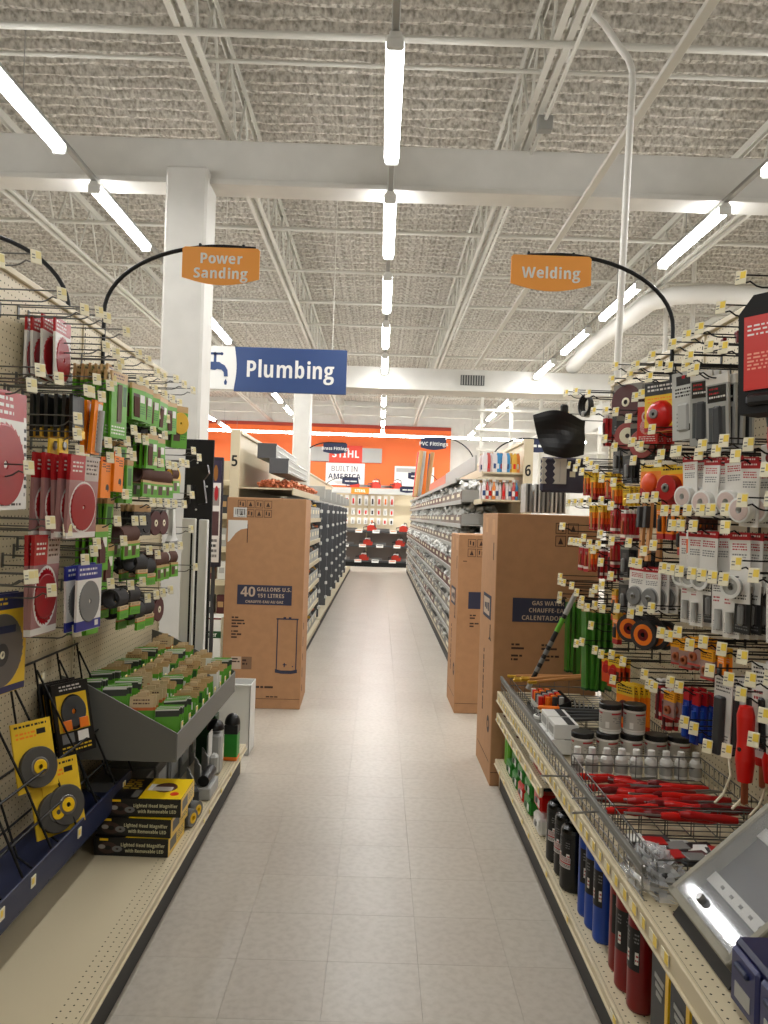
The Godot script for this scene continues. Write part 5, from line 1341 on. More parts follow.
func disc(r: float, t: float, hub := 0.0, k := 28) -> ArrayMesh:     # axis along z
	var b := MB.new()
	var xf := Transform3D(Basis(Vector3(1, 0, 0), PI / 2), Vector3.ZERO)
	b.lathe([Vector2(hub, -t / 2), Vector2(r - 0.002, -t / 2), Vector2(r, -t / 2 + 0.001), Vector2(r, t / 2 - 0.001), Vector2(r - 0.002, t / 2), Vector2(hub, t / 2), Vector2(hub, -t / 2)], k, xf)
	return b.done()

func dome(r: float, t: float, k := 24) -> ArrayMesh:
	var b := MB.new()
	var xf := Transform3D(Basis(Vector3(1, 0, 0), PI / 2), Vector3.ZERO)
	var pr := [Vector2(r, 0)]
	for i in range(1, 8):
		var a := PI / 2 * i / 7.0
		pr.append(Vector2(r * cos(a), t * sin(a)))
	b.lathe(pr, k, xf)
	return b.done()

# one of each kind: [what stands on the hook, description, category, spacing of the copies along the hook]
func goods(kind: String) -> Array:
	if PRO.has(kind): return PRO[kind]
	var p: Node3D
	var d := ""
	var c := "carded tool"
	var gap := 0.014
	match kind:
		"helmet":
			p = proto("helmet_box"); d = "black-framed welding helmet box with red and blue face"; c = "boxed helmet"; gap = 0.1
			var b := MB.new()
			var o := PackedVector2Array([Vector2(-0.10, 0.0), Vector2(-0.06, 0.045), Vector2(0.06, 0.045), Vector2(0.10, 0.0), Vector2(0.10, -0.26), Vector2(-0.10, -0.26)])
			b.prism(o, -0.05, 0.05)
			var f := obj("frame", b.done(), M.black_matte, p)
			obj("printed_face", card_mesh(0.165, 0.19, 0.004), M.pr_helmet, f, Vector3(0, -0.01, 0.052))
			obj("cushion_strap", bx(Vector3(0.15, 0.03, 0.02), 0.008), M.black_plastic, f, Vector3(0, -0.225, 0.055))
		"clip":
			p = proto("hook_clip"); d = "small red stop clip"; c = "clip"; gap = 0.05
			var b := MB.new()
			b.box(Vector3(0, 0.0, 0), Vector3(0.016, 0.030, 0.012), 0.003); b.box(Vector3(0, 0.018, 0), Vector3(0.026, 0.010, 0.014), 0.003)
			obj("clip_body", b.done(), M.dark_red, p)
		"toolbag":
			p = hang("bagged_tool", 0.085, 0.25, 0.010, "pr_toolbag"); d = "clear bag with grey tool and black header"; gap = 0.028
			obj("tool_shape", bx(Vector3(0.035, 0.13, 0.016), 0.007), M.dark_grey, p, Vector3(0, -0.155, 0.006))
		"greybag":
			p = hang("bagged_tool", 0.10, 0.24, 0.012, "pr_greybag"); d = "pale grey printed bag"; gap = 0.030
			obj("tool_shape", bx(Vector3(0.05, 0.10, 0.016), 0.007), M.light_grey, p, Vector3(0, -0.15, 0.006))
		"redball":
			p = hang("flap_disc_card", 0.135, 0.19, 0.006, "pr_redball"); d = "yellow and black card with bulging red disc"; gap = 0.05
			var q := obj("disc", dome(0.056, 0.045), M.bright_red, p, Vector3(0.005, -0.115, 0.003))
			obj("hub", disc(0.018, 0.008, 0.007), M.steel, q, Vector3(0, 0, 0.046)); obj("hub_hole", disc(0.007, 0.002), M.black_matte, q, Vector3(0, 0, 0.047))
		"browndisc":
			p = hang("abrasive_disc", 0.15, 0.22, 0.005, "pr_darkcard", "backing_card"); d = "large brown abrasive disc on black card"; gap = 0.03
			var q := obj("disc", disc(0.078, 0.006, 0.012), M.maroon, p, Vector3(0, -0.07, 0.008))
			obj("hub", disc(0.020, 0.004, 0.011), M.tag_white, q, Vector3(0, 0, 0.004))
		"handle":
			p = proto("handled_brush"); d = "orange-capped brush with red shaft and white label"; gap = 0.05
			var b := MB.new()
			b.lathe([Vector2(0, 0), Vector2(0.016, 0), Vector2(0.018, -0.025), Vector2(0, -0.025)], 12)
			obj("cap", b.done(), M.orange, p)
			var b2 := MB.new()
			b2.lathe([Vector2(0.015, -0.025), Vector2(0.019, -0.06), Vector2(0.014, -0.10)], 12)
			obj("grip", b2.done(), M.black_plastic, p)
			var b3 := MB.new()
			b3.lathe([Vector2(0.014, -0.10), Vector2(0.016, -0.15), Vector2(0.010, -0.20), Vector2(0, -0.20)], 12)
			obj("shaft", b3.done(), M.bright_red, p)
			var l := obj("label_card", bx(Vector3(0.065, 0.075, 0.014), 0.002), M.white, p, Vector3(0, -0.185, 0.0))
			obj("emblem", disc(0.018, 0.002), M.dark_red, l, Vector3(0, 0, 0.008))
		"cable":
			p = proto("cable_coil"); d = "coil of black cable with pale tie"; c = "cable"; gap = 0.05
			for k in 3:
				var pts := []
				for i in 21: pts.append(Vector3(sin(TAU * i / 20.0) * (0.035 + 0.004 * k), -0.045 + cos(TAU * i / 20.0) * (0.045 + 0.004 * k), 0.012 * (k - 1)))
				var b := MB.new(); b.tube(pts, 0.008, 6)
				obj("loop", b.done(), M.black_plastic, p)
			obj("tie", bx(Vector3(0.02, 0.03, 0.05), 0.005), M.light_grey, p, Vector3(0, -0.09, 0))
		"stick":
			p = hang("stick_pack", 0.030, 0.15, 0.012, "pr_slimred"); d = "slim dark red stick pack"; gap = 0.02
			obj("rod", bx(Vector3(0.014, 0.11, 0.010), 0.004), M.maroon, p, Vector3(0, -0.08, 0.008))
		"pinkdisc":
			p = hang("cutting_wheel", 0.11, 0.15, 0.004, "pr_darkcard", "backing_card"); d = "thin cutting wheel with pink rim on dark card"; gap = 0.03
			var q := obj("wheel", disc(0.058, 0.005, 0.010), mat("pink_rim", Color(0.62, 0.30, 0.28), 0.5), p, Vector3(0, -0.075, 0.007))
			obj("face_label", disc(0.036, 0.002, 0.010), M.tag_white, q, Vector3(0, 0, 0.003))
		"redcard":
			p = hang("blister_card", 0.10, 0.17, 0.008, "pr_redcard"); d = "shiny red blister card with round wheels"; gap = 0.03
			obj("blister", dome(0.034, 0.016, 16), clear("clear_plastic", Color(1, 1, 1, 0.2)), p, Vector3(0, -0.09, 0.005))
		"darkcard":
			p = hang("dark_card", 0.060, 0.14, 0.006, "pr_darkcard"); d = "dark carded fitting"; gap = 0.030
			obj("fitting", bx(Vector3(0.022, 0.06, 0.016), 0.006), M.grey, p, Vector3(0, -0.075, 0.009))
		"orangedisc":
			p = hang("sanding_disc_card", 0.11, 0.13, 0.006, "pr_orangecard"); d = "orange card with glowing red flap disc"; gap = 0.025
			obj("disc", dome(0.040, 0.02), mat("disc_orange", Color(0.88, 0.30, 0.08), 0.4), p, Vector3(-0.005, -0.06, 0.003))
		"redwheel":
			p = hang("buffing_wheel_card", 0.11, 0.14, 0.006, "pr_orangecard"); d = "red buffing wheel with steel hub on orange card"; gap = 0.045
			var q := obj("wheel", disc(0.046, 0.034, 0.012), M.red, p, Vector3(0, -0.065, 0.02))
			obj("hub", disc(0.016, 0.01, 0.006), M.steel, q, Vector3(0, 0, 0.018))
		"wheel":
			p = hang("caster_card", 0.062, 0.185, 0.004, "pr_wheelcard"); d = "white card with red header and white spool"; gap = 0.046
			var q := obj("spool", disc(0.036, 0.026, 0.010), M.white, p, Vector3(-0.012, -0.125, 0.016))
			obj("spool_face", disc(0.030, 0.002, 0.010), mat("spool_pink", Color(0.80, 0.72, 0.69), 0.4), q, Vector3(0, 0, 0.0135))
		"wheelthin":
			p = hang("wire_spool_card", 0.066, 0.205, 0.004, "pr_wheelcard"); d = "tall white card with clear wire spool"; gap = 0.04
			var q := obj("spool", disc(0.028, 0.020, 0.010), M.light_grey, p, Vector3(-0.014, -0.145, 0.013))
			obj("spool_rim", disc(0.034, 0.003, 0.024), M.white, q, Vector3(0, 0, 0.011))
		"pencilcard":
			p = hang("marker_card", 0.036, 0.125, 0.008, "pr_pencil"); d = "yellow to red soapstone marker card"; gap = 0.016
			obj("marker", bx(Vector3(0.010, 0.085, 0.010), 0.004), M.tan, p, Vector3(0, -0.065, 0.007))
		"yellowcard":
			p = hang("yellow_card", 0.045, 0.085, 0.008, "pr_yellowcard"); d = "small yellow card with dull part"; gap = 0.02
			obj("part", bx(Vector3(0.02, 0.03, 0.012), 0.004), M.gold, p, Vector3(0, -0.055, 0.008))
		"glove":
			p = proto("welding_glove"); d = "purple-grey leather welding glove"; c = "glove"; gap = 0.03
			obj("leather", glove_shape(), mat("glove_grey", Color(0.27, 0.26, 0.32), 0.8), p)
		"glovewhite":
			p = proto("welding_glove"); d = "white leather welding glove with pinked cuff edge"; c = "glove"; gap = 0.03
			obj("leather", glove_shape(), mat("glove_white", Color(0.80, 0.78, 0.74), 0.8), p)
		"slimred":
			p = hang("slim_card", 0.034, 0.135, 0.008, "pr_slimred"); d = "slim red card with pale band"; gap = 0.018
			obj("tip", bx(Vector3(0.010, 0.06, 0.012), 0.004), M.copper, p, Vector3(0, -0.065, 0.008))
		"brush":
			p = proto("wire_brush"); d = "wooden-handled wire brush"; c = "brush"; gap = 0.04
			var b := MB.new()
			b.prism(PackedVector2Array([Vector2(-0.012, 0.01), Vector2(0.012, 0.01), Vector2(0.016, -0.08), Vector2(0.012, -0.12), Vector2(0.016, -0.22), Vector2(-0.016, -0.22), Vector2(-0.012, -0.12), Vector2(-0.016, -0.08)]), -0.006, 0.006)
			obj("handle", b.done(), M.wood, p)
			obj("bristle_block", bx(Vector3(0.026, 0.085, 0.022), 0.002), M.dark_grey, p, Vector3(0, -0.045, 0.015))
		"orangeslim":
			p = hang("orange_slim_card", 0.036, 0.14, 0.008, "pr_orangeslim"); d = "narrow orange card with dark bit"; gap = 0.018
			obj("bit", bx(Vector3(0.014, 0.05, 0.012), 0.004), M.dark_grey, p, Vector3(0, -0.075, 0.008))
		"orangewhite":
			p = hang("nozzle_card", 0.060, 0.16, 0.008, "pr_orangewhite"); d = "orange and white carded nozzle"; gap = 0.02
			obj("nozzle", bx(Vector3(0.018, 0.05, 0.016), 0.006), M.copper, p, Vector3(0, -0.085, 0.009))
		"clearreel":
			p = hang("blister_reel", 0.085, 0.17, 0.004, "pr_wheelcard"); d = "white card with domed clear wheel blister"; gap = 0.036
			var q := obj("wheel", disc(0.036, 0.012, 0.008), M.grey, p, Vector3(-0.004, -0.105, 0.010))
			obj("hub", disc(0.012, 0.006, 0.004), M.steel, q, Vector3(0, 0, 0.008))
			obj("blister_rim", disc(0.041, 0.004, 0.037), M.light_grey, p, Vector3(-0.004, -0.105, 0.005))
		"whitetube":
			p = hang("tube_card", 0.055, 0.165, 0.004, "pr_whitelong"); d = "white card with grey tube"; gap = 0.03
			var b := MB.new(); b.tube([Vector3(0, -0.075, 0.012), Vector3(0, -0.135, 0.012)], 0.011, 10)
			obj("tube", b.done(), M.light_grey, p)
		"greentube":
			p = hang("electrode_sleeve", 0.040, 0.40, 0.014, "pr_greentube"); d = "long green electrode sleeve"; c = "electrode pack"; gap = 0.03
			obj("sleeve_cap", bx(Vector3(0.042, 0.014, 0.018), 0.003), M.dark_green, p, Vector3(0, -0.385, 0))
		"stonewheel":
			p = proto("grinding_wheel"); d = "thick black grinding wheel with orange label ring"; c = "grinding wheel"; gap = 0.04
			var q := obj("stone", disc(0.058, 0.022, 0.010), M.grey_grit, p, Vector3(0, -0.055, 0))
			obj("label_ring", disc(0.042, 0.002, 0.024), M.orange, q, Vector3(0, 0, 0.012)); obj("centre_label", disc(0.024, 0.002, 0.010), M.dark_red, q, Vector3(0, 0, 0.0122))
		"redflame":
			p = hang("flame_card", 0.070, 0.13, 0.006, "pr_flame"); d = "red and yellow card with oval pad"; gap = 0.022
			obj("pad", disc(0.020, 0.008), M.red, p, Vector3(-0.006, -0.055, 0.006))
		"yellowdisc":
			p = hang("cup_disc_card", 0.105, 0.19, 0.006, "pr_yellowdisc"); d = "yellow-topped card with dark red disc"; gap = 0.022
			obj("disc", disc(0.034, 0.008, 0.005), M.maroon, p, Vector3(-0.008, -0.095, 0.006))
		"clearpink":
			p = hang("small_blister", 0.055, 0.095, 0.010, "pr_clearpink"); d = "small pinkish blister with amber header"; gap = 0.025
			obj("fitting", disc(0.015, 0.010, 0.006), M.copper, p, Vector3(0, -0.052, 0.010))
		"longbrush":
			p = hang("long_brush_card", 0.065, 0.235, 0.004, "pr_whitelong"); d = "long dark scratch brush on white card"; gap = 0.04
			obj("brush_head", bx(Vector3(0.030, 0.175, 0.024), 0.004), M.dark_grey, p, Vector3(0, -0.135, 0.014))
		"whitelong":
			p = hang("long_card", 0.075, 0.26, 0.006, "pr_whitelong"); d = "long white printed tool card"; gap = 0.04
			obj("tool_shape", bx(Vector3(0.02, 0.14, 0.016), 0.006), M.black_plastic, p, Vector3(0, -0.15, 0.01))
		"bluetube":
			p = hang("blue_tube_pack", 0.030, 0.17, 0.010, "pr_bluetube"); d = "blue tube pack with red top"; gap = 0.025
			var b := MB.new(); b.tube([Vector3(0, -0.05, 0.008), Vector3(0, -0.15, 0.008)], 0.009, 8)
			obj("tube", b.done(), M.blue, p)
		"redgrip":
			p = proto("clamp_tool"); d = "bright red gripped welding clamp"; c = "tool"; gap = 0.07
			var b := MB.new()
			b.lathe([Vector2(0, 0.0), Vector2(0.018, -0.005), Vector2(0.024, -0.03), Vector2(0.022, -0.10), Vector2(0.026, -0.15), Vector2(0.020, -0.21), Vector2(0, -0.215)], 12)
			obj("grip", b.done(), M.bright_red, p)
			obj("jaw", bx(Vector3(0.016, 0.07, 0.02), 0.005), M.copper, p, Vector3(0.0, -0.24, 0)); obj("screw", disc(0.006, 0.006, 0.0, 8), M.black_plastic, p, Vector3(0, -0.12, 0.023))
		"redbag":
			p = proto("red_tool_bundle"); d = "red-handled tool in a clear bag"; c = "tool"; gap = 0.03
			obj("handle", bx(Vector3(0.030, 0.14, 0.018), 0.008), M.bright_red, p, Vector3(0, -0.09, 0)); obj("jaw", bx(Vector3(0.012, 0.07, 0.01), 0.003), M.steel, p, Vector3(0.0, -0.19, 0)); obj("header_card", bx(Vector3(0.06, 0.035, 0.006), 0.001), M.white, p, Vector3(0, 0, 0))
		"redblade", "redbladel":
			var w := 0.165 if kind == "redblade" else 0.255
			p = hang("saw_blade_card", w, w * 1.30, 0.008, "pr_redblade"); d = "red circular saw blade on white card" if kind == "redblade" else "big red saw blade on white card"; c = "saw blade"; gap = 0.032
			obj("blade", disc(w * 0.44, 0.004, w * 0.05), mat("blade_red", Color(0.60, 0.08, 0.11), 0.35), p, Vector3(0, -w * 0.766, 0.005))
		"redbladet", "redbladet2":
			var w := 0.18 if kind == "redbladet" else 0.165
			var h := 0.265 if kind == "redbladet" else 0.31
			p = hang("saw_blade_pack", w, h, 0.012, "pr_redpack"); d = "red saw blade in tall clear pack" if kind == "redbladet" else "tall clear pack with oval-looking red blade"; c = "saw blade"; gap = 0.026
			obj("blade", disc(w * 0.42, 0.004, 0.008), mat("blade_red", Color(0.60, 0.08, 0.11), 0.35), p, Vector3(0, 0.012 - h * 0.62, 0.008))
		"greensheet":
			p = hang("sandpaper_pack", 0.115, 0.24, 0.010, "pr_greensheet"); d = "tall green sandpaper pack with tan top"; c = "sandpaper"; gap = 0.022
			obj("window_strip", bx(Vector3(0.030, 0.135, 0.003)), mat("strip_taupe", Color(0.42, 0.36, 0.31), 0.7), p, Vector3(0, -0.10, 0.006))
		"greenmid":
			p = hang("sandpaper_pack", 0.10, 0.145, 0.010, "pr_greencard"); d = "green sandpaper pack with brown window"; c = "sandpaper"; gap = 0.024
			obj("window_strip", bx(Vector3(0.038, 0.08, 0.003)), M.brown_grit, p, Vector3(-0.016, -0.08, 0.006))
		"greencard":
			p = hang("sanding_sheet_card", 0.095, 0.17, 0.008, "pr_greencard"); d = "green card with mouse sanding sheets"; c = "sandpaper"; gap = 0.022
			var b := MB.new(); b.prism(PackedVector2Array([Vector2(-0.022, -0.13), Vector2(0.022, -0.13), Vector2(0.022, -0.08), Vector2(0, -0.045), Vector2(-0.022, -0.08)]), 0.004, 0.008)
			obj("sheet", b.done(), M.maroon, p)
		"greenslim":
			p = hang("slim_green_pack", 0.055, 0.17, 0.010, "pr_greenslim"); d = "narrow bright green pack"; c = "sandpaper"; gap = 0.022
			obj("header", bx(Vector3(0.057, 0.022, 0.014), 0.002), M.tan, p)
		"golddisc":
			p = hang("gold_disc_card", 0.10, 0.20, 0.006, "pr_greencard"); d = "gold sanding disc on green card"; c = "sandpaper"; gap = 0.03
			obj("disc", disc(0.052, 0.006, 0.006), M.gold, p, Vector3(0, -0.07, 0.007))
		"blackbits":
			p = hang("jigsaw_blade_pack", 0.085, 0.14, 0.012, "pr_blackbits"); d = "black jigsaw blade pack with yellow foot"; c = "blade pack"; gap = 0.026
			obj("plastic_foot", bx(Vector3(0.08, 0.03, 0.02), 0.003), M.gold, p, Vector3(0, -0.115, 0.002))
		"orangeclear":
			p = hang("bit_tube_pack", 0.055, 0.185, 0.014, "pr_orangeclear"); d = "orange pack with clear long bit tube"; c = "blade pack"; gap = 0.03
			var b := MB.new(); b.tube([Vector3(0.012, -0.02, 0.012), Vector3(0.012, -0.165, 0.012)], 0.011, 10)
			obj("tube", b.done(), M.light_grey, p)
		"yellowtab":
			p = hang("yellow_blade_card", 0.05, 0.10, 0.006, "pr_yellowtab"); d = "small yellow blade card"; c = "blade pack"; gap = 0.03
			obj("hub_disc", disc(0.012, 0.004), M.steel, p, Vector3(0.003, -0.01, 0.005))
		"darkdisc":
			p = hang("disc_pack", 0.085, 0.13, 0.008, "pr_darkcard"); d = "grey sanding disc pack on tan header"; c = "sanding disc"; gap = 0.026
			obj("disc", disc(0.042, 0.006, 0.005), M.grey_grit, p, Vector3(0, -0.065, 0.007)); obj("header", bx(Vector3(0.087, 0.03, 0.012), 0.002), M.tan, p, Vector3(0, 0.0, 0))
		"maroondisc":
			p = hang("disc_pack", 0.09, 0.12, 0.006, "pr_darkcard"); d = "brown sanding disc pack"; c = "sanding disc"; gap = 0.03
			obj("disc", disc(0.056, 0.008, 0.006), M.maroon, p, Vector3(0, -0.065, 0.008)); obj("centre_label", disc(0.016, 0.002, 0.006), M.tag_white, p, Vector3(0, -0.065, 0.0125))
		"beltroll":
			p = hang("sanding_belt", 0.085, 0.07, 0.010, "pr_greencard", "sleeve"); d = "looped brown sanding belt in green sleeve"; c = "sanding belt"; gap = 0.075
			p.get_node("sleeve").position = Vector3(0, -0.055, 0.032)
			var b := MB.new(); b.lathe([Vector2(0.036, -0.042), Vector2(0.036, 0.042), Vector2(0.033, 0.042), Vector2(0.033, -0.042), Vector2(0.036, -0.042)], 20, Transform3D(Basis(Vector3(0, 0, 1), PI / 2), Vector3(0, -0.030, 0)))
			obj("belt", b.done(), M.brown_grit, p)
		"darkroll":
			p = hang("sanding_sleeve_pack", 0.085, 0.05, 0.010, "pr_tanpack", "label"); d = "dark rolled abrasive sleeve with tan label"; c = "sanding belt"; gap = 0.08
			p.get_node("label").position = Vector3(0, -0.055, 0.034)
			var b := MB.new(); b.lathe([Vector2(0.038, -0.045), Vector2(0.038, 0.045), Vector2(0.030, 0.045), Vector2(0.030, -0.045), Vector2(0.038, -0.045)], 20, Transform3D(Basis(Vector3(0, 0, 1), PI / 2), Vector3(0, -0.026, 0)))
			obj("roll", b.done(), M.grey_grit, p)
		"orangebox":
			p = hang("blade_box", 0.07, 0.13, 0.028, "pr_orangebox", "box"); d = "orange blade box"; c = "box"; gap = 0.045
			obj("hang_tab", bx(Vector3(0.03, 0.02, 0.003)), M.orange, p, Vector3(0, 0.02, 0))
		"yellowdiscl":
			p = hang("yellow_disc_card", 0.09, 0.12, 0.006, "pr_yellowtab"); d = "yellow polishing disc on card"; c = "sanding disc"; gap = 0.04
			obj("disc", disc(0.050, 0.012, 0.006), M.yellow, p, Vector3(0, -0.05, 0.010))
		"blueblade":
			p = hang("saw_blade_card", 0.165, 0.215, 0.008, "pr_blueblade"); d = "grey saw blade on blue and white card"; c = "saw blade"; gap = 0.03
			obj("blade", disc(0.068, 0.004, 0.008, 36), M.grey, p, Vector3(0, -0.108, 0.005))
		"yellowbladel":
			p = hang("saw_blade_card", 0.25, 0.30, 0.010, "pr_yellowblade"); d = "huge grey saw blade on yellow and navy card"; c = "saw blade"; gap = 0.035
			var q := obj("blade", disc(0.110, 0.004, 0.012, 40), mat("blade_steel", Color(0.42, 0.41, 0.40), 0.35, 0.4), p, Vector3(-0.005, -0.157, 0.006))
			obj("hub_label", disc(0.034, 0.002, 0.012), M.dark_grey, q, Vector3(0, -0.012, 0.003)); obj("arbor_ring", disc(0.012, 0.003, 0.006), M.tag_white, q, Vector3(0, -0.012, 0.004))
			obj("blade_print", bx(Vector3(0.13, 0.022, 0.001)), M.navy, q, Vector3(0, 0.062, 0.0025))
		"whitebottle":
			p = proto("sanding_pole_head"); d = "white plastic sander head with narrow neck"; c = "tool"; gap = 0.06
			var b := MB.new(); b.prism(PackedVector2Array([Vector2(-0.012, 0), Vector2(0.012, 0), Vector2(0.022, -0.13), Vector2(0.05, -0.16), Vector2(-0.05, -0.16), Vector2(-0.022, -0.13)]), -0.012, 0.012)
			obj("head", b.done(), M.white, p)
			obj("rim", bx(Vector3(0.105, 0.012, 0.03), 0.004), M.grey, p, Vector3(0, -0.162, 0))
	PRO[kind] = [p, d, c, gap]
	return PRO[kind]

func glove_shape() -> ArrayMesh:
	if GEO.has("glove"): return GEO["glove"]
	var b := MB.new()
	# cuff with a pinked edge at the top, then palm, four fingers and thumb hanging down
	var o := PackedVector2Array()
	for i in 9: o.append(Vector2(-0.075 + i * 0.01875, 0.01 if i % 2 else -0.006))
	o.append_array([Vector2(0.072, -0.12), Vector2(0.060, -0.17), Vector2(0.092, -0.21), Vector2(0.098, -0.24), Vector2(0.082, -0.25), Vector2(0.052, -0.225), Vector2(0.052, -0.30), Vector2(0.036, -0.315), Vector2(0.026, -0.30), Vector2(0.025, -0.24), Vector2(0.022, -0.32), Vector2(0.008, -0.335), Vector2(-0.004, -0.32), Vector2(-0.004, -0.24), Vector2(-0.010, -0.315), Vector2(-0.022, -0.325), Vector2(-0.032, -0.31), Vector2(-0.030, -0.235), Vector2(-0.038, -0.285), Vector2(-0.050, -0.29), Vector2(-0.058, -0.275), Vector2(-0.060, -0.17), Vector2(-0.072, -0.12)])
	b.prism(o, -0.010, 0.010)
	GEO["glove"] = b.done()
	return GEO["glove"]

# a wire hook: back clip, prong with raised tip, upper arm with a price tag; runs along +z
func hook_proto(l: float, m: Material, face := 0.0) -> Node3D:
	var key := "hook%.2f%s%.0f" % [l, m.resource_name, face]
	if PRO.has(key): return PRO[key]
	var p := proto("peg_hook")
	var b := MB.new()
	b.tube([Vector3(0, 0.0, 0.0), Vector3(0, 0.0, l - 0.045), Vector3(0, 0.004, l - 0.03), Vector3(0, 0.016, l - 0.012), Vector3(0, 0.012, l)], 0.0026, 5)
	obj("prong", b.done(), m, p)
	var a := MB.new()
	a.tube([Vector3(0, 0.034, 0.0), Vector3(0, 0.034, l + 0.012)], 0.0024, 5)
	obj("tag_arm", a.done(), m, p)
	obj("back_clip", bx(Vector3(0.014, 0.05, 0.004), 0.001), m, p, Vector3(0, 0.017, 0.002))
	var t := obj("price_tag", bx(Vector3(0.031, 0.040, 0.003), 0.001), M.tag_white, p, Vector3(0, 0.026, l + 0.015))
	t.rotation_degrees = Vector3(-10, face, 0)
	obj("price_strip", bx(Vector3(0.015, 0.020, 0.0012)), M.tag_yellow if face > 0.0 else M.tag_pale, t, Vector3(0.0065, 0.006, 0.0018))
	for k in 2: obj("printed_digits", bx(Vector3(0.009, 0.003, 0.001)), M.grey, t, Vector3(-0.008, 0.004 - 0.009 * k, 0.0018))
	PRO[key] = p
	return p

func dress_wall(table: Array, s: int, peg: float, far: float, where: String, m: Material, long := 0.25) -> void:
	var q := RandomNumberGenerator.new()
	q.seed = 40 + s
	var used := {}
	for e in table:
		var y: float = e[0]
		var d: float = minf(e[1], far)
		while used.has("%.3f/%.3f" % [y, d]): d -= 0.0254
		used["%.3f/%.3f" % [y, d]] = true
		var kind: String = e[2]
		var at := V(s * peg, y, d)
		var turn := -90.0 * s
		var row := nth(e[5]); var place := nth(e[6])
		copy(hook_proto(long, m, 38.0 * s), at, Vector3(0, turn, 0), "wire hook with price tag, %s row, %s from far end, %s pegboard" % [row, place, where], "hook", "%s wall hooks" % where)
		if kind == "none": continue
		var g := goods(kind)
		var n: int = e[3]
		var start: float = long - 0.045 if e[7] < 0.0 else e[7]
		if kind == "clip": start = 0.14
		for i in n:
			var z: float = start - i * g[3]
			if z < 0.02: break
			var yaw: float = e[4] + q.randf_range(-6, 6)
			var c := copy(g[0], at + Vector3(-s * z, -0.002, 0), Vector3(q.randf_range(-2, 3), turn + s * yaw, q.randf_range(-2.5, 2.5)), "%s, %s on %s-row hook %s" % [g[1], nth(i), row, place], g[2], "%s on the %s wall" % [g[1], where])

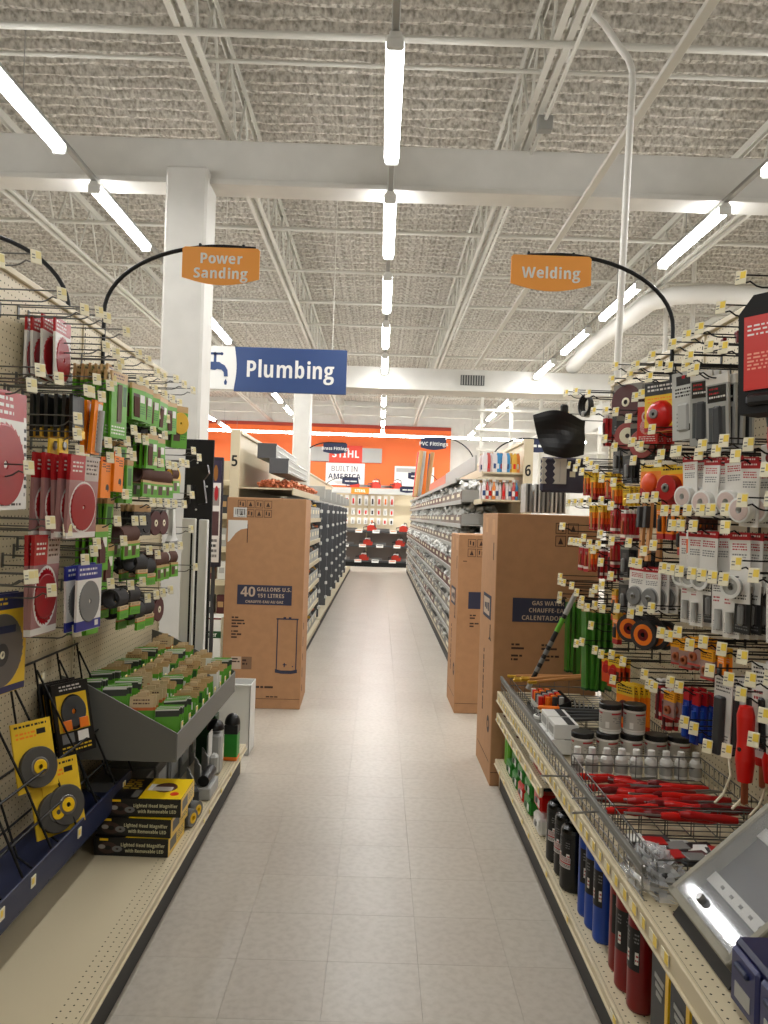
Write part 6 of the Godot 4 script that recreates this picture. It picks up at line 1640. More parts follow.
# ---------------------------------------------------------------- sanding wall
func sanding_wall() -> void:
	dress_wall(SANDING_HOOKS, -1, 1.25, 4.38, "sanding", M.hook_steel, 0.26)
	# black wire pocket rack with a navy front board, hung low on the pegboard
	var r := thing("wire_rack", "black wire pocket rack with a navy front board on the sanding pegboard", "rack", V(-1.245, 0, 2.62))
	var b := MB.new()
	for k in 7:
		var z := 0.60 - k * 0.195
		b.tube([Vector3(0.01, 0.93, z), Vector3(0.06, 0.66, z), Vector3(0.15, 0.40, z), Vector3(0.25, 0.33, z)], 0.004, 5)
		b.tube([Vector3(0.02, 0.90, z), Vector3(0.155, 0.62, z - 0.02), Vector3(0.25, 0.40, z - 0.03)], 0.004, 5)
	for p in [[0.01, 0.93], [0.16, 0.62], [0.245, 0.335], [0.20, 0.50], [0.03, 0.60], [0.02, 0.40]]:
		b.tube([Vector3(p[0], p[1], 0.62), Vector3(p[0], p[1], -0.58)], 0.0045, 5)
	obj("wire_frame", b.done(), M.black_metal, r)
	var nb := MB.new()
	nb.ab(Vector3(0.245, 0.335, -0.57), Vector3(0.253, 0.42, 0.66), 0.002)
	var board := obj("front_board", nb.done(), M.navy, r)
	for z in [-0.48, -0.02, 0.33, 0.52]:
		var t := obj("price_label", bx(Vector3(0.003, 0.032, 0.028), 0.0), M.tag_white, board, Vector3(0.2545, 0.385, z))
		obj("price_strip", bx(Vector3(0.002, 0.018, 0.014)), M.tag_yellow, t, Vector3(0.0012, 0.003, 0.004))
	var fl := MB.new()
	fl.ab(Vector3(0.005, 0.325, -0.57), Vector3(0.25, 0.332, 0.66))
	obj("floor_pan", fl.done(), M.navy, r)
	for z in [0.30, -0.25]:
		var t2 := obj("back_label", bx(Vector3(0.003, 0.03, 0.05)), M.tag_white, r, Vector3(0.008, 0.86, z))
		obj("price_strip", bx(Vector3(0.002, 0.014, 0.02)), M.tag_yellow, t2, Vector3(0.001, 0, 0.01))
	# packs leaning in the rack
	var wc := proto("wire_wheel_card")
	obj("card", card_mesh(0.145, 0.225, 0.006), M.pr_wirecard, wc, Vector3(0, 0.225, 0))
	var w := obj("wheel", disc(0.066, 0.018, 0.03, 30), mat("wire_grey", Color(0.30, 0.29, 0.27), 0.6, 0.3), wc, Vector3(0.0, 0.072, 0.014))
	obj("hub_plate", disc(0.032, 0.008, 0.010), M.steel, w, Vector3(0, 0, 0.008))
	obj("hub_label", disc(0.024, 0.002, 0.008), M.yellow, w, Vector3(0, 0, 0.013))
	var spots := [[V(-1.100, 0.557, 2.560), "uppermost in the black rack"], [V(-1.030, 0.409, 2.627), "frontmost beside the navy board"], [V(-1.050, 0.395, 2.595), "just behind the frontmost one"]]
	for e in spots:
		copy(wc, e[0], Vector3(-16, 58, 0), "round wire wheel on a yellow card, %s" % e[1], "wire wheel", "wire wheels in the rack")
	var sc := proto("saw_blade_pack")
	obj("card", card_mesh(0.165, 0.265, 0.012), M.pr_sawcard, sc, Vector3(0, 0.265, 0))
	obj("blade", disc(0.056, 0.006, 0.01), M.dark_grey, sc, Vector3(0, 0.155, 0.009))
	for k in 2: obj("yellow_wedge", bx(Vector3(0.042, 0.038, 0.004), 0.002), M.orange, sc, Vector3(-0.038 + 0.076 * k, 0.108, 0.012))
	for i in 3:
		copy(sc, V(-1.100, 0.576, 2.887) + Vector3(-0.028 * i, 0, -0.01 * i), Vector3(-14, 62, 0), "black and yellow saw blade pack leaning in the rack, %s" % ["front one", "second one", "rear one"][i], "saw blade", "black and yellow packs")
	# magnifier boxes on the deck
	var mb := proto("magnifier_box")
	var bb := MB.new()
	bb.ab(Vector3(-0.142, 0, -0.23), Vector3(0.142, 0.070, 0), 0.002)
	obj("box_body", bb.done(), M.black_plastic, mb)
	var tp := obj("top_print", card_mesh(0.282, 0.228, 0.001), M.pr_magtop, mb, Vector3(0, 0.0703, -0.229))
	tp.rotation_degrees.x = -90
	obj("front_print", card_mesh(0.28, 0.068, 0.001), M.pr_magfront, mb, Vector3(0, 0.069, 0.0004))
	var sp := obj("side_print", card_mesh(0.226, 0.068, 0.001), M.pr_magside, mb, Vector3(0.1424, 0.069, -0.115))
	sp.rotation_degrees.y = 90
	var ink2 := mat("pale_ink", Color(0.80, 0.78, 0.62), 0.5)
	lettering("Lighted Head Magnifier", 0.0125, ink2, mb, Vector3(0.045, 0.044, 0.0012), Vector3.ZERO, true, 0.0006, "box_title", 0.86)
	lettering("with Removable LED", 0.0125, ink2, mb, Vector3(0.052, 0.022, 0.0012), Vector3.ZERO, true, 0.0006, "box_title", 0.86)
	small_lines(mb, -0.12, 0.062, [[5]], 0.009, M.yellow)
	var names := ["black Lighted Head Magnifier box lying lowest in its stack", "black Lighted Head Magnifier box in the middle of its stack", "black Lighted Head Magnifier box on top, its yellow lid print showing"]
	for i in 3:
		copy(mb, V(-0.908 + [0.0, 0.006, 0.036][i], 0.1705 + i * 0.0706, 2.945 + [0.0, 0.01, 0.025][i]), Vector3(0, [-1.0, -2.0, 1.0][i], 0), names[i], "box", "magnifier boxes")

# ---------------------------------------------------------------- the slanted sandpaper tray and what stands under it
func sanding_bins() -> void:
	var t := thing("sandpaper_tray", "grey steel sloping tray full of sandpaper packs on the sanding wall", "tray", V(-1.24, 0, 3.05))
	var b := MB.new()
	var side := PackedVector2Array([Vector2(0.0, 0.50), Vector2(0.465, 0.50), Vector2(0.465, 0.615), Vector2(0.10, 0.80), Vector2(0.0, 0.83)])
	b.prism(side, -0.003, 0.003)
	obj("side_plate", b.done(), M.grey_metal, t, Vector3(0, 0, 0))
	obj("side_plate", b.done(), M.grey_metal, t, Vector3(0, 0, -1.22))
	var f := MB.new()
	f.ab(Vector3(0.462, 0.50, -1.22), Vector3(0.468, 0.612, 0), 0.002)
	obj("front_lip", f.done(), M.grey_metal, t)
	var bt := MB.new()
	bt.prism(PackedVector2Array([Vector2(0.0, 0.50), Vector2(0.462, 0.50), Vector2(0.462, 0.506), Vector2(0.0, 0.66)]), -1.217, -0.003)
	obj("sloped_floor", bt.done(), M.grey_metal, t)
	for k in 4:
		var dv := MB.new()
		dv.ab(Vector3(0.05 + k * 0.10, 0.52 + (3 - k) * 0.034, -1.215), Vector3(0.053 + k * 0.10, 0.60 + (3 - k) * 0.04, -0.005))
		obj("row_divider", dv.done(), M.grey_metal, t)
	# packs: four rows, ten places, several packs in a place
	var kinds := ["pr_blackgreen", "pr_tanpack", "pr_greencard", "pr_whitepack", "pr_greensheet"]
	var words_ := ["black-edged green", "tan-headed", "green", "white", "striped green"]
	var q := RandomNumberGenerator.new()
	q.seed = 77
	var plan := [[0, 0, 2, 0, 4, 0, 2, 1], [0, 0, 1, 2, 3, 4, 0, 2], [1, 1, 2, 0, 2, 4, 1, 3], [0, 0, 2, 4, 2, 3, 2, 0]]
	for r in 4:
		var z := 3.10
		for c in 8:
			var kd: int = plan[r][c]
			var hh := 0.145 + 0.02 * q.randf()
			for i in 5:
				var p := proto("sandpaper_pack")
				obj("pack", card_mesh(0.092, hh, 0.009), M[kinds[kd]], p, Vector3(0, hh, 0))
				if kd != 0: obj("hang_tab", bx(Vector3(0.034, 0.016, 0.004), 0.001), mat("pale_tan", Color(0.78, 0.68, 0.52), 0.6), p, Vector3(0, hh + 0.008, 0))
				else: obj("top_edge", bx(Vector3(0.092, 0.004, 0.003)), M.lime, p, Vector3(0, hh + 0.001, 0))
				add_child(p, true)
				var x := -1.24 + 0.092 + r * 0.106
				var fy := 0.506 + (0.462 - (x + 1.24)) / 0.462 * 0.150
				p.position = V(x + q.randf_range(-0.003, 0.003), fy + 0.012 + q.randf_range(0, 0.008), z)
				p.rotation_degrees = Vector3(-11 + q.randf_range(-4, 4), 14 + q.randf_range(-5, 5), q.randf_range(-3, 3))
				tag(p, "%s sandpaper pack in the sloping tray, %s row from front, %s bundle, %s sheet" % [words_[kd], nth(3 - r), nth(c), nth(i)], "sandpaper", "sandpaper packs in the tray")
				z += 0.0175
			z += 0.058
	# price labels clipped in the rows
	for r in 4:
		for c in 9:
			var pl := obj("row_price_label", bx(Vector3(0.003, 0.034, 0.028), 0.0), M.tag_white, t, Vector3(0.145 + r * 0.105, 0.745 - r * 0.042, -0.10 - c * 0.125))
			obj("price_strip", bx(Vector3(0.001, 0.012, 0.02)), M.tag_yellow, pl, Vector3(0.002, 0.008, 0))
	# goods on the deck below: grey sheets, clear packs, black roll, bottles
	for i in 8:
		var p := thing("sanding_block", "grey carded sanding block on the deck under the tray, %s from the magnifier boxes" % nth(i), "sanding block", V(-0.80 - 0.03 * (i % 2), 0.171, 3.28 + i * 0.075), "sanding blocks")
		obj("card", bx(Vector3(0.006, 0.15, 0.07), 0.001), M.light_grey, p, Vector3(0, 0.075, 0))
		obj("block", bx(Vector3(0.03, 0.06, 0.055), 0.006), M.dark_grey, p, Vector3(0.018, 0.06, 0))
		p.rotation_degrees.y = 25
	for i in 5:
		var p := thing("grey_box", "dull grey carton pushed back under the tray, %s along" % nth(i), "box", V(-1.05, 0.171, 3.25 + i * 0.21), "grey cartons")
		obj("carton", bx(Vector3(0.22, 0.20, 0.18), 0.004), M.grey, p, Vector3(0, 0.10, 0))
		obj("front_label", bx(Vector3(0.003, 0.10, 0.12)), M.light_grey, p, Vector3(0.111, 0.11, 0))
	for i in 2:
		var p := thing("spool_pack", "yellow and grey round spool pack %s the magnifier boxes" % ["just behind", "second behind"][i], "pack", V(-0.755, 0.171, 3.24 + i * 0.09), "spool packs")
		var dd := obj("spool", disc(0.036, 0.03, 0.012), M.grey, p, Vector3(0, 0.037, 0)); dd.rotation_degrees.y = 70
		var d2 := obj("spool_label", disc(0.022, 0.034, 0.010), M.yellow, p, Vector3(0, 0.037, 0)); d2.rotation_degrees.y = 70
	var cy := thing("rubber_roller", "black rubber roller in a clear box under the tray", "roller", V(-0.77, 0.171, 3.62))
	var rb := MB.new()
	rb.tube([Vector3(0, 0.085, 0.08), Vector3(0, 0.085, -0.08)], 0.026, 14)
	obj("roller", rb.done(), M.black_plastic, cy)
	obj("clear_case", bx(Vector3(0.07, 0.055, 0.18), 0.004), M.light_grey, cy, Vector3(0, 0.028, 0))
	for i in 4:
		var g := thing("sander_pack", ["clear pack with a black rounded sander at the deck end", "green based pack with a black knob at the deck end", "white carded sander pack behind the roller", "dark green box behind the clear sander pack"][i], "pack", V([-0.80, -0.755, -0.80, -0.87][i], 0.171, [3.92, 4.14, 3.80, 4.06][i]))
		match i:
			0:
				obj("blister", bx(Vector3(0.07, 0.20, 0.08), 0.01), M.light_grey, g, Vector3(0, 0.10, 0)); obj("knob", dome(0.045, 0.05), M.black_plastic, g, Vector3(0, 0.22, 0)).rotation_degrees.x = -90
			1:
				obj("green_sleeve", bx(Vector3(0.07, 0.14, 0.08), 0.004), M.green, g, Vector3(0, 0.07, 0)); obj("orange_foot", bx(Vector3(0.072, 0.02, 0.082), 0.002), M.orange, g, Vector3(0, 0.011, 0)); obj("black_band", bx(Vector3(0.072, 0.05, 0.082), 0.003), M.black_plastic, g, Vector3(0, 0.165, 0)); obj("knob", dome(0.042, 0.055), M.black_plastic, g, Vector3(0, 0.19, 0)).rotation_degrees.x = -90
			2:
				obj("card", bx(Vector3(0.006, 0.24, 0.08), 0.001), M.white, g, Vector3(0, 0.12, 0)); obj("sander", bx(Vector3(0.04, 0.10, 0.06), 0.012), M.light_grey, g, Vector3(0.022, 0.08, 0))
			3:
				obj("box", bx(Vector3(0.10, 0.26, 0.09), 0.003), M.dark_green, g, Vector3(0, 0.13, 0)); obj("label", bx(Vector3(0.002, 0.08, 0.06)), M.white, g, Vector3(0.051, 0.15, 0))
	# at the end of the wall: white drywall pole, black board, strip display, white crate
	var wp := thing("drywall_board", "tall white drywall panel with a black slot standing at the sanding wall end", "panel", V(-1.075, 0.17, 4.36))
	obj("panel", bx(Vector3(0.075, 1.28, 0.03), 0.004), M.white, wp, Vector3(0.0, 0.64, 0)); obj("black_slot", bx(Vector3(0.010, 1.2, 0.006)), M.black_matte, wp, Vector3(0.018, 0.62, 0.015))
	obj("second_panel", bx(Vector3(0.05, 1.35, 0.04), 0.004), M.white, wp, Vector3(0.075, 0.60, -0.03))
	var bp := thing("black_display_stand", "black display stand with small white specks behind the sanding hooks", "display stand", V(-1.09, 0.0, 4.62))
	obj("board", bx(Vector3(0.17, 1.92, 0.02), 0.003), M.black_matte, bp, Vector3(0.0, 0.96, 0))
	for k in 4: obj("screw_head", disc(0.006, 0.004, 0.0, 8), M.white, bp, Vector3(0.05 - 0.06 * (k % 2), 1.36 + 0.14 * k, 0.012))
	var gun := thing("black_gun_tool", "black pistol-shaped tool hanging before the black end panel", "tool", V(-1.07, 1.74, 4.44))
	var gb := MB.new()
	gb.prism(PackedVector2Array([Vector2(-0.05, 0.0), Vector2(0.07, 0.02), Vector2(0.08, -0.03), Vector2(0.05, -0.07), Vector2(0.07, -0.20), Vector2(0.02, -0.21), Vector2(0.01, -0.10), Vector2(-0.02, -0.10), Vector2(-0.03, -0.21), Vector2(-0.06, -0.20)]), -0.02, 0.02)
	obj("gun_body", gb.done(), M.black_plastic, gun)
	obj("white_label", bx(Vector3(0.02, 0.06, 0.004)), M.white, gun, Vector3(-0.03, -0.13, 0.022))
	var wc := thing("white_crate", "white open crate at the far end of the sandpaper tray", "crate", V(-0.86, 0.0, 4.74))
	var cb := MB.new()
	for e in [[-0.12, -0.20, 0.10, -0.195], [-0.12, -0.005, 0.10, 0.0], [-0.12, -0.20, -0.115, 0.0], [0.095, -0.20, 0.10, 0.0]]: cb.ab(Vector3(e[0], 0, e[1]), Vector3(e[2], 0.43, e[3]))
	cb.ab(Vector3(-0.12, 0, -0.20), Vector3(0.10, 0.006, 0))
	obj("crate_wall", cb.done(), M.white, wc)
	obj("rim", bx(Vector3(0.236, 0.014, 0.012), 0.003), M.white, wc, Vector3(-0.01, 0.43, 0.004))
	var sd := thing("strip_display", "tall narrow dark display board with pictures beside the column", "display board", V(-1.40, 1.02, 6.55))
	obj("stand_leg", bx(Vector3(0.03, 1.02, 0.03), 0.003), M.dark_grey, sd, Vector3(0, -0.51, 0))
	obj("board", bx(Vector3(0.115, 0.93, 0.05), 0.003), mat("plum", Color(0.13, 0.11, 0.17), 0.5), sd, Vector3(0, 0.465, 0))
	obj("picture_sheet", card_mesh(0.095, 0.86, 0.004), M.pr_stripboard, sd, Vector3(0, 0.90, 0.027))
	# stock of the next aisle seen past the column
	var es := thing("white_carton", "white carton with a green band seen low past the column", "carton", V(-1.78, 0.0, 7.9))
	obj("carton", bx(Vector3(0.36, 0.42, 0.3), 0.004), M.white, es, Vector3(0.04, 0.21, 0))
	obj("green_band", bx(Vector3(0.362, 0.07, 0.002)), M.dark_green, es, Vector3(0.04, 0.25, 0.151))
	lettering("easter", 0.042, M.white, es, Vector3(0.09, 0.25, 0.1535), Vector3.ZERO, true, 0.001)
	obj("red_band", bx(Vector3(0.362, 0.016, 0.002)), M.dark_red, es, Vector3(0.04, 0.41, 0.151))
	obj("round_emblem", disc(0.03, 0.002, 0.012), M.dark_red, es, Vector3(-0.03, 0.345, 0.152))
	var sh := thing("low_shelf", "cream shelf unit of the next aisle seen in the gap past the column", "shelving", V(-1.75, 0, 8.5))
	for y in [0.35, 0.72, 1.08, 1.44, 1.8]:
		obj("shelf", bx(Vector3(0.55, 0.06, 1.0), 0.004), M.cream, sh, Vector3(0, y, -0.3))
	obj("back_panel", bx(Vector3(0.6, 2.1, 0.03)), M.cream_dark, sh, Vector3(0, 1.05, -0.82))
	for j in 4:
		for k in 4:
			var p := thing("packed_part", "small packed part on the gap shelf, %s shelf, %s along" % [nth(j), nth(k)], "pack", V(-1.93 + k * 0.115, [0.38, 0.75, 1.11, 1.47][j], 8.42), "gap shelf packs")
			obj("pack", bx(Vector3(0.09, 0.20, 0.10), 0.006), [M.white, M.dark_grey, M.maroon, M.light_grey, M.dark_red][(j * 3 + k) % 5], p, Vector3(0, 0.10, 0))
			obj("label", bx(Vector3(0.06, 0.06, 0.002)), [M.light_grey, M.white, M.tan][(j + k) % 3], p, Vector3(0, 0.10, 0.051))

# ---------------------------------------------------------------- welding wall
func welding_wall() -> void:
	dress_wall(WELDING_HOOKS, 1, 1.27, 4.25, "welding", M.hook_black, 0.25)
	# black leather apron hung over a bar at the far end
	var ap := thing("leather_apron", "folded black leather welding apron hanging at the far end of the welding wall", "apron", V(0.93, 2.04, 4.05))
	var b := MB.new()
	var nx := 14
	var ny := 10
	var f := func(u: float, v: float) -> Vector3:
		var x0 := lerpf(-0.14, -0.075, pow(v, 1.4))
		var x := lerpf(x0, 0.135, u)
		var top := 0.015 + 0.035 * sin(PI * minf(u * 1.1, 1.0)) - 0.02 * u
		var bottom := -0.185 - 0.022 * sin(PI * u)
		return Vector3(x, lerpf(top, bottom, v), 0.020 * cos((u - 0.5) * 3.0) + 0.008 * sin(v * 8.0 + u * 3.0))
	for j in ny:
		for i in nx:
			var p0: Vector3 = f.call(float(i) / nx, float(j) / ny); var p1: Vector3 = f.call(float(i + 1) / nx, float(j) / ny); var p2: Vector3 = f.call(float(i + 1) / nx, float(j + 1) / ny); var p3: Vector3 = f.call(float(i) / nx, float(j + 1) / ny)
			b.flat(p0, p1, p2, p3, Vector3(0, 0, 1))
			b.flat(p0 - Vector3(0, 0, 0.012), p1 - Vector3(0, 0, 0.012), p2 - Vector3(0, 0, 0.012), p3 - Vector3(0, 0, 0.012), Vector3(0, 0, -1))
	obj("leather", b.done(), mat("black_leather", Color(0.035, 0.037, 0.05), 0.35), ap)
	obj("neck_tab", bx(Vector3(0.04, 0.05, 0.02), 0.008), M.black_plastic, ap, Vector3(0.02, 0.05, 0.01))
	# purple-grey work sleeve and white pinked glove cuffs under the apron
	var jr := thing("work_sleeve", "purple-grey folded work sleeve hanging under the black apron", "clothing", V(0.98, 1.845, 4.16))
	obj("cloth", bx(Vector3(0.24, 0.19, 0.03), 0.012), mat("glove_grey", Color(0.27, 0.26, 0.32), 0.8), jr, Vector3(0, -0.095, 0))
	obj("label", bx(Vector3(0.03, 0.03, 0.002)), M.tag_white, jr, Vector3(0.05, -0.09, 0.016))
	for i in 2:
		var ww := [0.035, 0.07][i] as float
		var zc := thing("glove_cuff", "white zigzag-edged glove cuff hanging before the grey sleeve, %s one" % ["narrow", "wide"][i], "glove", V([0.868, 0.955][i], 1.835, 4.12), "white cuffs")
		var zp := PackedVector2Array()
		for k in 9: zp.append(Vector2(-ww / 2 + (0.012 if k % 2 else 0.0), -0.135 * k / 8.0))
		for k in 9: zp.append(Vector2(ww / 2 - (0.012 if k % 2 and i == 0 else 0.0), -0.135 + 0.135 * k / 8.0))
		var zb := MB.new(); zb.prism(zp, -0.006, 0.006)
		obj("leather", zb.done(), mat("glove_white", Color(0.80, 0.78, 0.74), 0.8), zc)
		obj("seam", bx(Vector3(0.003, 0.11, 0.002)), M.light_grey, zc, Vector3(0, -0.07, 0.0065))
	# pale boxes stacked behind, between the carton and the apron
	for i in 5:
		var p := thing("sheet_pack", "pale upright sheet pack behind the tall carton top, %s along" % nth(i), "pack", V(0.86 + i * 0.05, 1.545, 4.55), "sheet packs")
		obj("sheet", bx(Vector3(0.034, 0.17, 0.16), 0.002), M.white if i % 2 else M.light_grey, p, Vector3(0, 0.085, 0)); obj("edge_strip", bx(Vector3(0.012, 0.16, 0.004)), M.dark_grey, p, Vector3(0, 0.085, 0.081))
	# rod tube leaning on the carton
	var rd := thing("rod_tube", "long black and white welding rod tube leaning against the tall carton", "rod tube", V(0.80, 0.62, 4.02))
	var t := MB.new()
	t.tube([Vector3.ZERO, Vector3(0.235, 0.505, 0.0)], 0.013, 12)
	obj("tube", t.done(), mat("tube_black", Color(0.07, 0.07, 0.07), 0.3), rd)
	var dirv := Vector3(0.235, 0.505, 0.0)
	for e in [[0.0, 0.10, M.light_grey], [0.60, 0.74, M.lime], [0.78, 1.0, M.light_grey]]:
		var tb := MB.new(); tb.tube([dirv * e[0], dirv * e[1]], 0.0138, 12); obj("wrap_band", tb.done(), e[2], rd)
	for k in 4:
		var tb := MB.new(); tb.tube([dirv * (0.18 + k * 0.09), dirv * (0.23 + k * 0.09)], 0.0137, 12); obj("pale_print", tb.done(), M.grey, rd)

# ---------------------------------------------------------------- welding shelf: wire fence, baskets, jars, bottles, tools
func lathed(prof: Array, k := 20) -> ArrayMesh:
	var key := "l" + str(prof)
	if not GEO.has(key):
		var b := MB.new()
		b.lathe(prof, k)
		GEO[key] = b.done()
	return GEO[key]

func welding_shelf() -> void:
	# wire fence along the shelf front
	var fe := thing("wire_fence", "low chrome wire fence along the front of the welding shelf", "wire fence", V(0.70, 0.548, 0))
	var b := MB.new()
	for y in [0.0, 0.028, 0.055, 0.082]: b.tube([V(0, y, 1.95), V(0, y, 4.26)], 0.0022 if y < 0.08 else 0.0036, 5)
	for i in 48: b.tube([V(0, 0, 1.97 + i * 0.0485), V(0, 0.082, 1.97 + i * 0.0485)], 0.0018, 4, false)
	obj("wire_grid", b.done(), M.wire, fe)
	obj("top_rail", bx(Vector3(0.014, 0.022, 2.3), 0.002), M.grey_metal, fe, V(0.0, 0.075, 3.11))
	# wire baskets that part the shelf
	var spans := [[3.55, 4.20, "far"], [3.18, 3.53, "middle"], [2.35, 2.86, "tool"], [1.98, 2.33, "near"]]
	for e in spans:
		var bk := thing("wire_basket", "shallow dark wire basket on the welding shelf, the %s one" % e[2], "basket", V(0.74, 0.548, e[0]))
		var l: float = e[1] - e[0]
		var w := MB.new()
		for y in [0.004, 0.05, 0.09]:
			w.tube([Vector3(0, y, 0), Vector3(0.48, y, 0), Vector3(0.48, y, -l), Vector3(0, y, -l), Vector3(0, y, 0)], 0.0026, 4)
		for i in 14: w.tube([Vector3(0, 0.09, -l * i / 13), Vector3(0, 0.004, -l * i / 13), Vector3(0.48, 0.004, -l * i / 13), Vector3(0.48, 0.09, -l * i / 13)], 0.0019, 4, false)
		for i in 7: w.tube([Vector3(0.48 * i / 6, 0.09, 0), Vector3(0.48 * i / 6, 0.004, 0), Vector3(0.48 * i / 6, 0.004, -l), Vector3(0.48 * i / 6, 0.09, -l)], 0.0019, 4, false)
		obj("wire_grid", w.done(), M.hook_steel, bk)
	# wooden handled brushes at the far end
	for i in 6:
		var t := MB.new()
		t.tube([Vector3(0, 0, 0), Vector3(0.12, 0.006, -0.02), Vector3(0.30, 0.01, -0.04)], 0.010, 8)
		var p := thing("wooden_stick", "pale wooden handle lying in the far wire basket, %s of six" % nth(i), "handle", V(0.76 + 0.025 * (i % 3), 0.655 + 0.017 * (i / 2), 4.16 - i * 0.058), "wooden handles")
		obj("handle", t.done(), M.wood, p)
		obj("brass_end", bx(Vector3(0.05, 0.016, 0.016), 0.004), M.gold, p, Vector3(-0.02, 0, 0.003))
		p.rotation_degrees.y = 4 * i - 8
	for i in 3:
		var br := thing("spring_brush", "coiled spring brush beside the wooden handles, %s" % nth(i), "brush", V(0.92 + 0.03 * i, 0.60, 3.86 - 0.06 * i), "spring brushes")
		var pts := []
		for k in 60: pts.append(Vector3(-0.09 + k * 0.003, sin(k * 0.9) * 0.016, cos(k * 0.9) * 0.016))
		var t := MB.new(); t.tube(pts, 0.003, 4)
		obj("spring", t.done(), M.steel, br); obj("core", bx(Vector3(0.18, 0.008, 0.008)), M.dark_grey, br)
	# black box of orange lighters and caps
	var tr := thing("lighter_box", "black counter box holding rows of orange capped tubes", "box", V(0.80, 0.552, 3.62))
	var tb := MB.new()
	tb.ab(Vector3(-0.06, 0, -0.11), Vector3(0.10, 0.004, 0.11)); tb.ab(Vector3(-0.06, 0, -0.11), Vector3(-0.056, 0.07, 0.11)); tb.ab(Vector3(0.096, 0, -0.11), Vector3(0.10, 0.13, 0.11))
	tb.prism(PackedVector2Array([Vector2(-0.06, 0), Vector2(0.10, 0), Vector2(0.10, 0.13), Vector2(-0.06, 0.07)]), 0.107, 0.11); tb.prism(PackedVector2Array([Vector2(-0.06, 0), Vector2(0.10, 0), Vector2(0.10, 0.13), Vector2(-0.06, 0.07)]), -0.11, -0.107)
	obj("tray", tb.done(), M.black_plastic, tr)
	for j in 4:
		for i in 6:
			var p := thing("marker_tube", "%s tube in the black counter box, %s row, %s place" % [["orange-capped", "white"][1 if j == 0 else 0], nth(j), nth(i)], "tube", V(0.765 + j * 0.032, 0.557, 3.705 - i * 0.034), "marker tubes")
			obj("tube", lathed([Vector2(0, 0), Vector2(0.011, 0), Vector2(0.011, 0.09)], 8), M.white if j == 0 else M.orange, p, Vector3(0, 0.004, 0))
			obj("cap", lathed([Vector2(0.011, 0.094), Vector2(0.012, 0.095), Vector2(0.012, 0.135), Vector2(0, 0.137)], 8), [M.light_grey, M.bright_red, M.orange, M.dark_grey][(i + j) % 4], p)
	var pkb := thing("pink_tag_bundle", "small pink printed tag bundle behind the black counter box", "tag bundle", V(0.97, 0.60, 3.55))
	for k in 4: obj("tag_slip", bx(Vector3(0.07, 0.004, 0.05), 0.001), mat("pink", Color(0.85, 0.45, 0.50), 0.5), pkb, Vector3(0.005 * k, 0.01 * k, 0.006 * k))
	# flat dark tools on the baskets
	for i in 4:
		var p := thing("flat_file", "flat dark file lying across the middle basket, %s" % nth(i), "file", V(0.98, 0.655, 3.46 - 0.05 * i), "flat files")
		obj("blade", bx(Vector3(0.30, 0.012, 0.022), 0.003), M.dark_grey, p); obj("handle", bx(Vector3(0.10, 0.018, 0.024), 0.006), [M.orange, M.gold, M.dark_red, M.black_plastic][i], p, Vector3(-0.19, 0, 0))
		p.rotation_degrees.y = -6 + 5 * i
	# round tins and white boxes
	for i in 6:
		var p := thing("flat_tin", "flat round white tin near the shelf front, %s" % nth(i), "tin", V(0.755 + 0.075 * (i % 2), 0.558 + 0.034 * (i / 4), 3.47 - 0.075 * ((i % 4) / 2) - 0.03 * (i % 2)), "flat tins")
		obj("tin", lathed([Vector2(0, 0), Vector2(0.033, 0), Vector2(0.034, 0.002), Vector2(0.034, 0.026), Vector2(0, 0.026)], 18), M.light_grey, p); obj("lid", lathed([Vector2(0.035, 0.020), Vector2(0.035, 0.031), Vector2(0.032, 0.033), Vector2(0, 0.033)], 18), M.white, p); obj("lid_print", lathed([Vector2(0.018, 0.0335), Vector2(0.026, 0.0335)], 18), M.dark_grey, p)
	for i in 4:
		var p := thing("white_box", "small white box stacked near the shelf front, %s pile, %s" % [["nearer", "farther"][i / 2], ["lower", "upper"][i % 2]], "box", V(0.775 + 0.012 * (i % 2), 0.552 + 0.062 * (i % 2), 3.19 + 0.135 * (i / 2)), "white boxes")
		obj("carton", bx(Vector3(0.10, 0.060, 0.12), 0.002), M.white, p, Vector3(0, 0.03, 0)); obj("black_print", bx(Vector3(0.03, 0.001, 0.12)), M.black_matte, p, Vector3(0.02, 0.0603, 0)); obj("end_print", bx(Vector3(0.002, 0.03, 0.08)), M.light_grey, p, Vector3(-0.0505, 0.03, 0))
	# flux jars: black lid, grey label, red stripe
	var jar := proto("flux_jar")
	obj("body", lathed([Vector2(0, 0), Vector2(0.040, 0), Vector2(0.042, 0.003), Vector2(0.042, 0.098), Vector2(0.039, 0.102)], 22), M.white, jar)
	obj("label", lathed([Vector2(0.0426, 0.010), Vector2(0.0426, 0.092)], 22), M.pr_jar, jar)
	obj("lid", lathed([Vector2(0.044, 0.094), Vector2(0.0445, 0.097), Vector2(0.0445, 0.112), Vector2(0.042, 0.115), Vector2(0, 0.115)], 22), M.black_plastic, jar)
	var jars := [[0.835, 3.07, 0, "first of the lower row from the fence"], [0.935, 3.07, 0, "second of the lower row"], [1.03, 3.065, 0, "third of the lower row"], [1.125, 3.06, 0, "fourth of the lower row"], [1.215, 3.05, 0, "last of the lower row by the pegboard"], [0.945, 3.075, 1, "upper one nearer the fence"], [1.04, 3.07, 1, "upper one nearer the pegboard"]]
	for e in jars:
		copy(jar, V(e[0], 0.552 + e[2] * 0.1155, e[1]), Vector3(0, 40 + 37 * e[1] * 10, 0), "white flux jar with black lid, %s" % e[3], "jar", "flux jars")
	# little white bottles in front of the jars
	var bo := proto("white_bottle")
	obj("body", lathed([Vector2(0, 0), Vector2(0.021, 0), Vector2(0.023, 0.003), Vector2(0.023, 0.060), Vector2(0.018, 0.070), Vector2(0.012, 0.073)], 16), M.white, bo)
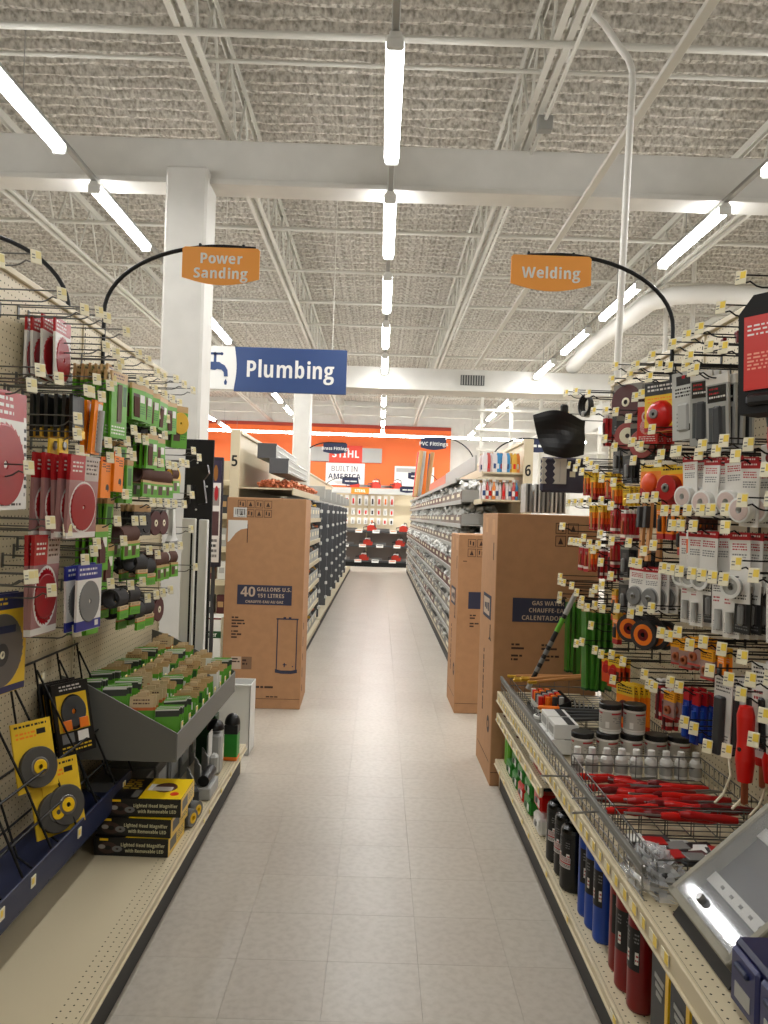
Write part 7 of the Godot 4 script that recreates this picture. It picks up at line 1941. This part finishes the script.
	obj("cap", lathed([Vector2(0.013, 0.073), Vector2(0.0135, 0.075), Vector2(0.0135, 0.098), Vector2(0.012, 0.100), Vector2(0, 0.100)], 16), M.white, bo)
	obj("label", lathed([Vector2(0.0234, 0.012), Vector2(0.0234, 0.048)], 16), M.light_grey, bo)
	for i in 9:
		copy(bo, V(0.775 + i * 0.0545, 0.552, 2.91 - i * 0.004), Vector3(0, i * 31, 0), "small white capped bottle in the row before the jars, %s from the fence" % nth(i), "bottle", "white bottles")
	# red handled tools heaped in the tool basket
	var q := RandomNumberGenerator.new()
	q.seed = 21
	for i in 26:
		var p := thing("red_handled_tool", "red handled tool lying in the tool basket, %s laid" % nth(i), "tool", V(0.80 + 0.05 * (i % 7) + q.randf_range(-0.01, 0.01), 0.575 + 0.013 * (i / 5), 2.80 - 0.021 * i), "red handled tools")
		var t := MB.new()
		t.lathe([Vector2(0, -0.09), Vector2(0.010, -0.088), Vector2(0.014, -0.05), Vector2(0.011, 0.0), Vector2(0.014, 0.05), Vector2(0.009, 0.075), Vector2(0, 0.078)], 8, Transform3D(Basis(Vector3(0, 0, 1), PI / 2), Vector3.ZERO))
		if i == 0: GEO["redtool"] = t.done()
		obj("handle", GEO["redtool"], [M.bright_red, M.red, M.dark_red][i % 3], p)
		obj("shaft", bx(Vector3(0.14, 0.006, 0.008), 0.002), M.steel, p, Vector3(0.13, 0, 0)); obj("ferrule", bx(Vector3(0.02, 0.016, 0.016), 0.004), M.black_plastic, p, Vector3(0.075, 0, 0))
		p.rotation_degrees = Vector3(q.randf_range(-4, 4), q.randf_range(-22, 22) + (180 if i % 3 == 0 else 0), q.randf_range(-3, 3))
	for i in 12:
		var p := thing("grey_tool_pack", "dark wrapped tool pack lying between the red tools and the case, %s" % nth(i), "pack", V(0.80 + 0.055 * (i % 6), 0.575 + 0.022 * (i / 6), 2.25 - 0.022 * i), "grey tool packs")
		obj("wrap", bx(Vector3(0.15, 0.016, 0.05), 0.006), [M.dark_grey, M.light_grey, M.black_plastic, M.maroon][i % 4], p); obj("card", bx(Vector3(0.06, 0.004, 0.052), 0.001), [M.white, M.red, M.grey][i % 3], p, Vector3(-0.03, 0.010, 0))
		p.rotation_degrees = Vector3(0, q.randf_range(-20, 20), q.randf_range(-5, 5))
	# crumpled clear bag with black parts
	var bag := thing("plastic_bag", "crumpled clear plastic bag with black parts on the shelf edge", "bag", V(0.765, 0.55, 2.05))
	var nz := FastNoiseLite.new(); nz.seed = 3; nz.frequency = 9.0
	var s := MB.new()
	for j in 14:
		for i in 22:
			var cn := []
			for e in [[0, 0], [1, 0], [1, 1], [0, 1]]:
				var a: float = TAU * (i + e[0]) / 22.0; var h: float = PI * 0.5 * (j + e[1]) / 14.0
				var dv := Vector3(cos(a) * cos(h), sin(h), sin(a) * cos(h))
				cn.append(dv * Vector3(0.075, 0.085, 0.12) * (1.0 + 0.45 * nz.get_noise_3dv(dv)))
			s.flat(cn[0], cn[1], cn[2], cn[3], (cn[0] + cn[2]) * 1.0)
	obj("film", s.done(), clear("bag_film", Color(0.9, 0.91, 0.92, 0.30), 0.15), bag)
	for k in 5: obj("black_part", bx(Vector3(0.03, 0.02, 0.06), 0.006), M.black_plastic, bag, Vector3(-0.02 + 0.02 * (k % 3), 0.015 + 0.018 * (k / 2), -0.04 + 0.025 * k))
	# white cables hanging before the red tools
	for i in 4:
		var t := MB.new(); t.tube([Vector3(0, 0.09, 0), Vector3(0.004, 0.03, 0.01), Vector3(-0.02, -0.02, 0.02), Vector3(-0.05, -0.045, 0.03)], 0.004, 6)
		tag(obj("white_tube", t.done(), M.tag_white, self, V(1.05 + 0.03 * i, 0.74, 2.27 - 0.045 * i)), "short white bent hose above the red tools, %s from far" % nth(i), "hose", "white hoses")
	# display case with smoky lid, at the near end
	var cs := thing("display_case", "sloping display case with a smoky clear lid and cream frame", "display case", V(0.745, 0.60, 1.89))
	var ax := Vector3(0.74, 0.672, 0).normalized()          # up the slope
	var nr := Vector3(-ax.y, ax.x, 0)
	var bs := Basis(ax, nr, Vector3(0, 0, 1))
	var L := 0.52
	var D := 0.32
	var body := MB.new()
	body.box(bs * Vector3(L / 2, -0.03, 0) + Vector3(0, 0, D / 2), Vector3(L, 0.006, D), 0.0, bs)
	obj("tray_floor", body.done(), mat("case_slate", Color(0.13, 0.145, 0.18), 0.5), cs)
	var fr := MB.new()
	fr.box(bs * Vector3(L / 2, -0.012, 0.008), Vector3(L, 0.05, 0.022), 0.003, bs); fr.box(bs * Vector3(L / 2, -0.012, 0) + Vector3(0, 0, D - 0.008), Vector3(L, 0.05, 0.022), 0.003, bs)
	fr.box(bs * Vector3(0.006, -0.012, 0) + Vector3(0, 0, D / 2), Vector3(0.022, 0.05, D), 0.003, bs); fr.box(bs * Vector3(L - 0.006, -0.012, 0) + Vector3(0, 0, D / 2), Vector3(0.022, 0.05, D), 0.003, bs)
	obj("frame", fr.done(), mat("case_frame", Color(0.50, 0.48, 0.41), 0.5), cs)
	for e in [[0.10, 0.0], [0.26, 0.0], [0.42, 0.0]]:
		var st := MB.new()
		st.box(bs * Vector3(e[0], -0.018, 0) + Vector3(0, 0, D / 2), Vector3(0.030, 0.006, D - 0.05), 0.001, bs)
		var so := obj("label_strip", st.done(), M.white, cs)
		for k in 5:
			var dt := MB.new(); dt.box(bs * Vector3(e[0], -0.0142, 0) + Vector3(0, 0, 0.09 + k * 0.045), Vector3(0.008, 0.002, 0.012), 0.0, bs)
			obj("print_dot", dt.done(), M.grey, so)
	var lid := MB.new()
	lid.box(bs * Vector3(L / 2, 0.010, 0) + Vector3(0, 0, D / 2), Vector3(L - 0.03, 0.004, D - 0.03), 0.001, bs)
	obj("lid", lid.done(), clear("smoky_plastic", Color(0.4, 0.42, 0.45, 0.5), 0.1), cs)
	var lk := MB.new(); lk.lathe([Vector2(0, 0.016), Vector2(0.009, 0.016), Vector2(0.011, 0.010), Vector2(0.011, 0)], 14, Transform3D(bs, bs * Vector3(0.045, 0.012, 0) + Vector3(0, 0, 0.12)))
	obj("lock", lk.done(), M.steel, cs)
	var sk := MB.new()
	sk.prism(PackedVector2Array([Vector2(0.0, -0.05), Vector2(0.40, -0.05), Vector2(0.40, 0.33), Vector2(0.02, -0.02)]), 0.01, D - 0.01)
	obj("case_base", sk.done(), M.kick_grey, cs)
	# navy drawer cabinet beside it
	var nv := thing("drawer_cabinet", "navy plastic drawer cabinet standing before the display case", "cabinet", V(0.735, 0.55, 1.37))
	obj("cabinet_body", bx(Vector3(0.40, 0.13, 0.36), 0.008), mat("cabinet_navy", Color(0.10, 0.11, 0.26), 0.4), nv, Vector3(0.205, 0.065, -0.0))
	for k in 3:
		var dr := obj("drawer", bx(Vector3(0.014, 0.11, 0.105), 0.006), mat("drawer_navy", Color(0.15, 0.17, 0.36), 0.3), nv, Vector3(-0.0, 0.065, -0.115 + k * 0.115))
		obj("drawer_pull", bx(Vector3(0.012, 0.014, 0.05), 0.004), M.navy, dr, Vector3(-0.010, 0.03, 0)); obj("label_window", bx(Vector3(0.003, 0.03, 0.06)), M.light_grey, dr, Vector3(-0.007, -0.02, 0))

# ---------------------------------------------------------------- below the shelf
func gas_bottles() -> void:
	var mk := func(key: String, r: float, h: float, m: Material, label_key: String, neck: Material) -> Node3D:
		var p := proto("gas_bottle")
		obj("cylinder", lathed([Vector2(0, 0), Vector2(r * 0.9, 0), Vector2(r, 0.008), Vector2(r, h - r * 0.55), Vector2(r * 0.93, h - r * 0.30), Vector2(r * 0.70, h - r * 0.10), Vector2(r * 0.40, h), Vector2(0, h)], 24), m, p)
		obj("label", arc_label(r + 0.0007, h * 0.40, h * 0.80, PI * 0.55, PI * 1.05), M[label_key], p)
		obj("valve", lathed([Vector2(r * 0.40, h - 0.002), Vector2(r * 0.36, h + 0.012), Vector2(r * 0.28, h + 0.03), Vector2(0, h + 0.031)], 16), neck, p)
		return p
	var bk: Node3D = mk.call("k", 0.050, 0.235, mat("bottle_black", Color(0.025, 0.030, 0.028), 0.25), "pr_gas", M.black_plastic)
	var band := obj("red_band", arc_label(0.0512, 0.085, 0.125, PI * 0.55, PI * 1.05), M.pr_gaslabel, bk)
	var bl: Node3D = mk.call("b", 0.036, 0.285, M.blue, "pr_gas", M.steel)
	var rd: Node3D = mk.call("r", 0.039, 0.285, mat("bottle_red", Color(0.48, 0.03, 0.045), 0.3), "pr_gas", M.steel)
	var yl: Node3D = mk.call("y", 0.037, 0.27, M.yellow, "pr_gas", M.steel)
	var put := func(p: Node3D, colour: String, list: Array) -> void:
		for i in list.size():
			copy(p, V(list[i][0], 0.1705, list[i][1]), Vector3(0, 12 * ((i * 7) % 5) - 20, 0), "%s gas bottle under the welding shelf, %s from the near end" % [colour, nth(i)], "gas bottle", "%s gas bottles" % colour)
	put.call(bk, "black", [[0.745, 2.80], [0.75, 2.915], [0.745, 3.03], [0.86, 2.80], [0.865, 2.91], [0.86, 3.02]])
	put.call(bl, "blue", [[0.757, 2.46], [0.752, 2.54], [0.750, 2.62], [0.84, 2.47], [0.84, 2.56]])
	put.call(rd, "red", [[0.760, 2.12], [0.755, 2.215], [0.765, 2.305], [0.85, 2.14], [0.85, 2.24]])
	put.call(yl, "yellow", [[0.90, 1.96], [0.90, 2.045]])
	# dark boxes of torch kits
	for i in 3:
		var p := thing("torch_kit_box", "dark torch kit box standing beside the red bottles, %s from far" % nth(i), "box", V(0.80, 0.1705, 1.91 - 0.125 * i), "torch kit boxes")
		obj("carton", bx(Vector3(0.14, 0.28, 0.115), 0.003), M.dark_grey, p, Vector3(0, 0.14, 0)); obj("side_band", bx(Vector3(0.142, 0.28, 0.02)), M.yellow if i < 2 else M.orange, p, Vector3(0, 0.14, 0.049))
		for k in 3: obj("pale_print", bx(Vector3(0.002, 0.012, 0.06 - 0.012 * k)), M.light_grey, p, Vector3(-0.071, 0.20 - 0.02 * k, 0))
	# green cases at the far end of the deck
	var cols := [M.green, M.green, M.bright_red, M.green, M.green, M.green, M.white, M.green, M.bright_red]
	var spec := [[3.52, 0.0], [3.52, 0.075], [3.68, 0.0], [3.70, 0.08], [3.84, 0.0], [3.86, 0.09], [3.30, 0.0], [4.02, 0.0], [3.30, 0.10]]
	for i in spec.size():
		var p := thing("plastic_case", "%s plastic case on the deck under the welding shelf, %s" % [["green", "red", "white"][0 if cols[i] == M.green else 1 if cols[i] == M.bright_red else 2], nth(i)], "case", V(0.775, 0.1705 + spec[i][1], spec[i][0]), "plastic cases")
		var h := 0.072
		obj("case_body", bx(Vector3(0.13, h, 0.125), 0.010), cols[i], p, Vector3(0, h / 2, 0))
		obj("latch", bx(Vector3(0.008, 0.02, 0.03), 0.002), M.dark_green if cols[i] == M.green else M.grey, p, Vector3(-0.067, h * 0.5, 0)); obj("front_label", bx(Vector3(0.002, 0.03, 0.035)), M.white, p, Vector3(-0.0655, h * 0.5, 0.04))
	for i in 4:
		var p := thing("green_pouch", "tall green wrapped pack standing at the deck's far end, %s" % nth(i), "pack", V(0.745 + 0.05 * (i % 2), 0.1705, 4.12 + 0.03 * i), "green packs")
		obj("pack", bx(Vector3(0.05, 0.16, 0.05), 0.010), M.green if i % 2 else M.lime, p, Vector3(0, 0.08, 0)); obj("cap", bx(Vector3(0.03, 0.03, 0.03), 0.006), M.white, p, Vector3(0, 0.17, 0))
	# cans and red boxes on the lower shelf
	for i in 9:
		var p := thing("small_can", "small grey can on the lower welding shelf, %s from far" % nth(i), "can", V(0.735 + 0.075 * (i % 2), 0.427, 4.20 - 0.066 * i), "small cans")
		obj("can", lathed([Vector2(0, 0), Vector2(0.027, 0), Vector2(0.028, 0.003), Vector2(0.028, 0.055), Vector2(0.024, 0.060)], 16), M.light_grey if i % 3 else M.maroon, p); obj("lid", lathed([Vector2(0.025, 0.058), Vector2(0.025, 0.068), Vector2(0, 0.069)], 16), M.white if i % 2 else M.black_plastic, p); obj("label", lathed([Vector2(0.0285, 0.010), Vector2(0.0285, 0.046)], 16), M.pr_can, p)
	for i in 4:
		var p := thing("red_box", "small red box at the near end of the lower welding shelf, %s" % nth(i), "box", V(0.745, 0.427, 3.44 - 0.085 * i), "red boxes")
		obj("carton", bx(Vector3(0.07, 0.062, 0.075), 0.003), M.red if i % 3 else M.white, p, Vector3(0, 0.031, 0)); obj("front_label", bx(Vector3(0.002, 0.03, 0.04)), M.white, p, Vector3(-0.036, 0.031, 0))
